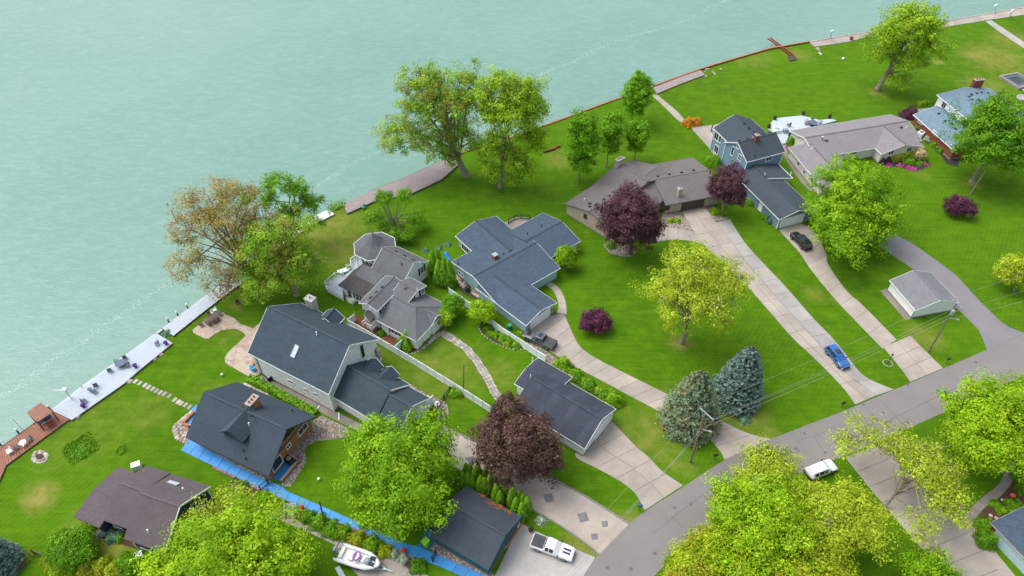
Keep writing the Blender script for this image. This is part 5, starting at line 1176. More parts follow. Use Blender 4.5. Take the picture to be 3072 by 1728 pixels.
def cone_proto(leaf, H, Rm, n, lsize):
    rng = RNG; f = rng.uniform(0, 1, n) ** .8; a = rng.uniform(0, 2 * math.pi, n)
    prof = np.where(f < .18, .75 + f * 1.4, np.clip((1 - f) / .82, 0, 1) ** .62); rr = Rm * prof * (1 + .1 * np.sin(a * 5 + f * 14)) * rng.uniform(.82, 1.03, n)
    P = np.stack([np.cos(a) * rr, np.sin(a) * rr, f * H + .05], 1); N = np.stack([np.cos(a), np.sin(a), np.full(n, .9)], 1)
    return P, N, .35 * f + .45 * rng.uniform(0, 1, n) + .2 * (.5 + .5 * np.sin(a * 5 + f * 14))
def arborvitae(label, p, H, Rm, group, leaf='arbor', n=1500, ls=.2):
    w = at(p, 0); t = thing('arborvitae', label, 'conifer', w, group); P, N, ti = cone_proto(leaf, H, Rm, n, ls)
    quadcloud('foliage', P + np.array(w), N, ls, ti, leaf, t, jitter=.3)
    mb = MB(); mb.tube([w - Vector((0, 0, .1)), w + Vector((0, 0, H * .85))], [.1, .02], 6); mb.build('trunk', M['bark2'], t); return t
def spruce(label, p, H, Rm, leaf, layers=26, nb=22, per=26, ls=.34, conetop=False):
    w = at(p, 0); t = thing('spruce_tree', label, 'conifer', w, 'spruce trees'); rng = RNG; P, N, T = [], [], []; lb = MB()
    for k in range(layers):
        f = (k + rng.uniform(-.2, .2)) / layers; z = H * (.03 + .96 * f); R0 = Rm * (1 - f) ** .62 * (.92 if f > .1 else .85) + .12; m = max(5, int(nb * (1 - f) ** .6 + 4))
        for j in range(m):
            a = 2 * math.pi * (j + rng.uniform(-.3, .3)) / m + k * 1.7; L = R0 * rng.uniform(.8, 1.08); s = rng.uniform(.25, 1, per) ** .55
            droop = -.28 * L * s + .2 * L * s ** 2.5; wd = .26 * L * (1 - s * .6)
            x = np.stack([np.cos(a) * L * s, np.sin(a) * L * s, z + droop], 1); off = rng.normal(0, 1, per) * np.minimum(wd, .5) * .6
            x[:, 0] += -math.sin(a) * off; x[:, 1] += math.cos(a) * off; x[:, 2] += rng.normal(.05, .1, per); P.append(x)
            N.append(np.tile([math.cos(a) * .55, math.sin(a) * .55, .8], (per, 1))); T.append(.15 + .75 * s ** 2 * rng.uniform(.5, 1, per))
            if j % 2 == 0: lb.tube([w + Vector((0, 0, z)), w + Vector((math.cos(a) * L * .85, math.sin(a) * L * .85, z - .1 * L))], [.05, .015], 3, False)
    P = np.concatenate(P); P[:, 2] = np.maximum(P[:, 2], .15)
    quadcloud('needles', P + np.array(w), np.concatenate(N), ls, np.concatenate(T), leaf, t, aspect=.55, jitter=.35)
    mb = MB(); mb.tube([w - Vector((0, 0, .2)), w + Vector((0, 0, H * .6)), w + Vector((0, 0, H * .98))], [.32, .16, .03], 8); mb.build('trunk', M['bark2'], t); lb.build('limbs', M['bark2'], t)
    return t

# ---------------------------------------------------------------- big trees
tree('bright green maple crown beside the charcoal-roofed teal garage', None, [(1190, 1400, 178, .82), (1110, 1330, 85, .8), (1270, 1330, 90, .8), (1170, 1540, 95, .7), (1290, 1500, 85, .7)], 'maple', hc=7.6, clusters=330, per=80, lsize=.40, cr=1.35, trunk=.42)
tree('bright green maple filling the bottom edge by the navy house', None, [(700, 1710, 205, .72), (570, 1700, 115, .8), (830, 1700, 105, .8), (710, 1620, 95, .7), (510, 1735, 95, .7)], 'maple2', hc=8.0, clusters=330, per=75, lsize=.40, cr=1.3, trunk=.42)
tree('thin yellow-green tree between the navy house and boat path', None, [(700, 1550, 110, .45), (610, 1565, 70, .5), (770, 1545, 55, .5), (540, 1610, 45, .6)], 'yellow', hc=5.2, clusters=80, per=40, lsize=.34, cr=1.15, trunk=.25, twigs=60)
tree('large copper-brown tree beside the pale siding garage', None, [(1555, 1325, 135, .9), (1490, 1300, 75, .9), (1620, 1360, 80, .9)], 'beech', hc=6.6, clusters=300, per=85, lsize=.36, cr=1.15, trunk=.4, bark='bark2')
tree('spreading yellow-green honey locust on the middle lawn', (2045, 1030), [(2092, 862, 160, .5), (1995, 880, 90, .6), (2195, 850, 85, .55), (2090, 795, 120, .45), (2150, 940, 70, .6), (2030, 960, 60, .6)], 'yellow', clusters=240, per=50, lsize=.36, cr=1.25, trunk=.38, twigs=110, trunkfrac=.42, limbs=22)
tree('dark purple maple in front of the tan ranch house', (1892, 762), [(1893, 650, 96, .98), (1850, 680, 55, 1), (1935, 690, 60, 1)], 'purple', clusters=290, per=80, lsize=.38, cr=1.1, trunk=.35, bark='bark2')
tree('smaller dark purple maple between tan and blue houses', (2163, 640), [(2183, 552, 60, 1.0), (2160, 575, 36, .9), (2205, 590, 36, .9)], 'purple', clusters=190, per=70, lsize=.36, cr=.95, trunk=.22)
tree('low rounded plum-purple tree on the middle lawn', (1787, 985), [(1784, 962, 48, .72), (1765, 972, 30, .7), (1808, 968, 30, .7)], 'plum', hc=2.0, clusters=110, per=70, lsize=.28, cr=.7, trunk=.14, trunkfrac=.3)
tree('low plum-purple tree on the right lawn below the pole', (2880, 640), [(2878, 616, 40, .7), (2860, 622, 25, .7), (2900, 622, 25, .7)], 'plum', hc=2.0, clusters=100, per=60, lsize=.3, cr=.75, trunk=.14, trunkfrac=.3)
tree('big bright green maple beside the black car', None, [(2558, 620, 128, .9), (2480, 660, 70, .9), (2630, 650, 75, .9), (2540, 530, 75, .8), (2540, 720, 80, .7)], 'maple', hc=7.5, clusters=320, per=80, lsize=.44, cr=1.45, trunk=.42)
tree('deep green maple by the grey leaning pole', (2915, 545), [(2985, 405, 105, .95), (2930, 440, 60, .9), (3040, 450, 70, .9), (2990, 340, 60, .8)], 'deep', clusters=280, per=80, lsize=.46, cr=1.5, trunk=.42)
tree('tall yellow-green cottonwood near the lake, right of the pair', (1500, 565), [(1540, 330, 92, 1.25), (1500, 245, 58, 1.2), (1585, 285, 60, 1.2), (1450, 280, 50, 1.0), (1595, 420, 60, 1.2), (1480, 440, 60, 1.1), (1545, 480, 55, 1.0), (1470, 340, 55, 1.1), (1610, 330, 45, 1.1), (1575, 510, 50, .8), (1470, 505, 50, .8), (1535, 535, 40, .7)], 'cotton', clusters=320, per=62, lsize=.44, cr=1.35, trunk=.42, twigs=70, limbs=24)
tree('broad green and rusty cottonwood overhanging the lake, left of the pair', (1398, 525), [(1330, 300, 100, .95), (1265, 255, 82, .85), (1400, 240, 60, 1.1), (1200, 400, 85, .55), (1290, 420, 80, .7), (1180, 440, 55, .5), (1390, 400, 70, .9), (1250, 330, 70, .8), (1340, 470, 65, .6), (1420, 310, 60, .9), (1440, 450, 45, .7)], 'cotton2', clusters=330, per=58, lsize=.42, cr=1.35, trunk=.75, twigs=110, limbs=26, trunkfrac=.25)
tree('bare brownish tree hanging over the lake at left', (775, 850), [(640, 640, 115, .8), (555, 690, 70, .7), (700, 575, 65, .9), (580, 790, 85, .6), (720, 700, 90, .8), (670, 830, 85, .6), (560, 600, 55, .7), (740, 800, 80, .7), (780, 650, 70, .8), (760, 580, 45, .8)], 'brown', clusters=300, per=40, lsize=.34, cr=1.35, trunk=.45, twigs=190, limbs=30, trunkfrac=.22)
tree('leafy green shore tree right of the bare brown one', (890, 885), [(860, 780, 105, .8), (790, 840, 90, .7), (930, 810, 70, .7), (760, 740, 75, .7), (880, 690, 80, .7), (810, 710, 80, .7)], 'cotton2', clusters=330, per=62, lsize=.36, cr=1.25, trunk=.4, twigs=60, limbs=22)
tree('thin green-topped tree leaning from the white planks', (880, 735), [(830, 550, 52, .7), (890, 565, 48, .8), (925, 605, 48, .9), (865, 640, 50, .7), (800, 600, 45, .7), (1010, 620, 34, .6), (740, 600, 36, .7), (960, 660, 30, .6)], 'green', clusters=110, per=55, lsize=.36, cr=1.0, trunk=.24, twigs=50, limbs=18, bark='bark2')
tree('small tree with bare grey middle by the brown dock', (1180, 700), [(1150, 590, 34, .7), (1215, 585, 34, .7), (1120, 650, 36, .7), (1245, 660, 36, .8), (1175, 690, 50, .5), (1220, 705, 34, .6)], 'green', clusters=150, per=60, lsize=.3, cr=.9, trunk=.22, twigs=60, limbs=44, trunkfrac=.25)
G5 = 'young green trees in a row by the rusty seawall'
tree('tallest young green tree, nearest the tan house chimney', (1735, 545), [(1750, 425, 58, 1.3), (1746, 370, 42, 1.1), (1742, 480, 48, .9)], 'green', G5, clusters=190, per=68, lsize=.4, cr=1.05, trunk=.18)
tree('young green tree second from the left in the row', (1818, 500), [(1838, 385, 42, 1.25), (1832, 430, 38, 1.0)], 'green', G5, clusters=120, per=65, lsize=.4, cr=1.0, trunk=.15)
tree('shortest young green tree above the tan roof', (1903, 490), [(1911, 405, 40, 1.1), (1908, 435, 30, .8)], 'green', G5, clusters=90, per=65, lsize=.4, cr=.95, trunk=.15)
tree('young green tree standing at the brown boardwalk end', (1893, 372), [(1911, 285, 50, 1.2), (1914, 250, 38, 1.0), (1905, 325, 38, .8)], 'green', G5, clusters=140, per=65, lsize=.44, cr=1.1, trunk=.17)
tree('tall leaning tree on the far lawn near the promenade', (2632, 270), [(2735, 75, 85, .8), (2660, 110, 60, .8), (2780, 60, 45, .8), (2640, 165, 45, .6), (2790, 140, 55, .6), (2700, 240, 45, .5), (2740, 180, 55, .6)], 'cotton', clusters=230, per=55, lsize=.5, cr=1.5, trunk=.65, twigs=60, limbs=26, trunkfrac=.3)
# trees across the road
GR = 'yellow-green trees across the road'
tree('thin yellow tree over the road beside the white car', None, [(2330, 1410, 90, .5), (2280, 1375, 60, .5), (2250, 1440, 60, .6)], 'yellow', GR, hc=6.0, clusters=110, per=50, lsize=.34, cr=1.2, trunk=.26, twigs=50)
tree('largest yellow-green tree mass at the bottom right', None, [(2290, 1570, 165, .8), (2200, 1500, 90, .7), (2380, 1600, 100, .8), (2250, 1690, 120, .7)], 'maple2', GR, hc=7.5, clusters=300, per=72, lsize=.38, cr=1.3, trunk=.4)
tree('olive-yellow flowering tree at the bottom edge of the road', None, [(2120, 1700, 110, .8), (2190, 1640, 85, .8), (2060, 1760, 80, .7)], 'olive', GR, hc=6.0, clusters=230, per=70, lsize=.34, cr=1.15, trunk=.32)
tree('yellow-green tree left of the wide lower right driveway', None, [(2540, 1540, 105, .7), (2460, 1510, 75, .7), (2600, 1590, 75, .7), (2480, 1600, 90, .8)], 'yellow', GR, hc=7.0, clusters=240, per=62, lsize=.36, cr=1.25, trunk=.35, twigs=60)
tree('olive tree at the bottom edge right of centre', None, [(2390, 1730, 110, .8), (2480, 1700, 85, .8)], 'olive', GR, hc=6.0, clusters=190, per=68, lsize=.34, cr=1.15, trunk=.3)
tree('small bright tree at the bottom edge beside the driveway', None, [(2790, 1725, 70, .8), (2730, 1690, 40, .8)], 'maple', GR, hc=4.0, clusters=110, per=65, lsize=.32, cr=1.0, trunk=.2)
tree('open bare-limbed locust reaching over the lower right driveway', (2650, 1525), [(2600, 1300, 95, .4, .5), (2530, 1340, 60, .5, .5), (2790, 1400, 90, .5), (2840, 1490, 70, .6), (2720, 1340, 70, .5), (2770, 1580, 80, .4, .6), (2880, 1560, 45, .5)], 'yellow', GR, hc=7.5, clusters=170, per=44, lsize=.32, cr=1.2, trunk=.24, twigs=150, limbs=26, trunkfrac=.35)
tree('bright green maple at the right edge above the garden path', None, [(2985, 1265, 130, .85), (3060, 1220, 90, .8), (2930, 1330, 70, .8), (3020, 1370, 75, .8)], 'maple2', GR, hc=7.5, clusters=300, per=75, lsize=.38, cr=1.3, trunk=.42)
tree('small yellow tree at the right edge beside the wires', (3040, 875), [(3048, 815, 48, .9)], 'yellow', None, clusters=90, per=55, lsize=.34, cr=1.0, trunk=.16)
# garden trees
tree('small dark green weeping tree by the white fence', (1356, 955), [(1356, 912, 36, .9), (1340, 930, 22, .9)], 'deep', None, hc=2.8, clusters=100, per=60, lsize=.26, cr=.75, trunk=.12)
tree('small yellow-tinged tree beside the flagstone path start', (1336, 985), [(1334, 952, 30, .85)], 'cotton', None, hc=2.2, clusters=80, per=60, lsize=.25, cr=.65, trunk=.1)
tree('bright lime garden tree between fence and teal garage', (1440, 972), [(1443, 932, 40, .85), (1460, 945, 26, .8)], 'maple2', None, hc=2.8, clusters=110, per=60, lsize=.28, cr=.8, trunk=.13)
tree('round bright green tree at the teal house corner', (1692, 808), [(1697, 768, 34, 1.05), (1706, 785, 24, .9)], 'maple', None, clusters=110, per=60, lsize=.3, cr=.8, trunk=.13)
tree('big round green shrub tree at the bottom left', (205, 1672), [(212, 1640, 58, .65), (180, 1655, 36, .6), (240, 1660, 36, .6)], 'deep', None, hc=2.2, clusters=150, per=70, lsize=.28, cr=.85, trunk=.16, bark='bark2')
# conifers
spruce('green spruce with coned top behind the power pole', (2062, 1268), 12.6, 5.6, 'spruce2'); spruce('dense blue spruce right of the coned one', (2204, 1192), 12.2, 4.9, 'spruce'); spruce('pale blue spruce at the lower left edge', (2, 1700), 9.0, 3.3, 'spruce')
tq = tile(1200, 1368); GA = 'arborvitae hedge behind the dark teal garage'
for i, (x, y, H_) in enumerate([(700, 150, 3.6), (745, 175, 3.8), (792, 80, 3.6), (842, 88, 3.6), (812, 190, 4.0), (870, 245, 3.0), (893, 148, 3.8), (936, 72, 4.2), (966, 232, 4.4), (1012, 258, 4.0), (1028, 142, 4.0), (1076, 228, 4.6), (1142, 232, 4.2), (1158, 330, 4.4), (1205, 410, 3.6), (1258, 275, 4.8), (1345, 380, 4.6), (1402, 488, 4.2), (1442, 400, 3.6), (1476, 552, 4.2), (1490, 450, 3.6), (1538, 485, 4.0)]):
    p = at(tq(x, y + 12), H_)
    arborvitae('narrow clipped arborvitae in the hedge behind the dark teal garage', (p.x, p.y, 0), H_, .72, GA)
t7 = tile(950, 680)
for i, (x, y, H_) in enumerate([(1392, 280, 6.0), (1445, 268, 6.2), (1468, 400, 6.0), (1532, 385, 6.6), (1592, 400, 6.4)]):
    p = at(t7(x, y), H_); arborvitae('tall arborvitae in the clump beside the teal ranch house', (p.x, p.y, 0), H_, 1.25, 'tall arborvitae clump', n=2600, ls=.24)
# ================================================================== VEHICLES
def paint(name, col, rough=.25):
    t = NT(name); t.b.inputs['Coat Weight'].default_value = .6; t.b.inputs['Coat Roughness'].default_value = .08
    g = t.n('NewGeometry').outputs['Position']; c = t.mix(t.ramp(t.noise(g, 2.5, 3), .35, .7), dark(col, .93), dark(col, 1.04)); return t.fin(c, rough, 0, .5)
M['p_white'] = paint('white_car_paint', (.72, .74, .76, 1)); M['p_grey'] = paint('grey_car_paint', (.085, .10, .115, 1)); M['p_black'] = paint('black_car_paint', (.012, .014, .018, 1)); M['p_blue'] = paint('blue_car_paint', (.015, .11, .36, 1))
M['tyre'] = plain('tyre_rubber', (.018, .018, .02, 1), .9, .2); M['rim'] = plain('alloy_rim', (.3, .31, .33, 1), .35, .15, 3, .8, .5); M['redlamp'] = plain('red_lamp', (.35, .01, .015, 1), .3, .1); M['headlamp'] = plain('headlamp', (.7, .72, .74, 1), .2, .05)
M['carglass'] = plain('car_glass', (.02, .03, .035, 1), .06, .2, 1, 0, .7); M['navy'] = plain('navy_vinyl', (.02, .022, .07, 1), .6, .15); M['tonneau'] = plain('bed_cover', (.055, .06, .065, 1), .7, .25)
def vehicle(name, label, front, rear, z, L, W, secs, glass, mat, extra=None, wheels=None, cat='car', wr=.38, darkroof=None):
    """lofted body. secs: (x, half-width low, half-width belt, z low, z belt, half-width top, z top), x from rear to front"""
    a, b = at(rear, z), at(front, z); rz = math.atan2(b.y - a.y, b.x - a.x); c = (a + b) / 2
    t = thing(name, label, cat, (c.x, c.y, .02), 'parked vehicles', rz); mb = MB(); rings = []
    for x, h0, h1, z0, z1, h2, z2 in secs:
        zm = z0 + (z1 - z0) * .45
        rings.append([Vector(p) for p in ((x, -h0, z0), (x, -h1 * 1.02, zm), (x, -h1, z1), (x, -h2, z2 - .03), (x, -h2 * .82, z2), (x, h2 * .82, z2), (x, h2, z2 - .03), (x, h1, z1), (x, h1 * 1.02, zm), (x, h0, z0))])
    for r0, r1 in zip(rings, rings[1:]):
        for k in range(9): mb.poly([r0[k], r1[k], r1[k + 1], r0[k + 1]][::-1])
        mb.poly([r0[9], r1[9], r1[0], r0[0]][::-1])
    mb.poly(rings[0][::-1]); mb.poly(rings[-1]); mb.build('body', mat, t, True)
    for nm, i, k0, k1, ins in glass:                 # glass panels lie on the loft, slightly proud
        p = [rings[i][k0], rings[i + 1][k0], rings[i + 1][k1], rings[i][k1]]; cc = sum(p, Vector()) / 4; n = (p[1] - p[0]).cross(p[3] - p[0]).normalized()
        if n.dot(cc - Vector((cc.x * .6, 0, .8))) < 0: n = -n
        q = [cc + (x - cc) * ins + n * .012 for x in p]; g = MB(); g.poly(q if (q[1] - q[0]).cross(q[2] - q[0]).dot(n) > 0 else q[::-1]); g.poly([x - n * .02 for x in q][::-1]); g.build(nm, M['carglass'], t, True)
    for x in wheels or (L * .31, -L * .31):
        for s in (-1, 1):
            w = MB(); w.tube([(x, s * (W / 2 - .25), wr), (x, s * (W / 2 + .015), wr)], [wr, wr], 16); o = w.build('wheel', M['tyre'], t, True)
            r = MB(); r.tube([(x, s * (W / 2 - .05), wr), (x, s * (W / 2 + .03), wr)], [wr * .62, wr * .58], 12); r.build('rim', M['rim'], o, True)
    fx, bx = secs[-1][0], secs[0][0]; zl = secs[-1][4]
    for s in (-1, 1):
        g = MB(); g.obox((fx - .04, s * W * .36, zl - .12), (1, 0, 0), (0, 1, 0), (0, 0, 1), .14, .34, .16); g.build('headlight', M['headlamp'], t, True)
        g = MB(); g.obox((bx + .03, s * W * .42, secs[0][4] - .2), (1, 0, 0), (0, 1, 0), (0, 0, 1), .12, .2, .36); g.build('tail_light', M['redlamp'], t, True)
        g = MB(); g.obox((L * .17, s * (W / 2 + .1), 1.12), (1, 0, 0), (0, 1, 0), (0, 0, 1), .16, .22, .16); g.build('mirror', M['black'], t, True)
    g = MB(); g.obox((fx + .02, 0, .55), (1, 0, 0), (0, 1, 0), (0, 0, 1), .1, W * .7, .3); g.build('grille', M['black'], t, True)
    g = MB(); g.obox((bx - .03, 0, .5), (1, 0, 0), (0, 1, 0), (0, 0, 1), .12, W * .86, .2); g.build('bumper', M['black'], t, True)
    for nm, m_, x0, x1, y0, y1, z0, z1 in extra or []:
        g = MB(); g.box(x0, x1, y0, y1, z0, z1); g.build(nm, M[m_], t, True)
    return t
PICK = [(-2.92, .86, .94, .45, .95, .9, 1.1), (-2.85, .9, .99, .4, 1.1, .96, 1.17), (-1.2, .92, 1.0, .38, 1.1, .96, 1.18), (-1.1, .92, 1.0, .38, 1.12, .97, 1.2), (-.85, .92, 1.0, .38, 1.14, .74, 1.86), (-.3, .92, 1.0, .38, 1.14, .76, 1.92), (.35, .92, 1.0, .38, 1.14, .74, 1.9), (1.15, .92, 1.0, .38, 1.12, .88, 1.22), (2.3, .92, .98, .4, 1.02, .86, 1.14), (2.75, .86, .93, .42, .92, .76, 1.02), (2.92, .76, .82, .48, .82, .68, .9)]
PGL = [('rear_window', 3, 3, 6, .86), ('side_window', 4, 2, 3, .84), ('side_window', 4, 6, 7, .84), ('side_window', 5, 2, 3, .84), ('side_window', 5, 6, 7, .84), ('windshield', 6, 3, 6, .88), ('side_window', 6, 2, 3, .6), ('side_window', 6, 6, 7, .6)]
q = tile(1200, 1368)
vehicle('pickup_truck', 'white pickup truck with two dark hood stripes by the road', q(2085, 1185), q(1605, 1010), 1.0, 5.84, 2.0, PICK, PGL, M['p_white'], [('bed_cover', 'tonneau', -2.8, -1.14, -.9, .9, 1.15, 1.22), ('hood_stripe', 'navy', 1.35, 2.45, .1, .38, 1.1, 1.2), ('hood_stripe', 'navy', 1.35, 2.45, -.38, -.1, 1.1, 1.2)], cat='pickup', wr=.42)
q = tile(1450, 980)
vehicle('pickup_truck', 'dark grey pickup truck at the teal garage with black bed cover', q(500, 62), q(862, 218), 1.0, 5.84, 2.0, PICK, PGL, M['p_grey'], [('bed_cover', 'tonneau', -2.8, -1.14, -.9, .9, 1.15, 1.22), ('hood_scoop', 'black', 1.5, 2.3, -.45, .45, 1.1, 1.19), ('sunroof', 'carglass', -.5, .2, -.5, .5, 1.89, 1.935)], cat='pickup', wr=.42)
SUV = [(-2.35, .78, .85, .45, .85, .76, 1.0), (-2.28, .85, .93, .38, 1.0, .82, 1.12), (-2.0, .86, .95, .36, 1.05, .66, 1.62), (-1.2, .86, .96, .36, 1.05, .7, 1.7), (-.3, .86, .96, .36, 1.04, .7, 1.7), (.35, .86, .96, .36, 1.02, .68, 1.64), (1.15, .86, .96, .36, .98, .8, 1.08), (1.9, .84, .92, .36, .88, .76, .98), (2.25, .74, .82, .4, .78, .62, .84), (2.36, .6, .68, .45, .68, .5, .72)]
SGL = [('rear_window', 1, 3, 6, .84), ('side_window', 2, 2, 3, .8), ('side_window', 2, 6, 7, .8), ('side_window', 3, 2, 3, .88), ('side_window', 3, 6, 7, .88), ('side_window', 4, 2, 3, .88), ('side_window', 4, 6, 7, .88), ('windshield', 5, 3, 6, .9)]
def scale(S, k): return [(x * k, a, b, c, d, e, f * (1.03 if k > 1.03 else 1)) for x, a, b, c, d, e, f in S]
q = tile(1900, 650)
vehicle('suv', 'black suv with silver roof rails parked under the maple', q(1940, 190), q(2112, 365), .9, 5.0, 1.95, scale(SUV, 1.07), SGL, M['p_black'], [('roof_rail', 'rim', -1.9, .3, -.66, -.62, 1.74, 1.8), ('roof_rail', 'rim', -1.9, .3, .62, .66, 1.74, 1.8), ('sunroof', 'carglass', -1.2, .1, -.45, .45, 1.74, 1.765)])
q = tile(2432, 900)
vehicle('suv', 'bright blue suv on the wide concrete driveway', q(432, 800), q(228, 560), .9, 4.7, 1.9, SUV, SGL, M['p_blue'], [('sunroof', 'carglass', -.9, .15, -.42, .42, 1.69, 1.715)])
q = tile(2400, 1200)
vehicle('suv', 'white car half hidden by the yellow tree across the road', q(395, 775), q(130, 880), .9, 4.7, 1.9, SUV, SGL, M['p_white'])
vehicle('suv', 'dark car mostly hidden under the big maple on grey asphalt', (2648, 712), (2596, 690), .8, 4.7, 1.9, SUV, SGL, M['p_grey'])
# ---------------------------------------------------------------- boat on trailer
q = tile(1000, 1440, 5.03); s_, e_ = at(q(60, 1075), 1.1), at(q(690, 1285), 1.1); rz = math.atan2(e_.y - s_.y, e_.x - s_.x); L = (e_ - s_).length; c = (s_ + e_) / 2
M['pvc'] = plain('white_inflatable', (.7, .73, .76, 1), .45, .08); M['gel'] = plain('gelcoat', (.72, .71, .69, 1), .35, .06); M['purple'] = plain('purple_tube', (.35, .16, .6, 1), .5, .1); M['tarp'] = plain('grey_tarp', (.28, .36, .40, 1), .7, .3, 3, bumpk=.6); M['bluetarp'] = plain('blue_tarp', (.02, .22, .75, 1), .5, .15)
bt = thing('boat', 'white inflatable motor boat with navy trim on a trailer', 'boat', (c.x, c.y, .75), None, rz); h2 = L / 2; mb = MB(); W2 = 1.05
path = [(-h2, -W2, .35), (-h2 + .8, -W2, .35), (0, -W2, .37), (h2 * .45, -W2 * .92, .42), (h2 * .78, -W2 * .55, .5), (h2 * .97, -.12, .58), (h2 * .97, .12, .58), (h2 * .78, W2 * .55, .5), (h2 * .45, W2 * .92, .42), (0, W2, .37), (-h2 + .8, W2, .35), (-h2, W2, .35)]
mb.tube(path, [.2, .27, .28, .28, .27, .26, .26, .27, .28, .28, .27, .2], 10); mb.build('tube', M['pvc'], bt, True, True)
mb = MB(); mb.prism([(-h2 + .4, -.85), (h2 * .4, -.8), (h2 * .8, -.3), (h2 * .9, 0), (h2 * .8, .3), (h2 * .4, .8), (-h2 + .4, .85)], .0, .28); mb.build('hull', M['gel'], bt, True)
for nm, m_, b_ in (('console', 'gel', (-.15, .35, -.4, .4, .28, .95)), ('seat', 'gel', (-1.1, -.55, -.6, .6, .28, .72)), ('seat', 'gel', (.5, .95, -.4, .4, .28, .6)), ('stern_bench', 'gel', (-h2 + .5, -h2 + .95, -.75, .75, .28, .7)), ('cushion', 'navy', (h2 * .55, h2 * .8, .25, .7, .55, .78)), ('cushion', 'navy', (h2 * .6, h2 * .86, -.6, -.1, .55, .78)), ('outboard_motor', 'tarp', (-h2 - .45, -h2 + .05, -.28, .28, .2, 1.05))):
    g = MB(); g.box(*b_); g.build(nm, M[m_], bt, True)
mb = MB(); mb.tube([(-h2 + .35, -1.0, .5), (-h2 + .2, -.95, 1.5), (-h2 + .2, -.5, 1.75), (-h2 + .2, .5, 1.75), (-h2 + .2, .95, 1.5), (-h2 + .35, 1.0, .5)], .06, 6); mb.build('radar_arch', M['navy'], bt, True)
mb = MB(); mb.tube([(-.1 + .42 * math.cos(k * .785), -.0 + .6 * math.sin(k * .785), .98) for k in range(9)], .12, 6); mb.build('towable_ring', M['purple'], bt, True)
mb = MB(); mb.lathe((h2 * .45, 0, .3), [(.42, 0), (.5, .2), (.4, .42), (.2, .55)], 9); mb.build('folded_cover', M['tarp'], bt, True)
tr = thing('boat_trailer', 'silver boat trailer with tongue pointing to the lower right', 'trailer', (c.x, c.y, .0), None, rz); mb = MB()
for y in (-.75, .75): mb.beam((-h2 + .3, y, .55), (h2 * .5, y, .55), .1, .12); mb.beam((h2 * .5, y, .55), (h2 + 1.0, 0, .5), .1, .12)
for x in (-h2 + .5, -.5, h2 * .4): mb.beam((x, -.8, .62), (x, .8, .62), .1, .12)
mb.beam((h2 + .5, 0, .5), (h2 + 1.9, 0, .48), .12, .12); mb.build('frame', M['metal'], tr, True)
for x in (-.75, 0.1):
    for y in (-1.02, 1.02): w = MB(); w.tube([(x, y - .1, .33), (x, y + .1, .33)], [.33, .33], 14); o = w.build('wheel', M['tyre'], tr, True); r = MB(); r.tube([(x, y - .11, .33), (x, y + .11, .33)], [.18, .18], 10); r.build('rim', M['rim'], o, True)
w = MB(); w.tube([(h2 + 1.3, .1, .15), (h2 + 1.3, .25, .15)], [.15, .15], 10); w.beam((h2 + 1.3, .17, .15), (h2 + 1.3, .17, .8), .07, .07); w.build('jockey_wheel', M['metal'], tr, True)
for x in (-h2 + .4, h2 * .35):
    for y in (-.55, .55): g = MB(); g.box(x - .5, x + .5, y - .08, y + .08, .66, .76); g.build('bunk', M['timber'], tr, True)

# ================================================================== STREET FURNITURE
def pole(label, base, top, h, r=.16, mat='pole', arm=None, transformer=False, lamp=False, name='utility_pole'):
    b = at(base, 0); e = at(top, h); t = thing(name, label, 'pole', b, 'poles'); mb = MB(); mb.tube([b - Vector((0, 0, .3)), b.lerp(e, .5), e], [r, r * .85, r * .7], 10); mb.build('post', M[mat], t)
    if arm:
        a, c = at(arm[0], h - .15), at(arm[1], h - .15); mb = MB(); mb.beam(a, c, .14, .16); o = mb.build('crossarm', M['metal'], t)
        for f in (.03, .35, .97):
            g = MB(); g.lathe(a.lerp(c, f) + Vector((0, 0, .06)), [(.05, 0), (.09, .06), (.05, .14), (.08, .2), (.03, .27)], 8); g.build('insulator', M['concrete_w'], o)
        mb = MB(); m = (a + c) / 2; mb.beam(b.lerp(e, .9), a.lerp(c, .2), .05, .05); mb.beam(b.lerp(e, .9), a.lerp(c, .8), .05, .05); mb.build('brace', M['metal'], t)
    if transformer: mb = MB(); p = b.lerp(e, .86) + Vector((-.1, -.35, -.5)); mb.lathe(p, [(.28, 0), (.3, .05), (.3, .85), (.26, .95), (.1, 1.0)], 12); mb.build('transformer', M['metal'], t)
    if lamp: mb = MB(); p = b.lerp(e, .72); mb.beam(p, p + Vector((.9, -.5, .25)), .07, .07); mb.obox(p + Vector((1.15, -.62, .25)), (.9, -.5, 0), (.5, .9, 0), (0, 0, 1), .5, .22, .14); mb.build('street_light', M['metal'], t)
    return t
q = tile(1880, 1000); r_ = tile(2432, 620)
pole('wooden power pole with white crossarm in front of the spruces', (2071, 1387), (2113.5, 1243.5), 12.0, .17, 'pole', (q(878, 895), q(1050, 1050)), False, True)
pole('wooden power pole with transformer beside the white garage', (2786, 1055), (2869, 911), 11.4, .17, 'pole', (r_(1690, 1100), r_(1830, 1235)), True, True)
pole('pale grey bare pole near the low purple tree', (2911, 582), (2980, 476), 9.1, .17, 'concrete_d')
pole('slim grey pole on the lawn beside the white fence', (1390, 1165), (1392, 1095), 5.8, .09, 'timber')
pole('leaning brown pole beside the blue walkway', (978, 1582), (958, 1503), 6.9, .13, 'timber')
def wire(label, a, za, b, zb, sag=.5, r=.015):
    p, e = at(a, za), at(b, zb); t = thing('power_line', label, 'wire', (p.x, p.y, p.z), 'overhead wires'); mb = MB(); n = 24
    mb.tube([p.lerp(e, k / n) - Vector((0, 0, sag * 4 * (k / n) * (1 - k / n))) for k in range(n + 1)], r, 5); mb.build('cable', M['cable'], t)
M['cable'] = plain('grey_cable', (.25, .25, .24, 1), .6, .1)
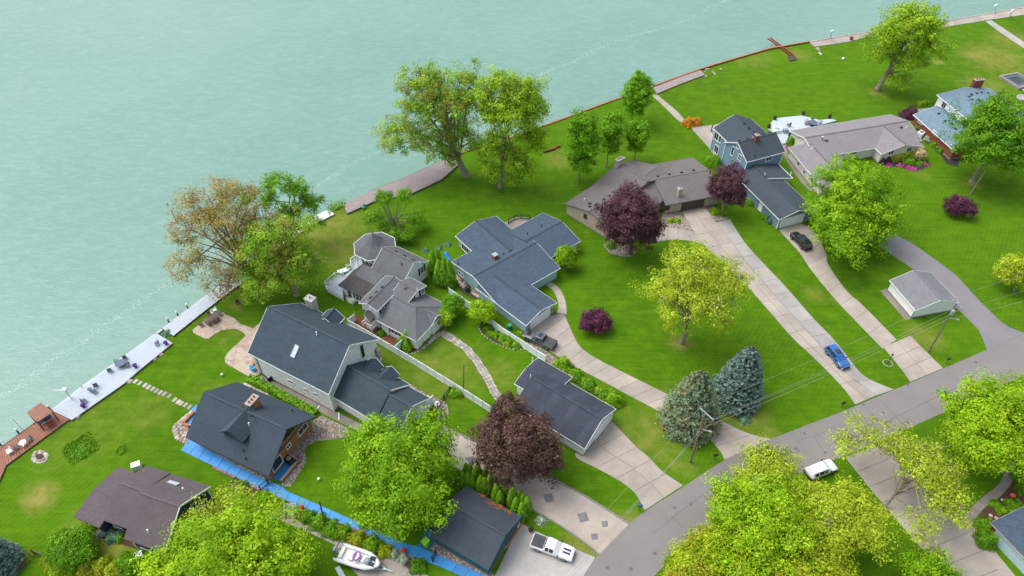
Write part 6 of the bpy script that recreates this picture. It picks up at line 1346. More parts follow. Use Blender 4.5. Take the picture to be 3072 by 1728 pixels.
A1, A2 = q(880, 893), q(1048, 1048); B1, B2 = r_(1692, 1102), r_(1828, 1233)
wire('upper wire between the two power poles', A1, 12.0, B1, 11.4, .6); wire('wire from the right crossarm end to the transformer pole', A2, 12.0, B2, 11.4, .6); wire('second close wire to the transformer pole', q(1060, 1030), 11.8, r_(1790, 1200), 11.3, .7)
wire('lower cable between the two power poles', q(905, 1150), 8.6, (2838, 960), 8.2, .8, .022)
wire('upper left wire running down over the road edge', A1, 12.0, (1523, 1850), 11.8, .5); wire('right wire running down over the driveways', A2, 12.0, (1567, 1850), 11.8, .5); wire('lower thick cable running toward the bottom edge', q(905, 1150), 8.6, (1600, 1860), 8.4, .6, .022); wire('parallel lower cable toward the bottom edge', q(880, 1185), 8.2, (1575, 1870), 8.0, .6, .02)
wire('upper wire leaving the transformer pole to the right edge', B1, 11.4, (3240, 760), 11.2, .4); wire('middle wire leaving the transformer pole to the right edge', B2, 11.4, (3260, 810), 11.2, .4); wire('lower cable leaving the transformer pole to the right edge', (2838, 960), 8.2, (3260, 850), 8.2, .4, .02)
# ---------------------------------------------------------------- white vinyl fences
def fence(label, tops, h=1.75, step=1.9, mat='vinyl', name='vinyl_fence', pw=.13, th=.05):
    P = [at(p, h) for p in tops]; P = [Vector((p.x, p.y, 0)) for p in P]; t = thing(name, label, 'fence', P[0]); L = sum((b - a).length for a, b in zip(P, P[1:])); n = max(2, int(L / step)); Q = resample(P, n + 1)
    for p in Q:
        g = MB(); g.obox(p + Vector((0, 0, h / 2)), (1, 0, 0), (0, 1, 0), (0, 0, 1), pw, pw, h + .1); o = g.build('post', M[mat], t)
        k = MB(); k.lathe(p + Vector((0, 0, h + .05)), [(.1, 0), (.1, .04), (.02, .14)], 4); k.build('post_cap', M['white'], o)
    for a, b in zip(Q, Q[1:]):
        d = (b - a).normalized(); g = MB(); g.obox((a + b) / 2 + Vector((0, 0, h / 2 + .02)), d, (-d.y, d.x, 0), (0, 0, 1), (b - a).length - pw, th, h - .14); g.obox((a + b) / 2 + Vector((0, 0, h - .08)), d, (-d.y, d.x, 0), (0, 0, 1), (b - a).length - pw, .09, .12); g.obox((a + b) / 2 + Vector((0, 0, .12)), d, (-d.y, d.x, 0), (0, 0, 1), (b - a).length - pw, .09, .12); g.build('fence_panel', M[mat], t)
fence('long white vinyl privacy fence between white house and Victorian lawn', [(1041.5, 958.4), (1073, 975), (1125, 1006), (1177, 1037), (1273, 1094), (1372, 1155), (1477, 1222)])
fence('short white fence return beside the Victorian back steps', [(1062, 942), (1043, 957)]); fence('short white fence closing the red mulch side yard', [(1205, 1020), (1184, 1038)])
fence('white vinyl fence beside the teal garage and grey pickup', [(1345, 863), (1365, 876), (1390, 894), (1425, 920), (1467, 952), (1500, 978), (1532, 999), (1582, 1031), (1636, 1067)]); 
def railfence(label, tops, h=1.1, mat='darkmetal', gap=.22, name='metal_fence'):
    P = [at(p, h) for p in tops]; P = [Vector((p.x, p.y, 0)) for p in P]; t = thing(name, label, 'fence', P[0])
    railing(t, P, h, mat, gap=gap, name='rails')
railfence('black metal fence across the lawn beside the long white house', [(1350, 1160), (1331, 1186), (1311, 1212)]); railfence('dark curved metal railing around the teal house patio', px((1300, 600), 4.025, (905, 240), (975, 190), (1060, 175), (1165, 185), (1170, 215)))
railfence('dark wire fence at the lower left corner', [(50, 1704), (93, 1650), (140, 1668)], 1.2, 'timber', .5)
flat('brick_patio', px((1300, 600), 4.025, (860, 270), (960, 215), (1090, 205), (1180, 225), (1050, 300), (950, 350)), .02, M['concrete_d'])
railfence('dark gate rails across the blue walkway by the gravel', [(1296, 1672), (1306, 1650)], 1.3); railfence('thin dark gate on the blue walkway at the brick house corner', [(776, 1458), (800, 1438)], 1.2)
# ================================================================== GARDEN THINGS
def place(o, p, rz=0.0, z=0.0): w = at(p, z); o.location = (w.x, w.y, z); o.rotation_euler = (0, 0, rz)
def chair(label, p, rz, mat, z=.02, group='chairs', s=1.0):
    w = at(p, z); t = thing('chair', label, 'chair', (w.x, w.y, z), group, rz); g = MB(); g.box(-.28 * s, .28 * s, -.27 * s, .3 * s, .38, .44); g.build('seat', mat, t, True)
    g = MB(); g.obox((0, -.32 * s, .75), (1, 0, 0), (0, .25, 1), (0, -1, .25), .56 * s, .7, .05); g.build('backrest', mat, t, True)
    for x in (-.26, .26):
        for y in (-.24, .27): g = MB(); g.beam((x * s, y * s, 0), (x * s, y * s, .4), .05, .05); g.build('leg', mat, t, True)
        g = MB(); g.beam((x * s * 1.1, -.3 * s, .62), (x * s * 1.1, .3 * s, .62), .07, .04); g.build('armrest', mat, t, True)
    return t
def rtable(label, p, r, mat, z=.02, h=.72, name='table'):
    w = at(p, z); t = thing(name, label, 'table', (w.x, w.y, z)); g = MB(); g.lathe((0, 0, h - .05), [(r, 0), (r, .04), (r * .97, .06)], 18); g.build('table_top', mat, t, True); g = MB(); g.lathe((0, 0, 0), [(r * .5, 0), (r * .5, .04), (.06, .08), (.06, h - .05)], 10); g.build('pedestal', mat, t, True)
M['chairblue'] = plain('slate_blue_chair', C('#5b6c80', .8), .6, .2); M['chairbrown'] = plain('brown_chair', C('#6f5f56', .8), .7, .2); M['chairtan'] = plain('tan_chair', C('#a59a8c', .8), .7, .2)
q = tile(0, 800); r_ = tile(0, 1150); DK = .36
for lb, p, a in (('slate blue deck chair at the far right of the long pale deck', q(1900, 945), 2.2), ('slate chair above the round deck table', q(1515, 1115), .6), ('slate chair right of the round deck table', q(1545, 1205), 2.0), ('slate chair left of the round deck table', q(1425, 1165), -1.2), ('slate chair by the water left of the round table', q(1335, 1268), .5), ('slate chair beside the small side table', r_(1165, 40), .6), ('slate chair below the small side table', r_(1150, 112), -.6), ('slate chair near the left flower pot', r_(1025, 228), -.5)): chair(lb, p, a, M['chairblue'], DK, 'slate chairs on the pale deck')
rtable('round slate table in the middle of the pale deck', q(1470, 1195), .85, M['chairblue'], DK); rtable('small round side table on the pale deck', r_(1095, 88), .35, M['chairblue'], DK, .5)
def pot(label, p, r, h, mat, fl=None, z=0.0, group=None, name='planter'):
    w = at(p, z); t = thing(name, label, 'planter', (w.x, w.y, z), group); g = MB(); g.lathe((0, 0, 0), [(r * .7, 0), (r, h * .9), (r * 1.06, h), (r * .9, h), (r * .85, h * .85)], 12); g.build('pot', mat, t, True)
    if fl:
        n = 160; d = RNG.normal(0, 1, (n, 3)); d /= np.linalg.norm(d, axis=1, keepdims=True); P = np.array([w.x, w.y, z + h]) + d * r * 1.25 * RNG.uniform(.6, 1, (n, 1)); P[:, 2] = np.maximum(P[:, 2], z + h * .9)
        quadcloud('flowers', P, d, .14, RNG.uniform(0, 1, n), fl, t)
M['potblue'] = plain('blue_glazed_pot', C('#2b3f9a', .8), .3, .15); M['potdark'] = plain('dark_pot', C('#3a3636', .8), .7, .2); M['red'] = plain('red_plastic', C('#c8382a', .85), .4, .1); M['orange'] = plain('orange_plastic', C('#e0702c', .85), .45, .1); M['limebin'] = plain('lime_plastic', C('#8fe01a', .85), .4, .08); M['bluebin'] = plain('blue_plastic', C('#1f5f9f', .8), .45, .12); M['bluebarrel'] = plain('light_blue_plastic', C('#2f9fd0', .85), .4, .1); M['greenbin'] = plain('green_plastic', C('#1f8f78', .8), .45, .1); M['darkgreen'] = plain('dark_green_plastic', C('#1f4a3a', .8), .5, .15)
for lb, p in (('blue pot of magenta flowers at the right deck end', q(2008, 938)), ('blue pot of magenta flowers right of the deck table', q(1640, 1212)), ('blue pot of magenta flowers at the left deck end', r_(1015, 285))): pot(lb, p, .32, .5, M['potblue'], 'violet', DK, 'flower pots on the pale deck')
# davit with lamp box over the water
def davit(label, base, elbow, tip, z0, hz, mat='metal'):
    b = at(base, z0); t = thing('dock_davit', label, 'davit', b, 'davits along the shore'); e = at(elbow, z0 + hz); k = at(tip, z0 + hz); g = MB(); g.tube([b, e], [.12, .09], 8); g.build('mast', M[mat], t); g = MB(); g.tube([e, k], [.08, .05], 6); g.build('boom', M[mat], t); g = MB(); g.obox(e + Vector((0, 0, .1)), (1, 0, 0), (0, 1, 0), (0, 0, 1), .6, .5, .5); g.build('winch_box', M['white'], t); g = MB(); g.lathe(b, [(.35, 0), (.35, .1), (.15, .12)], 10); g.build('base_plate', M[mat], t)
davit('green davit with white box at the left deck edge', r_(850, 170), r_(785, 85), r_(635, 85), .3, 2.6); davit('pale davit on the concrete promenade left of the leaning tree', (2491, 113), (2495, 95), (2510, 97), .1, 2.6); davit('pale davit on the promenade near the white path', (2984, 40), (2988, 17), (2990, 13), .1, 2.6)
davit('small dark davit at the far promenade end', (3030, 48), (3037, 33), (3045, 34), .1, 2.2)
# roofed swing on the brown deck
t = thing('swing_gazebo', 'red-brown wooden swing with a plank roof on the brown deck', 'gazebo', at(r_(560, 480), .3)); A, B, C_, D_ = [at(p, 2.9) for p in (r_(320, 355), r_(487, 230), r_(632, 327), r_(432, 455))]
for k in range(10):
    g = MB(); f0, f1 = k / 10, (k + 1) / 10 - .008; P = [A.lerp(B, f0), A.lerp(B, f1), D_.lerp(C_, f1) - Vector((0, 0, .35)), D_.lerp(C_, f0) - Vector((0, 0, .35))]; g.poly(P if (P[1] - P[0]).cross(P[2] - P[0]).z > 0 else P[::-1]); g.poly([p - Vector((0, 0, .06)) for p in (P[::-1] if (P[1] - P[0]).cross(P[2] - P[0]).z > 0 else P)]); g.build('roof_plank', M['deckbrown'], t)
for p, k in ((A, .12), (B, .12), (C_, .1), (D_, .1)):
    c = (A + B + C_ + D_) / 4; w = p.lerp(c, k); g = MB(); g.beam(Vector((w.x, w.y, .3)), Vector((w.x, w.y, 2.6)), .14, .14); g.build('post', M['wood'], t)
c = (A + B + C_ + D_) / 4; d = (C_ - D_).normalized(); n = Vector((-d.y, d.x, 0)); g = MB(); g.obox(Vector((c.x, c.y, .85)), d, n, (0, 0, 1), 1.9, .6, .08); g.obox(Vector((c.x, c.y, 1.2)) + n * .32, d, n, (0, 0, 1), 1.9, .06, .6); g.build('swing_seat', M['wood'], t); g = MB()
for s in (-.5, .5): g.obox(Vector((c.x, c.y, .95)) + d * s, d, n, (0, 0, 1), .7, .5, .12)
g.build('cushion', M['bluebin'], t); g = MB()
for k in range(4): w = at(r_(590 + k * 14, 450 + k * 26), .35); g.obox(w + Vector((0, 0, .3 - k * .07)), d, n, (0, 0, 1), 1.0, .3, .06)
g.build('steps', M['wood'], t)
chair('white adirondack chair on the brown deck', r_(130, 838), 2.4, M['white'], .32, 'chairs on the brown deck', 1.2); chair('dark chair right of the grey table on the brown deck', r_(365, 690), 2.3, M['chairblue'], .32, 'chairs on the brown deck'); chair('dark chair left of the grey table on the brown deck', r_(208, 788), -.9, M['chairblue'], .32, 'chairs on the brown deck'); rtable('round grey table on the brown deck', r_(298, 745), .5, M['metal'], .32)
for lb, p in (('white dock post beside the fishing pole', r_(225, 600)), ('white dock post at the left frame edge', r_(14, 750)), ('white dock post beside the swing roof', r_(607, 318)), ('small white dock post by the narrow deck, nearest the planting gap', q(2040, 668)), ('white dock box post in the middle of the narrow deck', q(2150, 590)), ('small white dock post farthest along the narrow deck', q(2268, 498))):
    w = at(p, .1); t = thing('dock_post', lb, 'post', (w.x, w.y, -1.5), 'white dock posts'); g = MB(); g.tube([(w.x, w.y, -1.6), (w.x, w.y, .9)], [.13, .13], 8); g.build('pile', M['timber'], t); g = MB(); g.lathe((w.x, w.y, .85), [(.15, 0), (.15, .3), (.05, .4)], 8); g.build('cap', M['white'], t)
w = at(r_(285, 572), .3); e = at(r_(150, 430), 2.6); t = thing('fishing_pole', 'long pale pole leaning out over the water at left', 'pole', w); g = MB(); g.tube([w, e], [.05, .03], 6); g.build('shaft', M['concrete_w'], t)
# stones
def rock(mb, c, r, seed):
    rr = random.Random(seed); n = 7; 
    mb.lathe(c, [(r * .8, 0), (r * rr.uniform(.95, 1.1), r * .3), (r * .75, r * .6), (r * .3, r * .75)], n)
def stones(name, label, pts, rmin, rmax, mat='stone', cat='stones', part='rock', group=None):
    t = thing(name, label, cat, at(pts[0], 0), group)
    for i, p in enumerate(pts): g = MB(); rock(g, at(p, 0) - Vector((0, 0, .05)), random.uniform(rmin, rmax), i * 7 + len(label)); g.build(part, M[mat], t)
def ringpts(c, rx, ry, n): return [(c[0] + rx * math.cos(2 * math.pi * k / n) + random.uniform(-1, 1), c[1] + ry * math.sin(2 * math.pi * k / n) + random.uniform(-1, 1)) for k in range(n)]
cR = r_(480, 890); stones('fire_ring', 'oval fire ring of pale stones on the lower left lawn', ringpts(cR, 22, 17, 30) + ringpts(cR, 17, 12, 16), .16, .32)
flat('ash_bed', ringpts(cR, 13, 9, 12), .03, M['soil'])
for lb, p, rr in (('pale boulder at the left end of the pale deck', r_(940, 405), .55), ('pale boulder by the pale deck beside the left flower pot', r_(1122, 258), .45), ('tan boulder below the middle of the pale deck', q(1570, 1388), .5), ('larger tan boulder near the right end of the pale deck', q(1865, 1112), .5), ('smaller tan boulder nearest the right deck corner', q(1945, 1062), .42)):
    t = thing('boulder', lb, 'boulder', at(p, 0), 'boulders along the pale deck'); g = MB(); rock(g, at(p, 0) - Vector((0, 0, .08)), rr, int(rr * 100)); g.build('stone', M['stone'], t)
p5 = tile(500, 1100); stones('stone_border', 'rounded cobble border round the brick house west bed', [p5(x + random.uniform(-6, 6), y + random.uniform(-6, 6)) for x, y in [(250, 925), (215, 915), (180, 895), (150, 875), (125, 850), (105, 820), (92, 790), (90, 760), (100, 730), (118, 705), (140, 685), (160, 662), (180, 640), (200, 620), (220, 602), (245, 585), (270, 570), (295, 555), (320, 540), (225, 880), (180, 860), (150, 835), (130, 800), (128, 760), (150, 725), (180, 695), (205, 660), (235, 630)]], .22, .4)
stones('stone_border', 'white cobble edge north of the brick house roof', [p5(940 + k * 17, 205 + k * 8.2 + random.uniform(-5, 5)) for k in range(18)], .18, .34)
stones('stone_border', 'dark field stones piled by the teal house west wall', [tile(1300, 600)(x, y) for x, y in [(275, 925), (300, 945), (330, 965), (290, 965), (320, 1000), (345, 1030), (375, 1000), (365, 1055), (395, 1040), (460, 1090), (480, 1110), (500, 1135), (520, 1150), (540, 1165), (470, 1120)]], .28, .5)
stones('stone_border', 'low stone edging round the Victorian front bed', [tile(1040, 880, 6.44)(x, y) for x, y in [(1000, 1075), (1040, 1100), (1080, 1125), (1125, 1145), (1170, 1160), (1220, 1165), (1270, 1155), (1320, 1140), (1370, 1120), (1415, 1090), (1460, 1055), (1500, 1020), (1545, 980), (1590, 935), (1630, 890), (1670, 845), (1705, 805)]], .14, .24)
stones('stone_border', 'curved stone edging of the garden bed by the fence', [tile(1000, 980)(x, y) for x, y in [(1755, 0), (1765, 30), (1780, 60), (1800, 90), (1830, 115), (1860, 140), (1895, 162), (1930, 185), (1970, 207), (2010, 225), (2050, 242), (2090, 255), (2130, 265), (2175, 272), (2220, 273), (2265, 272), (2300, 268)]], .13, .2)
stones('stone_border', 'mixed stones and rubble at the rusty seawall corner', px((1900, 80), 4.025, (865, 545), (880, 515), (905, 510), (870, 600), (885, 595), (960, 545), (975, 560), (985, 575), (1058, 515)), .25, .45)
stones('stone_border', 'white blocks at the end of the promenade', px((1900, 80), 4.025, (2225, 270), (2240, 290), (2250, 320), (2265, 335)), .4, .6)
# patio table set of the white house
q = tile(500, 850); w = at(q(540, 450), .05); dd = (at(q(610, 420), 0) - at(q(470, 500), 0)); rz = math.atan2(dd.y, dd.x)
t = thing('patio_table', 'brown rectangular patio table on the stamped concrete', 'table', (w.x, w.y, .05), None, rz); g = MB(); g.box(-1.2, 1.2, -.55, .55, .68, .74); g.build('table_top', M['chairbrown'], t, True)
for x in (-1.05, 1.05):
    for y in (-.45, .45): g = MB(); g.beam((x, y, 0), (x, y, .68), .08, .08); g.build('leg', M['chairbrown'], t, True)
for i, (dx, dy, a, lb) in enumerate(((-.7, -1.0, 0, 'brown chair at lower left of the patio table'), (.1, -1.05, 0, 'brown chair below the middle of the patio table'), (.8, -1.0, 0, 'brown chair at lower right of the patio table'), (1.75, 0, math.pi / 2, 'brown chair at the right head of the patio table'), (-1.75, 0, -math.pi / 2, 'brown chair at the left head of the patio table'), (.4, 1.05, math.pi, 'brown chair on the lake side of the patio table'))):
    c = chair(lb, q(540, 450), rz + a, M['chairbrown'], .05, 'brown patio chairs'); c.location = Vector((w.x, w.y, .05)) + Vector((dx * math.cos(rz) - dy * math.sin(rz), dx * math.sin(rz) + dy * math.cos(rz), 0))
for lb, p, a in (('white folding chair behind the patio table', q(545, 380), 2.5), ('white folding chair nearest the narrow deck', q(590, 340), 2.2)): chair(lb, p, a, M['white'], .05, 'white folding chairs')
def firepit(label, p, r, mat): w = at(p, 0); t = thing('fire_pit', label, 'fire pit', w); g = MB(); g.lathe(w, [(r, 0), (r * 1.05, .35), (r * .85, .35), (r * .8, .1)], 14); g.build('bowl', mat, t); g = MB(); g.lathe(w + Vector((0, 0, .08)), [(r * .78, 0), (r * .3, .06)], 10); g.build('ash', M['soil'], t)
firepit('round dark fire pit on the lawn below the shore tree', q(865, 230), .55, M['timber'])
def bin_(label, p, col, lid, rz=.5, s=1.0, name='wheelie_bin'):
    w = at(p, .03); t = thing(name, label, 'bin', (w.x, w.y, .03), None, rz); g = MB(); a, b = .27 * s, .33 * s
    lo = [(-a, -a, .05), (a, -a, .05), (a, a, .05), (-a, a, .05)]; hi = [(-b, -b, 1.0 * s), (b, -b, 1.0 * s), (b, b, 1.0 * s), (-b, b, 1.0 * s)]; g.poly(lo[::-1])
    for k in range(4): g.poly([lo[k], lo[(k + 1) % 4], hi[(k + 1) % 4], hi[k]])
    g.build('body', col, t, True); g = MB(); g.obox((0, 0, 1.03 * s), (1, 0, .06), (0, 1, 0), (0, 0, 1), .74 * s, .7 * s, .08); g.build('lid', lid, t, True)
    for y in (-.25, .25): g = MB(); g.tube([(-.3 * s, y, .1), (-.3 * s, y + .06, .1)], [.1, .1], 8); g.build('wheel', M['black'], t, True)
q = tile(1180, 1440, 5.032)
bin_('bright lime wheelie bin beside the blue walkway', q(497, 985), M['limebin'], M['limebin'], .9, 1.25); bin_('black and green garden cart behind the teal garage', q(612, 775), M['limebin'], M['black'], .9, 1.1, 'garden_cart')
bin_('blue recycling bin at the tan garage corner', (2137, 603), M['bluebin'], M['bluebin'], .2, 1.1); bin_('teal bin behind the white fence', (1529, 987), M['greenbin'], M['greenbin'], .6)
q = tile(950, 680); w = at(q(1825, 775), 0); t = thing('rain_barrel', 'dark green rain barrel by the teal house wall', 'barrel', w); g = MB(); g.lathe(w, [(.42, 0), (.5, .3), (.5, .8), (.42, 1.05)], 14); g.build('body', M['darkgreen'], t); g = MB(); g.lathe(w + Vector((0, 0, 1.05)), [(.43, 0), (.43, .05), (.1, .08)], 14); g.build('lid', M['black'], t)
P = [at(p, .4) for p in (q(1530, 310), q(1570, 300), q(1625, 400), q(1600, 415), q(1555, 350))]; t = thing('tarp', 'crumpled bright blue tarp beside the tall arborvitae', 'tarp', Vector((P[0].x, P[0].y, 0))); g = MB()
for k in range(len(P)): g.face([P[k], P[(k + 1) % len(P)], sum(P, Vector()) / 5 + Vector((0, 0, .5))]); a_, b_ = P[k], P[(k + 1) % len(P)]; g.face([Vector((a_.x, a_.y, 0)), Vector((b_.x, b_.y, 0)), b_, a_])
g.build('sheet', M['bluetarp'], t)
def unit(label, p, rz=.5, s=(.9, .9, .8), mat='white', name='air_conditioner', z=0.0):
    w = at(p, z); t = thing(name, label, 'appliance', (w.x, w.y, z), None, rz); g = MB(); g.box(-s[0] / 2, s[0] / 2, -s[1] / 2, s[1] / 2, 0, s[2]); g.build('cabinet', M[mat], t, True); g = MB(); g.lathe((0, 0, s[2]), [(min(s[:2]) * .4, 0), (min(s[:2]) * .4, .04), (.05, .05)], 12); g.build('fan_grille', M['metal'], t, True)
unit('white air conditioner beside the red brick wall', (2760, 407), .7, (1.6, 1.3, 1.0)); unit('white air conditioner at the navy house south side', tile(0, 1368)(1685, 1215), .5, (1.1, .8, .7)); unit('white utility box beside the Victorian wall', tile(1040, 880, 6.44)(815, 790), .5, (.6, .6, .9)); unit('round white well cap box by the purple-brown roof', tile(0, 1150)(1662, 1020), .4, (1.2, .9, 1.0))
q = tile(700, 1050, 6.44); w = at(q(385, 385), .3); t = thing('barrel_stack', 'three light blue plastic barrels by the white house corner', 'barrels', Vector((w.x, w.y, .05)))
for k, p in enumerate((q(365, 365), q(385, 388), q(410, 405))): x = at(p, .05); g = MB(); g.lathe(x, [(.28, 0), (.33, .2), (.33, .7), (.27, .85)], 12); g.build('barrel', M['bluebarrel'], t)
w = at(q(420, 325), .05); t = thing('kayak', 'orange kayak lying by the white house corner', 'kayak', (w.x, w.y, .1), None, -.9); g = MB(); g.tube([(-1.1, 0, .2), (-.6, 0, .2), (0, 0, .2), (.6, 0, .2), (1.1, 0, .22)], [.03, .26, .33, .26, .03], 10); g.build('hull', M['orange'], t, True); g = MB(); g.lathe((0, 0, .5), [(.24, 0), (.24, .04), (.18, .04)], 12); g.build('cockpit', M['black'], t, True)
def bike(label, p, rz):
    w = at(p, .05); t = thing('bicycle', label, 'bicycle', (w.x, w.y, .05), None, rz)
    for x in (-.5, .5): g = MB(); g.tube([(x + .33 * math.cos(k * .5236), 0, .35 + .33 * math.sin(k * .5236)) for k in range(13)], .03, 5); g.build('wheel', M['tyre'], t, True)
    g = MB(); [g.beam(a, b, .05, .05) for a, b in (((-.5, 0, .35), (-.15, 0, .8)), ((-.15, 0, .8), (.4, 0, .8)), ((.4, 0, .8), (.5, 0, .35)), ((-.5, 0, .35), (0, 0, .35)), ((0, 0, .35), (.4, 0, .8)))]; g.build('frame', M['darkmetal'], t, True); g = MB(); g.box(-.28, -.05, -.08, .08, .88, .94); g.build('saddle', M['black'], t, True); g = MB(); g.beam((.4, -.28, 1.0), (.4, .28, 1.0), .04, .04); g.build('handlebar', M['metal'], t, True)
bike('bicycle leaning at the white house west corner', q(620, 590), .6)
unit('dark covered grill beside the bicycle', q(715, 585), .6, (.7, .6, 1.0), 'navy', 'covered_grill'); unit('black covered grill on the blue brick patio', tile(500, 1100)(1490, 1150), -.6, (1.9, .9, 1.0), 'black', 'covered_grill', .05)
pot('magenta flower pot on the brick patio wall', tile(500, 1100)(1578, 1120), .3, .35, M['potdark'], 'pink', .55)
for i, (p, lb) in enumerate((((907, 1527), 'red mushroom lantern by the blue walkway, nearest the brick house'), ((1084, 1602), 'orange mushroom lantern by the middle of the blue walkway'), ((1212, 1655), 'red mushroom lantern nearest the lime bin'))):
    w = at(p, .1); t = thing('garden_lantern', lb, 'lantern', w, 'mushroom lanterns'); g = MB(); g.lathe(w, [(.12, 0), (.1, .5)], 8); g.build('stalk', M['concrete'], t); g = MB(); g.lathe(w + Vector((0, 0, .45)), [(.36, 0), (.34, .15), (.2, .32), (.04, .38)], 12); g.build('cap', M['orange' if i == 1 else 'red'], t)
q = tile(1000, 1440, 5.03); w = at(q(110, 1410), 0); t = thing('sun_lounger', 'grey-striped lounger on the grass below the boat', 'lounger', (w.x, w.y, 0), None, -.95); g = MB(); g.box(-.9, .5, -.33, .33, .3, .38); g.obox((.75, 0, .52), (1, 0, .6), (0, 1, 0), (-.6, 0, 1), .7, .66, .08); g.build('mattress', M['deckgrey'], t, True); g = MB(); [g.beam((x, y, 0), (x, y, .32), .05, .05) for x in (-.8, .4) for y in (-.28, .28)]; g.build('frame', M['white'], t, True)
def mailbox(label, p, col='black', rz=.4):
    w = at(p, 0); t = thing('mailbox', label, 'mailbox', w, 'mailboxes along the road', rz); g = MB(); g.beam((0, 0, 0), (0, 0, 1.1), .1, .1); g.build('post', M['timber'], t, True); g = MB(); g.tube([(-.3, 0, 1.2), (.3, 0, 1.2)], [.16, .16], 10); g.box(-.3, .3, -.16, .16, 1.06, 1.2); g.build('box', M[col], t, True); g = MB(); g.box(.1, .14, .17, .2, 1.2, 1.4); g.build('flag', M['red'], t, True)
mailbox('black mailbox left of the wide driveway entrance', (2524, 1222)); mailbox('dark blue mailbox at the right drive beside the road', (2838, 1090), 'navy'); mailbox('dark mailbox at the drive below the pale garage', (1918, 1530), 'bluebin'); mailbox('black mailbox by the drive below the spruce', (2143, 1378))
w = at((2663, 1090), 0); t = thing('lamp_post', 'short black lamp post in a white stone ring', 'lamp post', w); g = MB(); g.tube([w, w + Vector((0, 0, 2.0))], [.06, .05], 8); g.build('post', M['darkmetal'], t); g = MB(); g.lathe(w + Vector((0, 0, 2.0)), [(.08, 0), (.16, .1), (.14, .35), (.03, .42)], 8); g.build('lantern', M['darkmetal'], t); g = MB(); g.tube([w + Vector((math.cos(k * .3927) * .75, math.sin(k * .3927) * .75, .04)) for k in range(17)], .07, 6); g.build('ring', M['concrete_w'], t)
w = at((2235, 1245), 0); t = thing('bird_feeder', 'slim black post standing in a ring of hostas', 'post', w); g = MB(); g.tube([w, w + Vector((0, 0, 1.6))], [.05, .04], 8); g.build('post', M['darkmetal'], t); g = MB(); g.lathe(w + Vector((0, 0, 1.5)), [(.2, 0), (.22, .2), (.05, .35)], 8); g.build('hood', M['navy'], t)
pot('dark pot at the front edge of the teal garage drive', tile(1200, 1368)(1578, 905), .3, .55, M['potdark'], 'beech')
# steel boat rails running into the lake
q = tile(1900, 80); t = thing('boat_rails', 'pair of rusty steel boat rails running down into the lake', 'rails', at(q(1900, 350), 0)); 
for a, b in ((q(1625, 145), q(1905, 350)), (q(1655, 138), q(1935, 345))): x, y = at(a, -.1), at(b, .5); g = MB(); g.beam(x, y, .22, .26); g.beam(x + Vector((0, 0, .15)), y + Vector((0, 0, .15)), .34, .05); g.build('rail', M['rust'], t)
for k in range(4): g = MB(); c = at(q(1905 + k * 9, 365 + k * 12), .2); g.obox(c, (1, .4, 0), (-.4, 1, 0), (0, 0, 1), 2.2, .3, .4); g.build('sleeper', M['timber'], t)
for p, lb in ((q(487 * 1 + 1950 - 0, 0), ''),): pass
q = tile(2432, 0); pot('brown round pot on the concrete promenade', q(487, 480), .5, .8, M['wood'], None, .12); pot('dark low pot on the promenade beside the leaning tree', q(675, 455), .5, .6, M['potdark'], None, .12)
w = at(q(388, 722), 0); t = thing('ball', 'white ball on the far lawn', 'ball', w); g = MB(); g.lathe(w, [(.1, 0), (.3, .12), (.36, .35), (.3, .58), (.1, .7)], 12); g.build('shell', M['white'], t)
q = tile(1080, 150); t = thing('retaining_wall', 'low dark timber retaining wall on the lawn by the shore', 'wall', at(q(2215, 1235), 0))
for a, b in ((q(2215, 1232), q(2360, 1190)), (q(2368, 1180), q(2412, 1158))): x, y = at(a, .2), at(b, .2); g = MB(); g.obox((x + y) / 2, y - x, (-(y - x).y, (y - x).x, 0), (0, 0, 1), (y - x).length, .4, .5); g.build('timber', M['rust'], t)
w = at((1093, 625), 0); chair('green garden chair below the brown dock', (1091, 626), 2.5, M['greenbin'], 0, None, 1.2)
# small stone hot tub at the right frame edge
q = tile(2432, 200); O = [at(p, .6) for p in (q(2275, 105), q(2500, 65), q(2720, 190), q(2520, 260))]; t = thing('hot_tub', 'square stone-rimmed hot tub at the right frame edge', 'hot tub', Vector((O[0].x, O[0].y, 0))); c = sum(O, Vector()) / 4
def ringbox(P, k, z0, z1, mat, nm):
    g = MB(); I = [p.lerp(c, k) for p in P]
    for i in range(4):
        j = (i + 1) % 4; a, b, d, e = P[i], P[j], I[j], I[i]; Z = lambda v, z: Vector((v.x, v.y, z)); g.face([Z(a, z1), Z(b, z1), Z(d, z1), Z(e, z1)]); g.face([Z(a, z0), Z(b, z0), Z(b, z1), Z(a, z1)]); g.face([Z(e, z1), Z(d, z1), Z(d, z0), Z(e, z0)])
    g.build(nm, mat, t)
ringbox(O, .18, 0, .6, M['concrete_d'], 'rim'); ringbox([p.lerp(c, .2) for p in O], .35, 0, .4, M['chairblue'], 'bench'); g = MB(); g.face([Vector((p.x, p.y, .3)) for p in [p.lerp(c, .2) for p in O]]); g.build('cover', M['tonneau'], t)
flat('pool_terrace', [q(2520, 265), q(2730, 190), q(2900, 300), q(2760, 380), q(2640, 330)], .04, M['concrete_w'])
w = at((3070, 298), 0); t = thing('water_bowl', 'round pale stone basin at the right frame edge', 'basin', w); g = MB(); g.lathe(w, [(1.6, 0), (1.7, .4), (1.3, .4), (1.2, .2)], 16); g.build('basin', M['concrete_w'], t)
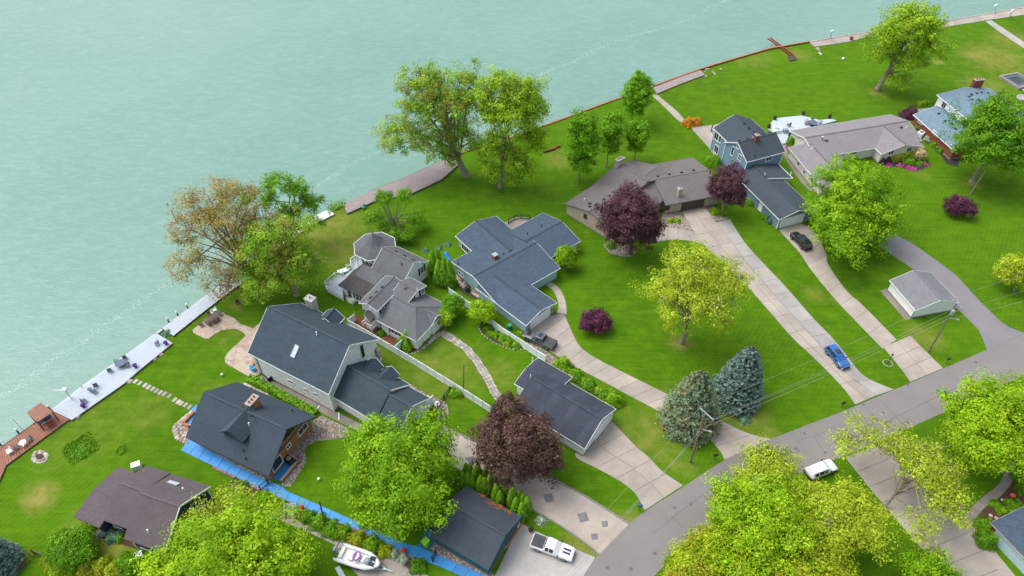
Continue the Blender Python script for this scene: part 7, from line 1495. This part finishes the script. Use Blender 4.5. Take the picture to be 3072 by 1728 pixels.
# cream house patio things
q = tile(2090, 320); Z = .36
rtable('round blue-grey table on the cream house patio', q(1395, 220), 1.1, M['chairblue'], Z)
for lb, p, a in (('tan chair left of the round patio table', q(1320, 215), -1.4), ('tan chair behind the round patio table', q(1395, 185), 3.1), ('tan chair at far left behind the round patio table', q(1335, 195), -2.2), ('tan chair right of the round patio table', q(1482, 205), 1.6)): chair(lb, p, a, M['chairtan'], Z, 'tan patio chairs', 1.2)
chair('dark lone chair in the middle of the cream house patio', q(1108, 235), .8, M['chairbrown'], Z, None, 1.2); unit('white square fire table on the patio beside the blue house', q(965, 300), .2, (1.9, 1.6, .8), 'white', 'fire_table', Z); unit('round grill with pale cover beside the fire table', q(1070, 310), .2, (1.1, 1.0, .9), 'metal', 'covered_grill', Z)
for lb, p in (('dark planter at the near left patio corner', q(870, 255)), ('dark planter at the far left patio corner', q(940, 155)), ('dark planter at the patio tip', q(1285, 98)), ('dark planter at the right patio wing', q(1602, 138))): pot(lb, p, .42, .6, M['potdark'], 'beech', Z, 'dark patio planters')
w = at(q(1105, 385), Z); e = at(q(1125, 300), 2.6); t = thing('patio_umbrella', 'closed dark blue umbrella at the cream house corner', 'umbrella', (w.x, w.y, Z)); g = MB(); g.tube([Vector((w.x, w.y, Z)), Vector((w.x, w.y, 2.7))], .04, 6); g.build('pole', M['metal'], t); g = MB(); g.lathe((w.x, w.y, 1.0), [(.12, 0), (.3, .2), (.22, .9), (.05, 1.7)], 8); g.build('canopy', M['bluebin'], t)

# ================================================================== SHRUBS AND FLOWERS
q = tile(1450, 980); GH = 'clipped shrubs beside the pale garage'
for i, (x, y, r, lf, lb) in enumerate(((965, 475, 1.5, 'lime', 'lime round shrub at the top of the pale garage bed'), (1120, 605, 1.3, 'deep', 'dark round shrub second in the pale garage bed'), (1270, 715, 1.25, 'deep', 'dark round shrub at the middle of the pale garage bed'), (1455, 830, 1.2, 'deep', 'dark round shrub fourth in the pale garage bed'), (1565, 905, 1.7, 'lime2', 'large lime round shrub at the pale garage corner'))): bush(lb, q(x, y), r, r * 1.1, 'arbor' if lf == 'deep' else 'maple', GH)
for x, y, lb in ((1200, 660, 'yellow flowers between the first garage shrubs'), (1370, 775, 'yellow flowers between the lower garage shrubs'), (1020, 540, 'pale blossoms below the lime garage shrub')): bush(lb, q(x, y), .8, .7, 'cotton', 'flowers in the pale garage bed', lsize=.14)
q = tile(2432, 200)
c = q(1080, 1110); d = at(q(1210, 1080), 0) - at(q(950, 1125), 0); bush('long clipped lime-yellow hedge below the cream house windows', c, 1, 1.5, 'lime', None, 2600, .2, 'hedge', 'hedge', (d.length, 1.6), math.atan2(d.y, d.x))
d2 = at(q(1420, 445), 0) - at(q(1300, 465), 0); bush('small clipped lime hedge behind the brick house', q(1360, 460), 1, .9, 'maple2', None, 900, .18, 'hedge', 'hedge', (d2.length, 1.4), math.atan2(d2.y, d2.x))
for x, y, r, h_, lf, lb in ((850, 1150, 1.0, 1.3, 'purple', 'dark red ball shrub left of the lime hedge'), (920, 1140, 1.0, 1.3, 'purple', 'dark red ball shrub touching the lime hedge'), (1260, 1030, 1.3, 1.6, 'plum', 'dark red shrub behind the cream blossom ball'), (1190, 1150, 1.5, 1.1, 'green', 'loose green shrub below the lime hedge'), (1310, 1180, .9, .8, 'green', 'small green shrub near the pink flowers'), (1365, 1140, .9, .8, 'deep', 'small dark shrub at the bed tip'), (1190, 600, 2.2, 2.4, 'plum', 'large purple shrub between cream and brick houses'), (1265, 765, 1.0, 1.0, 'green', 'green shrub left of the white air conditioner'), (1490, 950, 1.1, .9, 'green', 'green shrub at the middle of the brick wall'), (1560, 1020, 1.2, 1.0, 'deep', 'wide green shrub lower on the brick wall'), (1410, 880, 1.0, .8, 'whitefl', 'grey-leaved shrub beside the brick wall'), (1470, 465, 1.0, .8, 'green', 'rounded green shrub by the brick house patio'), (400, 1110, 2.0, 1.2, 'maple2', 'yellow-green foundation shrub at the cream entry'), (530, 1105, .9, 1.1, 'purple', 'dark red shrub near the cream entry')): bush(lb, q(x, y), r, h_, lf, 'shrubs of the right-hand houses')
bush('cream blossom ball tree on a short stem', q(1285, 1120), 1.35, 2.6, 'cream', None, 1600, .2, stem=1.6)
for x, y, lb in ((945, 1190, 'pink azalea patch at the left end of the bed'), (1085, 1200, 'pink azalea patch in the bed middle'), (1180, 1225, 'large pink azalea patch at the bed front'), (1250, 1240, 'pink azalea patch at the bed curve'), (1385, 1185, 'pink azalea patch at the right bed tip')): bush(lb, q(x, y), 1.0, .45, 'pink', 'pink azaleas', n=260, lsize=.16, name='flowers', cat='flowers')
q = tile(1900, 80); bush('orange-gold shrub beside the concrete path, left one', q(665, 1185), 1.6, 1.8, 'orangeb', 'orange-gold shrubs'); bush('orange-gold shrub beside the concrete path, right one', q(755, 1170), 1.3, 1.5, 'orangeb', 'orange-gold shrubs')
q = tile(2090, 320); bush('green shrub between purple maple and blue house', q(190, 680), 2.0, 1.8, 'green'); bush('clipped cone shrub at the cream house west gable', q(1130, 460), 1.1, 2.0, 'arbor'); bush('pink flower clump under the cream cone shrub', q(1100, 500), .5, .5, 'pink', lsize=.14, name='flowers', cat='flowers'); bush('dark round shrub at the blue garage wall', q(890, 1385), 1.1, 1.3, 'spruce'); bush('blue-green shrub near the side door', q(835, 1350), 1.0, .9, 'deep'); bush('small shrub at the purple maple side of the blue wing', q(655, 1180), .9, .8, 'deep')
q = tile(1650, 420)
for x, y, r, lf, lb in ((1455, 985, .7, 'maple2', 'lime tuft in the tan house gravel bed, left'), (1540, 985, .7, 'maple2', 'lime tuft in the tan house gravel bed, right'), (1990, 880, 1.1, 'maple', 'lime round shrub under the smaller purple maple'), (2100, 910, .7, 'deep', 'green round shrub under the smaller purple maple'), (735, 1285, 1.0, 'green', 'green shrub at the tan house gravel island'), (1465, 855, .5, 'purple', 'tiny red shrub by the tan garage')): bush(lb, q(x, y), r, r, lf, 'shrubs at the tan house')
q = tile(640, 1368); GB = 'plants in the blue walkway bed'
for i, (x, y, r, lf, lb) in enumerate(((330, 390, 1.3, 'deep', 'leafy shrub at the west end of the walkway bed'), (600, 520, 1.4, 'green', 'round green shrub below the brick house corner'), (720, 590, 1.2, 'maple2', 'lime shrub beside the white garden stone'), (855, 605, .9, 'green', 'small green clump in the walkway bed'), (930, 665, 1.3, 'whitefl', 'pale variegated shrub in the walkway bed'), (1150, 740, 1.2, 'deep', 'dark green clump left of the leaning brown pole'), (1285, 810, 1.5, 'green', 'tall green clump at the leaning brown pole'), (1430, 890, 1.5, 'green', 'green clump right of the leaning brown pole'), (1560, 930, 1.4, 'maple', 'bright clump in the walkway bed middle'), (1740, 1020, 1.5, 'olive', 'yellow flowering clump above the boat'), (1920, 1090, 1.6, 'maple', 'big lime shrub right of the boat'), (2080, 1160, 1.2, 'olive', 'orange flowering clump beside the boat pad'), (2180, 1190, .8, 'whitefl', 'small pale shrub in the bed near the boat tongue'), (2300, 1250, .9, 'whitefl', 'pale shrub near the wooden planter'), (2480, 1340, 1.3, 'deep', 'dark green clump beside the walkway gate'), (1850, 830, .9, 'deep', 'overhanging green clump on the blue walkway edge'))): bush(lb, q(x, y), r * .95, r * .8, lf, GB)
q = tile(0, 1368); GN = 'shrubs around the navy house'
for x, y, r, h_, lf, lb in ((1155, 900, .85, .8, 'maple', 'lime round shrub at the navy house front, left'), (1222, 925, .9, .8, 'whitefl', 'grey-green shrub second from left at the navy house'), (1378, 985, 1.1, .9, 'hosta', 'blue-green shrub at the navy house gable'), (1450, 1000, .7, .7, 'maple', 'small lime shrub right of the blue-green one'), (660, 1270, 1.5, 1.6, 'olive', 'ochre hedge lump at the bottom left, first'), (800, 1330, 1.7, 1.6, 'cotton', 'ochre hedge lump at the bottom left, second'), (1060, 1340, 1.6, 1.6, 'olive', 'ochre hedge lump at the bottom left, third'), (1240, 1340, 1.4, 1.4, 'olive', 'ochre hedge lump at the bottom left, fourth'), (1560, 1340, 1.9, 1.8, 'deep', 'green-brown round shrub beside the white air conditioner'), (720, 1420, 1.6, 1.4, 'cotton', 'olive hedge lump at the very bottom edge'), (1400, 1420, 1.7, 1.5, 'olive', 'olive hedge lump at the bottom edge under the house')): bush(lb, q(x, y), r, h_, lf, GN)
q = tile(1000, 980)
for x, y, r, lf, lb in ((1870, 30, 1.0, 'deep', 'shrub at the top of the fence garden bed'), (1960, 100, .9, 'green', 'shrub by the white garden globe'), (1900, 90, .7, 'maple', 'lime tuft in the fence garden bed'), (2060, 150, 1.1, 'green', 'leafy clump in the middle of the fence bed'), (2140, 180, 1.1, 'deep', 'darker clump in the fence bed'), (2210, 225, 1.0, 'maple', 'bright clump at the lower end of the fence bed'), (2100, 210, .7, 'olive', 'yellow tuft at the fence bed edge'), (590, 85, .9, 'deep', 'clipped green ball by the Victorian wall'), (1490, 800, 1.3, 'green', 'daylily clump beside the white fence'), (1080, 200, .8, 'green', 'green tuft in the Victorian front bed'), (1160, 110, .7, 'green', 'small tuft by the Victorian porch'), (2260, 90, .6, 'maple', 'lime tuft behind the grey pickup')): bush(lb, q(x, y), r, r * .8, lf, 'plants near the white fences')
bush('bright green round tree-shrub at the Victorian porch corner', (1224, 1034), 1.55, 3.0, 'maple', None, 2600, .2)
q = tile(950, 680)
for x, y, lb in ((1315, 290, 'left hosta mound on the lawn by the teal house'), (1590, 215, 'right hosta mound on the lawn by the teal house'), (1475, 262, 'dark hosta mound behind the arborvitae')): bush(lb, q(x, y), .7, .45, 'hosta', 'hosta mounds', lsize=.16)
bush('ring of hostas round the slim black post', (2232, 1258), 1.1, .45, 'hosta', None, 500, .2); bush('white flowering clump beside the patterned driveway', tile(1200, 1368)(1700, 780), .9, .5, 'whitefl', None, 500, .16, 'flowers', 'flowers'); bush('green plants between the two pale decks', tile(0, 800)(2020, 810), .9, .6, 'hosta')
q = tile(2780, 1400, 4.418)
for x, y, r, h_, lf, lb in ((745, 800, 1.3, 1.4, 'green', 'tall clipped shrub at the lower right brick corner'), (765, 1000, 1.35, 2.0, 'deep', 'big clipped ball at the pale blue garage door'), (905, 505, .8, .6, 'green', 'small green shrub in the lower right mulch bed'), (1010, 600, .9, .7, 'maple', 'lime shrub in the lower right mulch bed'), (1160, 530, 1.3, .9, 'green', 'wide shrub against the lower right roof edge'), (1255, 160, 1.4, 1.3, 'arbor', 'round shrub at the right edge by the path'), (1265, 300, 1.2, 1.2, 'deep', 'second round shrub at the right edge by the path')): bush(lb, q(x, y), r, h_, lf, 'shrubs at the lower right brick house')
w = at(q(1130, 395), 0); t = thing('pumpkin', 'orange ball ornament in the lower right mulch bed', 'ornament', w); g = MB(); g.lathe(w, [(.2, 0), (.36, .15), (.34, .38), (.12, .5)], 10); g.build('body', M['orange'], t); stones('stone_border', 'pale stepping rocks in the lower right mulch bed', [q(1007, 443), q(1078, 497), q(850, 648), q(925, 682)], .25, .4)
for lb, p in (('white garden globe in the fence bed', tile(1000, 980)(1962, 75)), ('white lawn light left of the bright maple', (958, 1441)), ('white lawn marker on the left lawn', (668, 1128))):
    w = at(p, 0); t = thing('garden_globe', lb, 'lamp', w, 'white garden globes'); g = MB(); g.lathe(w, [(.08, 0), (.06, .3)], 8); g.build('stake', M['metal'], t); g = MB(); g.lathe(w + Vector((0, 0, .28)), [(.06, 0), (.2, .1), (.22, .22), (.1, .38)], 10); g.build('globe', M['white'], t)
# covered curved bench on the pebble terrace
q = tile(1000, 980); t = thing('curved_bench', 'dark curved covered bench on the pebble terrace', 'bench', at(q(1325, 1080), 0)); P = [at(x, .55) for x in (q(1305, 1000), q(1290, 1080), q(1310, 1160), q(1365, 1130), q(1355, 1080), q(1360, 1025))]; g = MB(); g.prism(P, .05, .55); g.build('cover', M['tonneau'], t); g = MB()
for a, b in zip(P[:3], P[1:3]): g.beam(a + Vector((0, 0, .2)), b + Vector((0, 0, .2)), .15, .5)
g.build('backrest', M['black'], t)
rtable('small round white table on the pebble terrace', q(1255, 960), .5, M['white'], .05)

# tall grass strip between the white house walk and the brick house
for i, (a, b) in enumerate((((748, 1138), (815, 1172)), ((815, 1172), (885, 1210)), ((885, 1210), (948, 1244)))):
    x, y = at(a, 0), at(b, 0); d = y - x; bush(('tall green grass strip north of the brick roof, west part', 'tall green grass strip north of the brick roof, middle part', 'tall green grass strip north of the brick roof, east part')[i], tuple((x + y) / 2), 1, .7, 'green', 'grass strips beside the white house walk', 1100, .22, 'grass_strip', 'grass', (d.length, 1.3), math.atan2(d.y, d.x))
# dark lush round patch and small clumps on the lower left lawn
bush('round patch of dark uncut grass on the lower left lawn', tile(0, 1150)(975, 790), 2.3, .16, 'deep', None, 1700, .2, 'grass_patch', 'grass'); bush('small grass clump with pale stone on the left lawn', tile(0, 1150)(1475, 810), .8, .2, 'deep', None, 300, .16, 'grass_patch', 'grass')
# wooden planter frames along the boat path
for lb, p in (('grey timber planter frame beside the boat path', (1238, 1697)), ('timber bed frame at the west end of the walkway bed', (712, 1452))):
    w = at(p, 0); t = thing('planter_box', lb, 'planter', w); dv = Vector((.85, -.5, 0)); nv = Vector((.5, .85, 0))
    for s, a_, b_, L_ in ((1, dv, nv, 1.7), (-1, dv, nv, 1.7), (1, nv, dv, 1.2), (-1, nv, dv, 1.2)):
        g = MB(); g.obox(w + b_ * s * (.6 if a_ is dv else .85) + Vector((0, 0, .2)), a_, b_, (0, 0, 1), L_, .1, .4); g.build('board', M['timber'], t)
    g = MB(); g.obox(w + Vector((0, 0, .15)), dv, nv, (0, 0, 1), 1.6, 1.1, .2); g.build('soil', M['soil'], t)
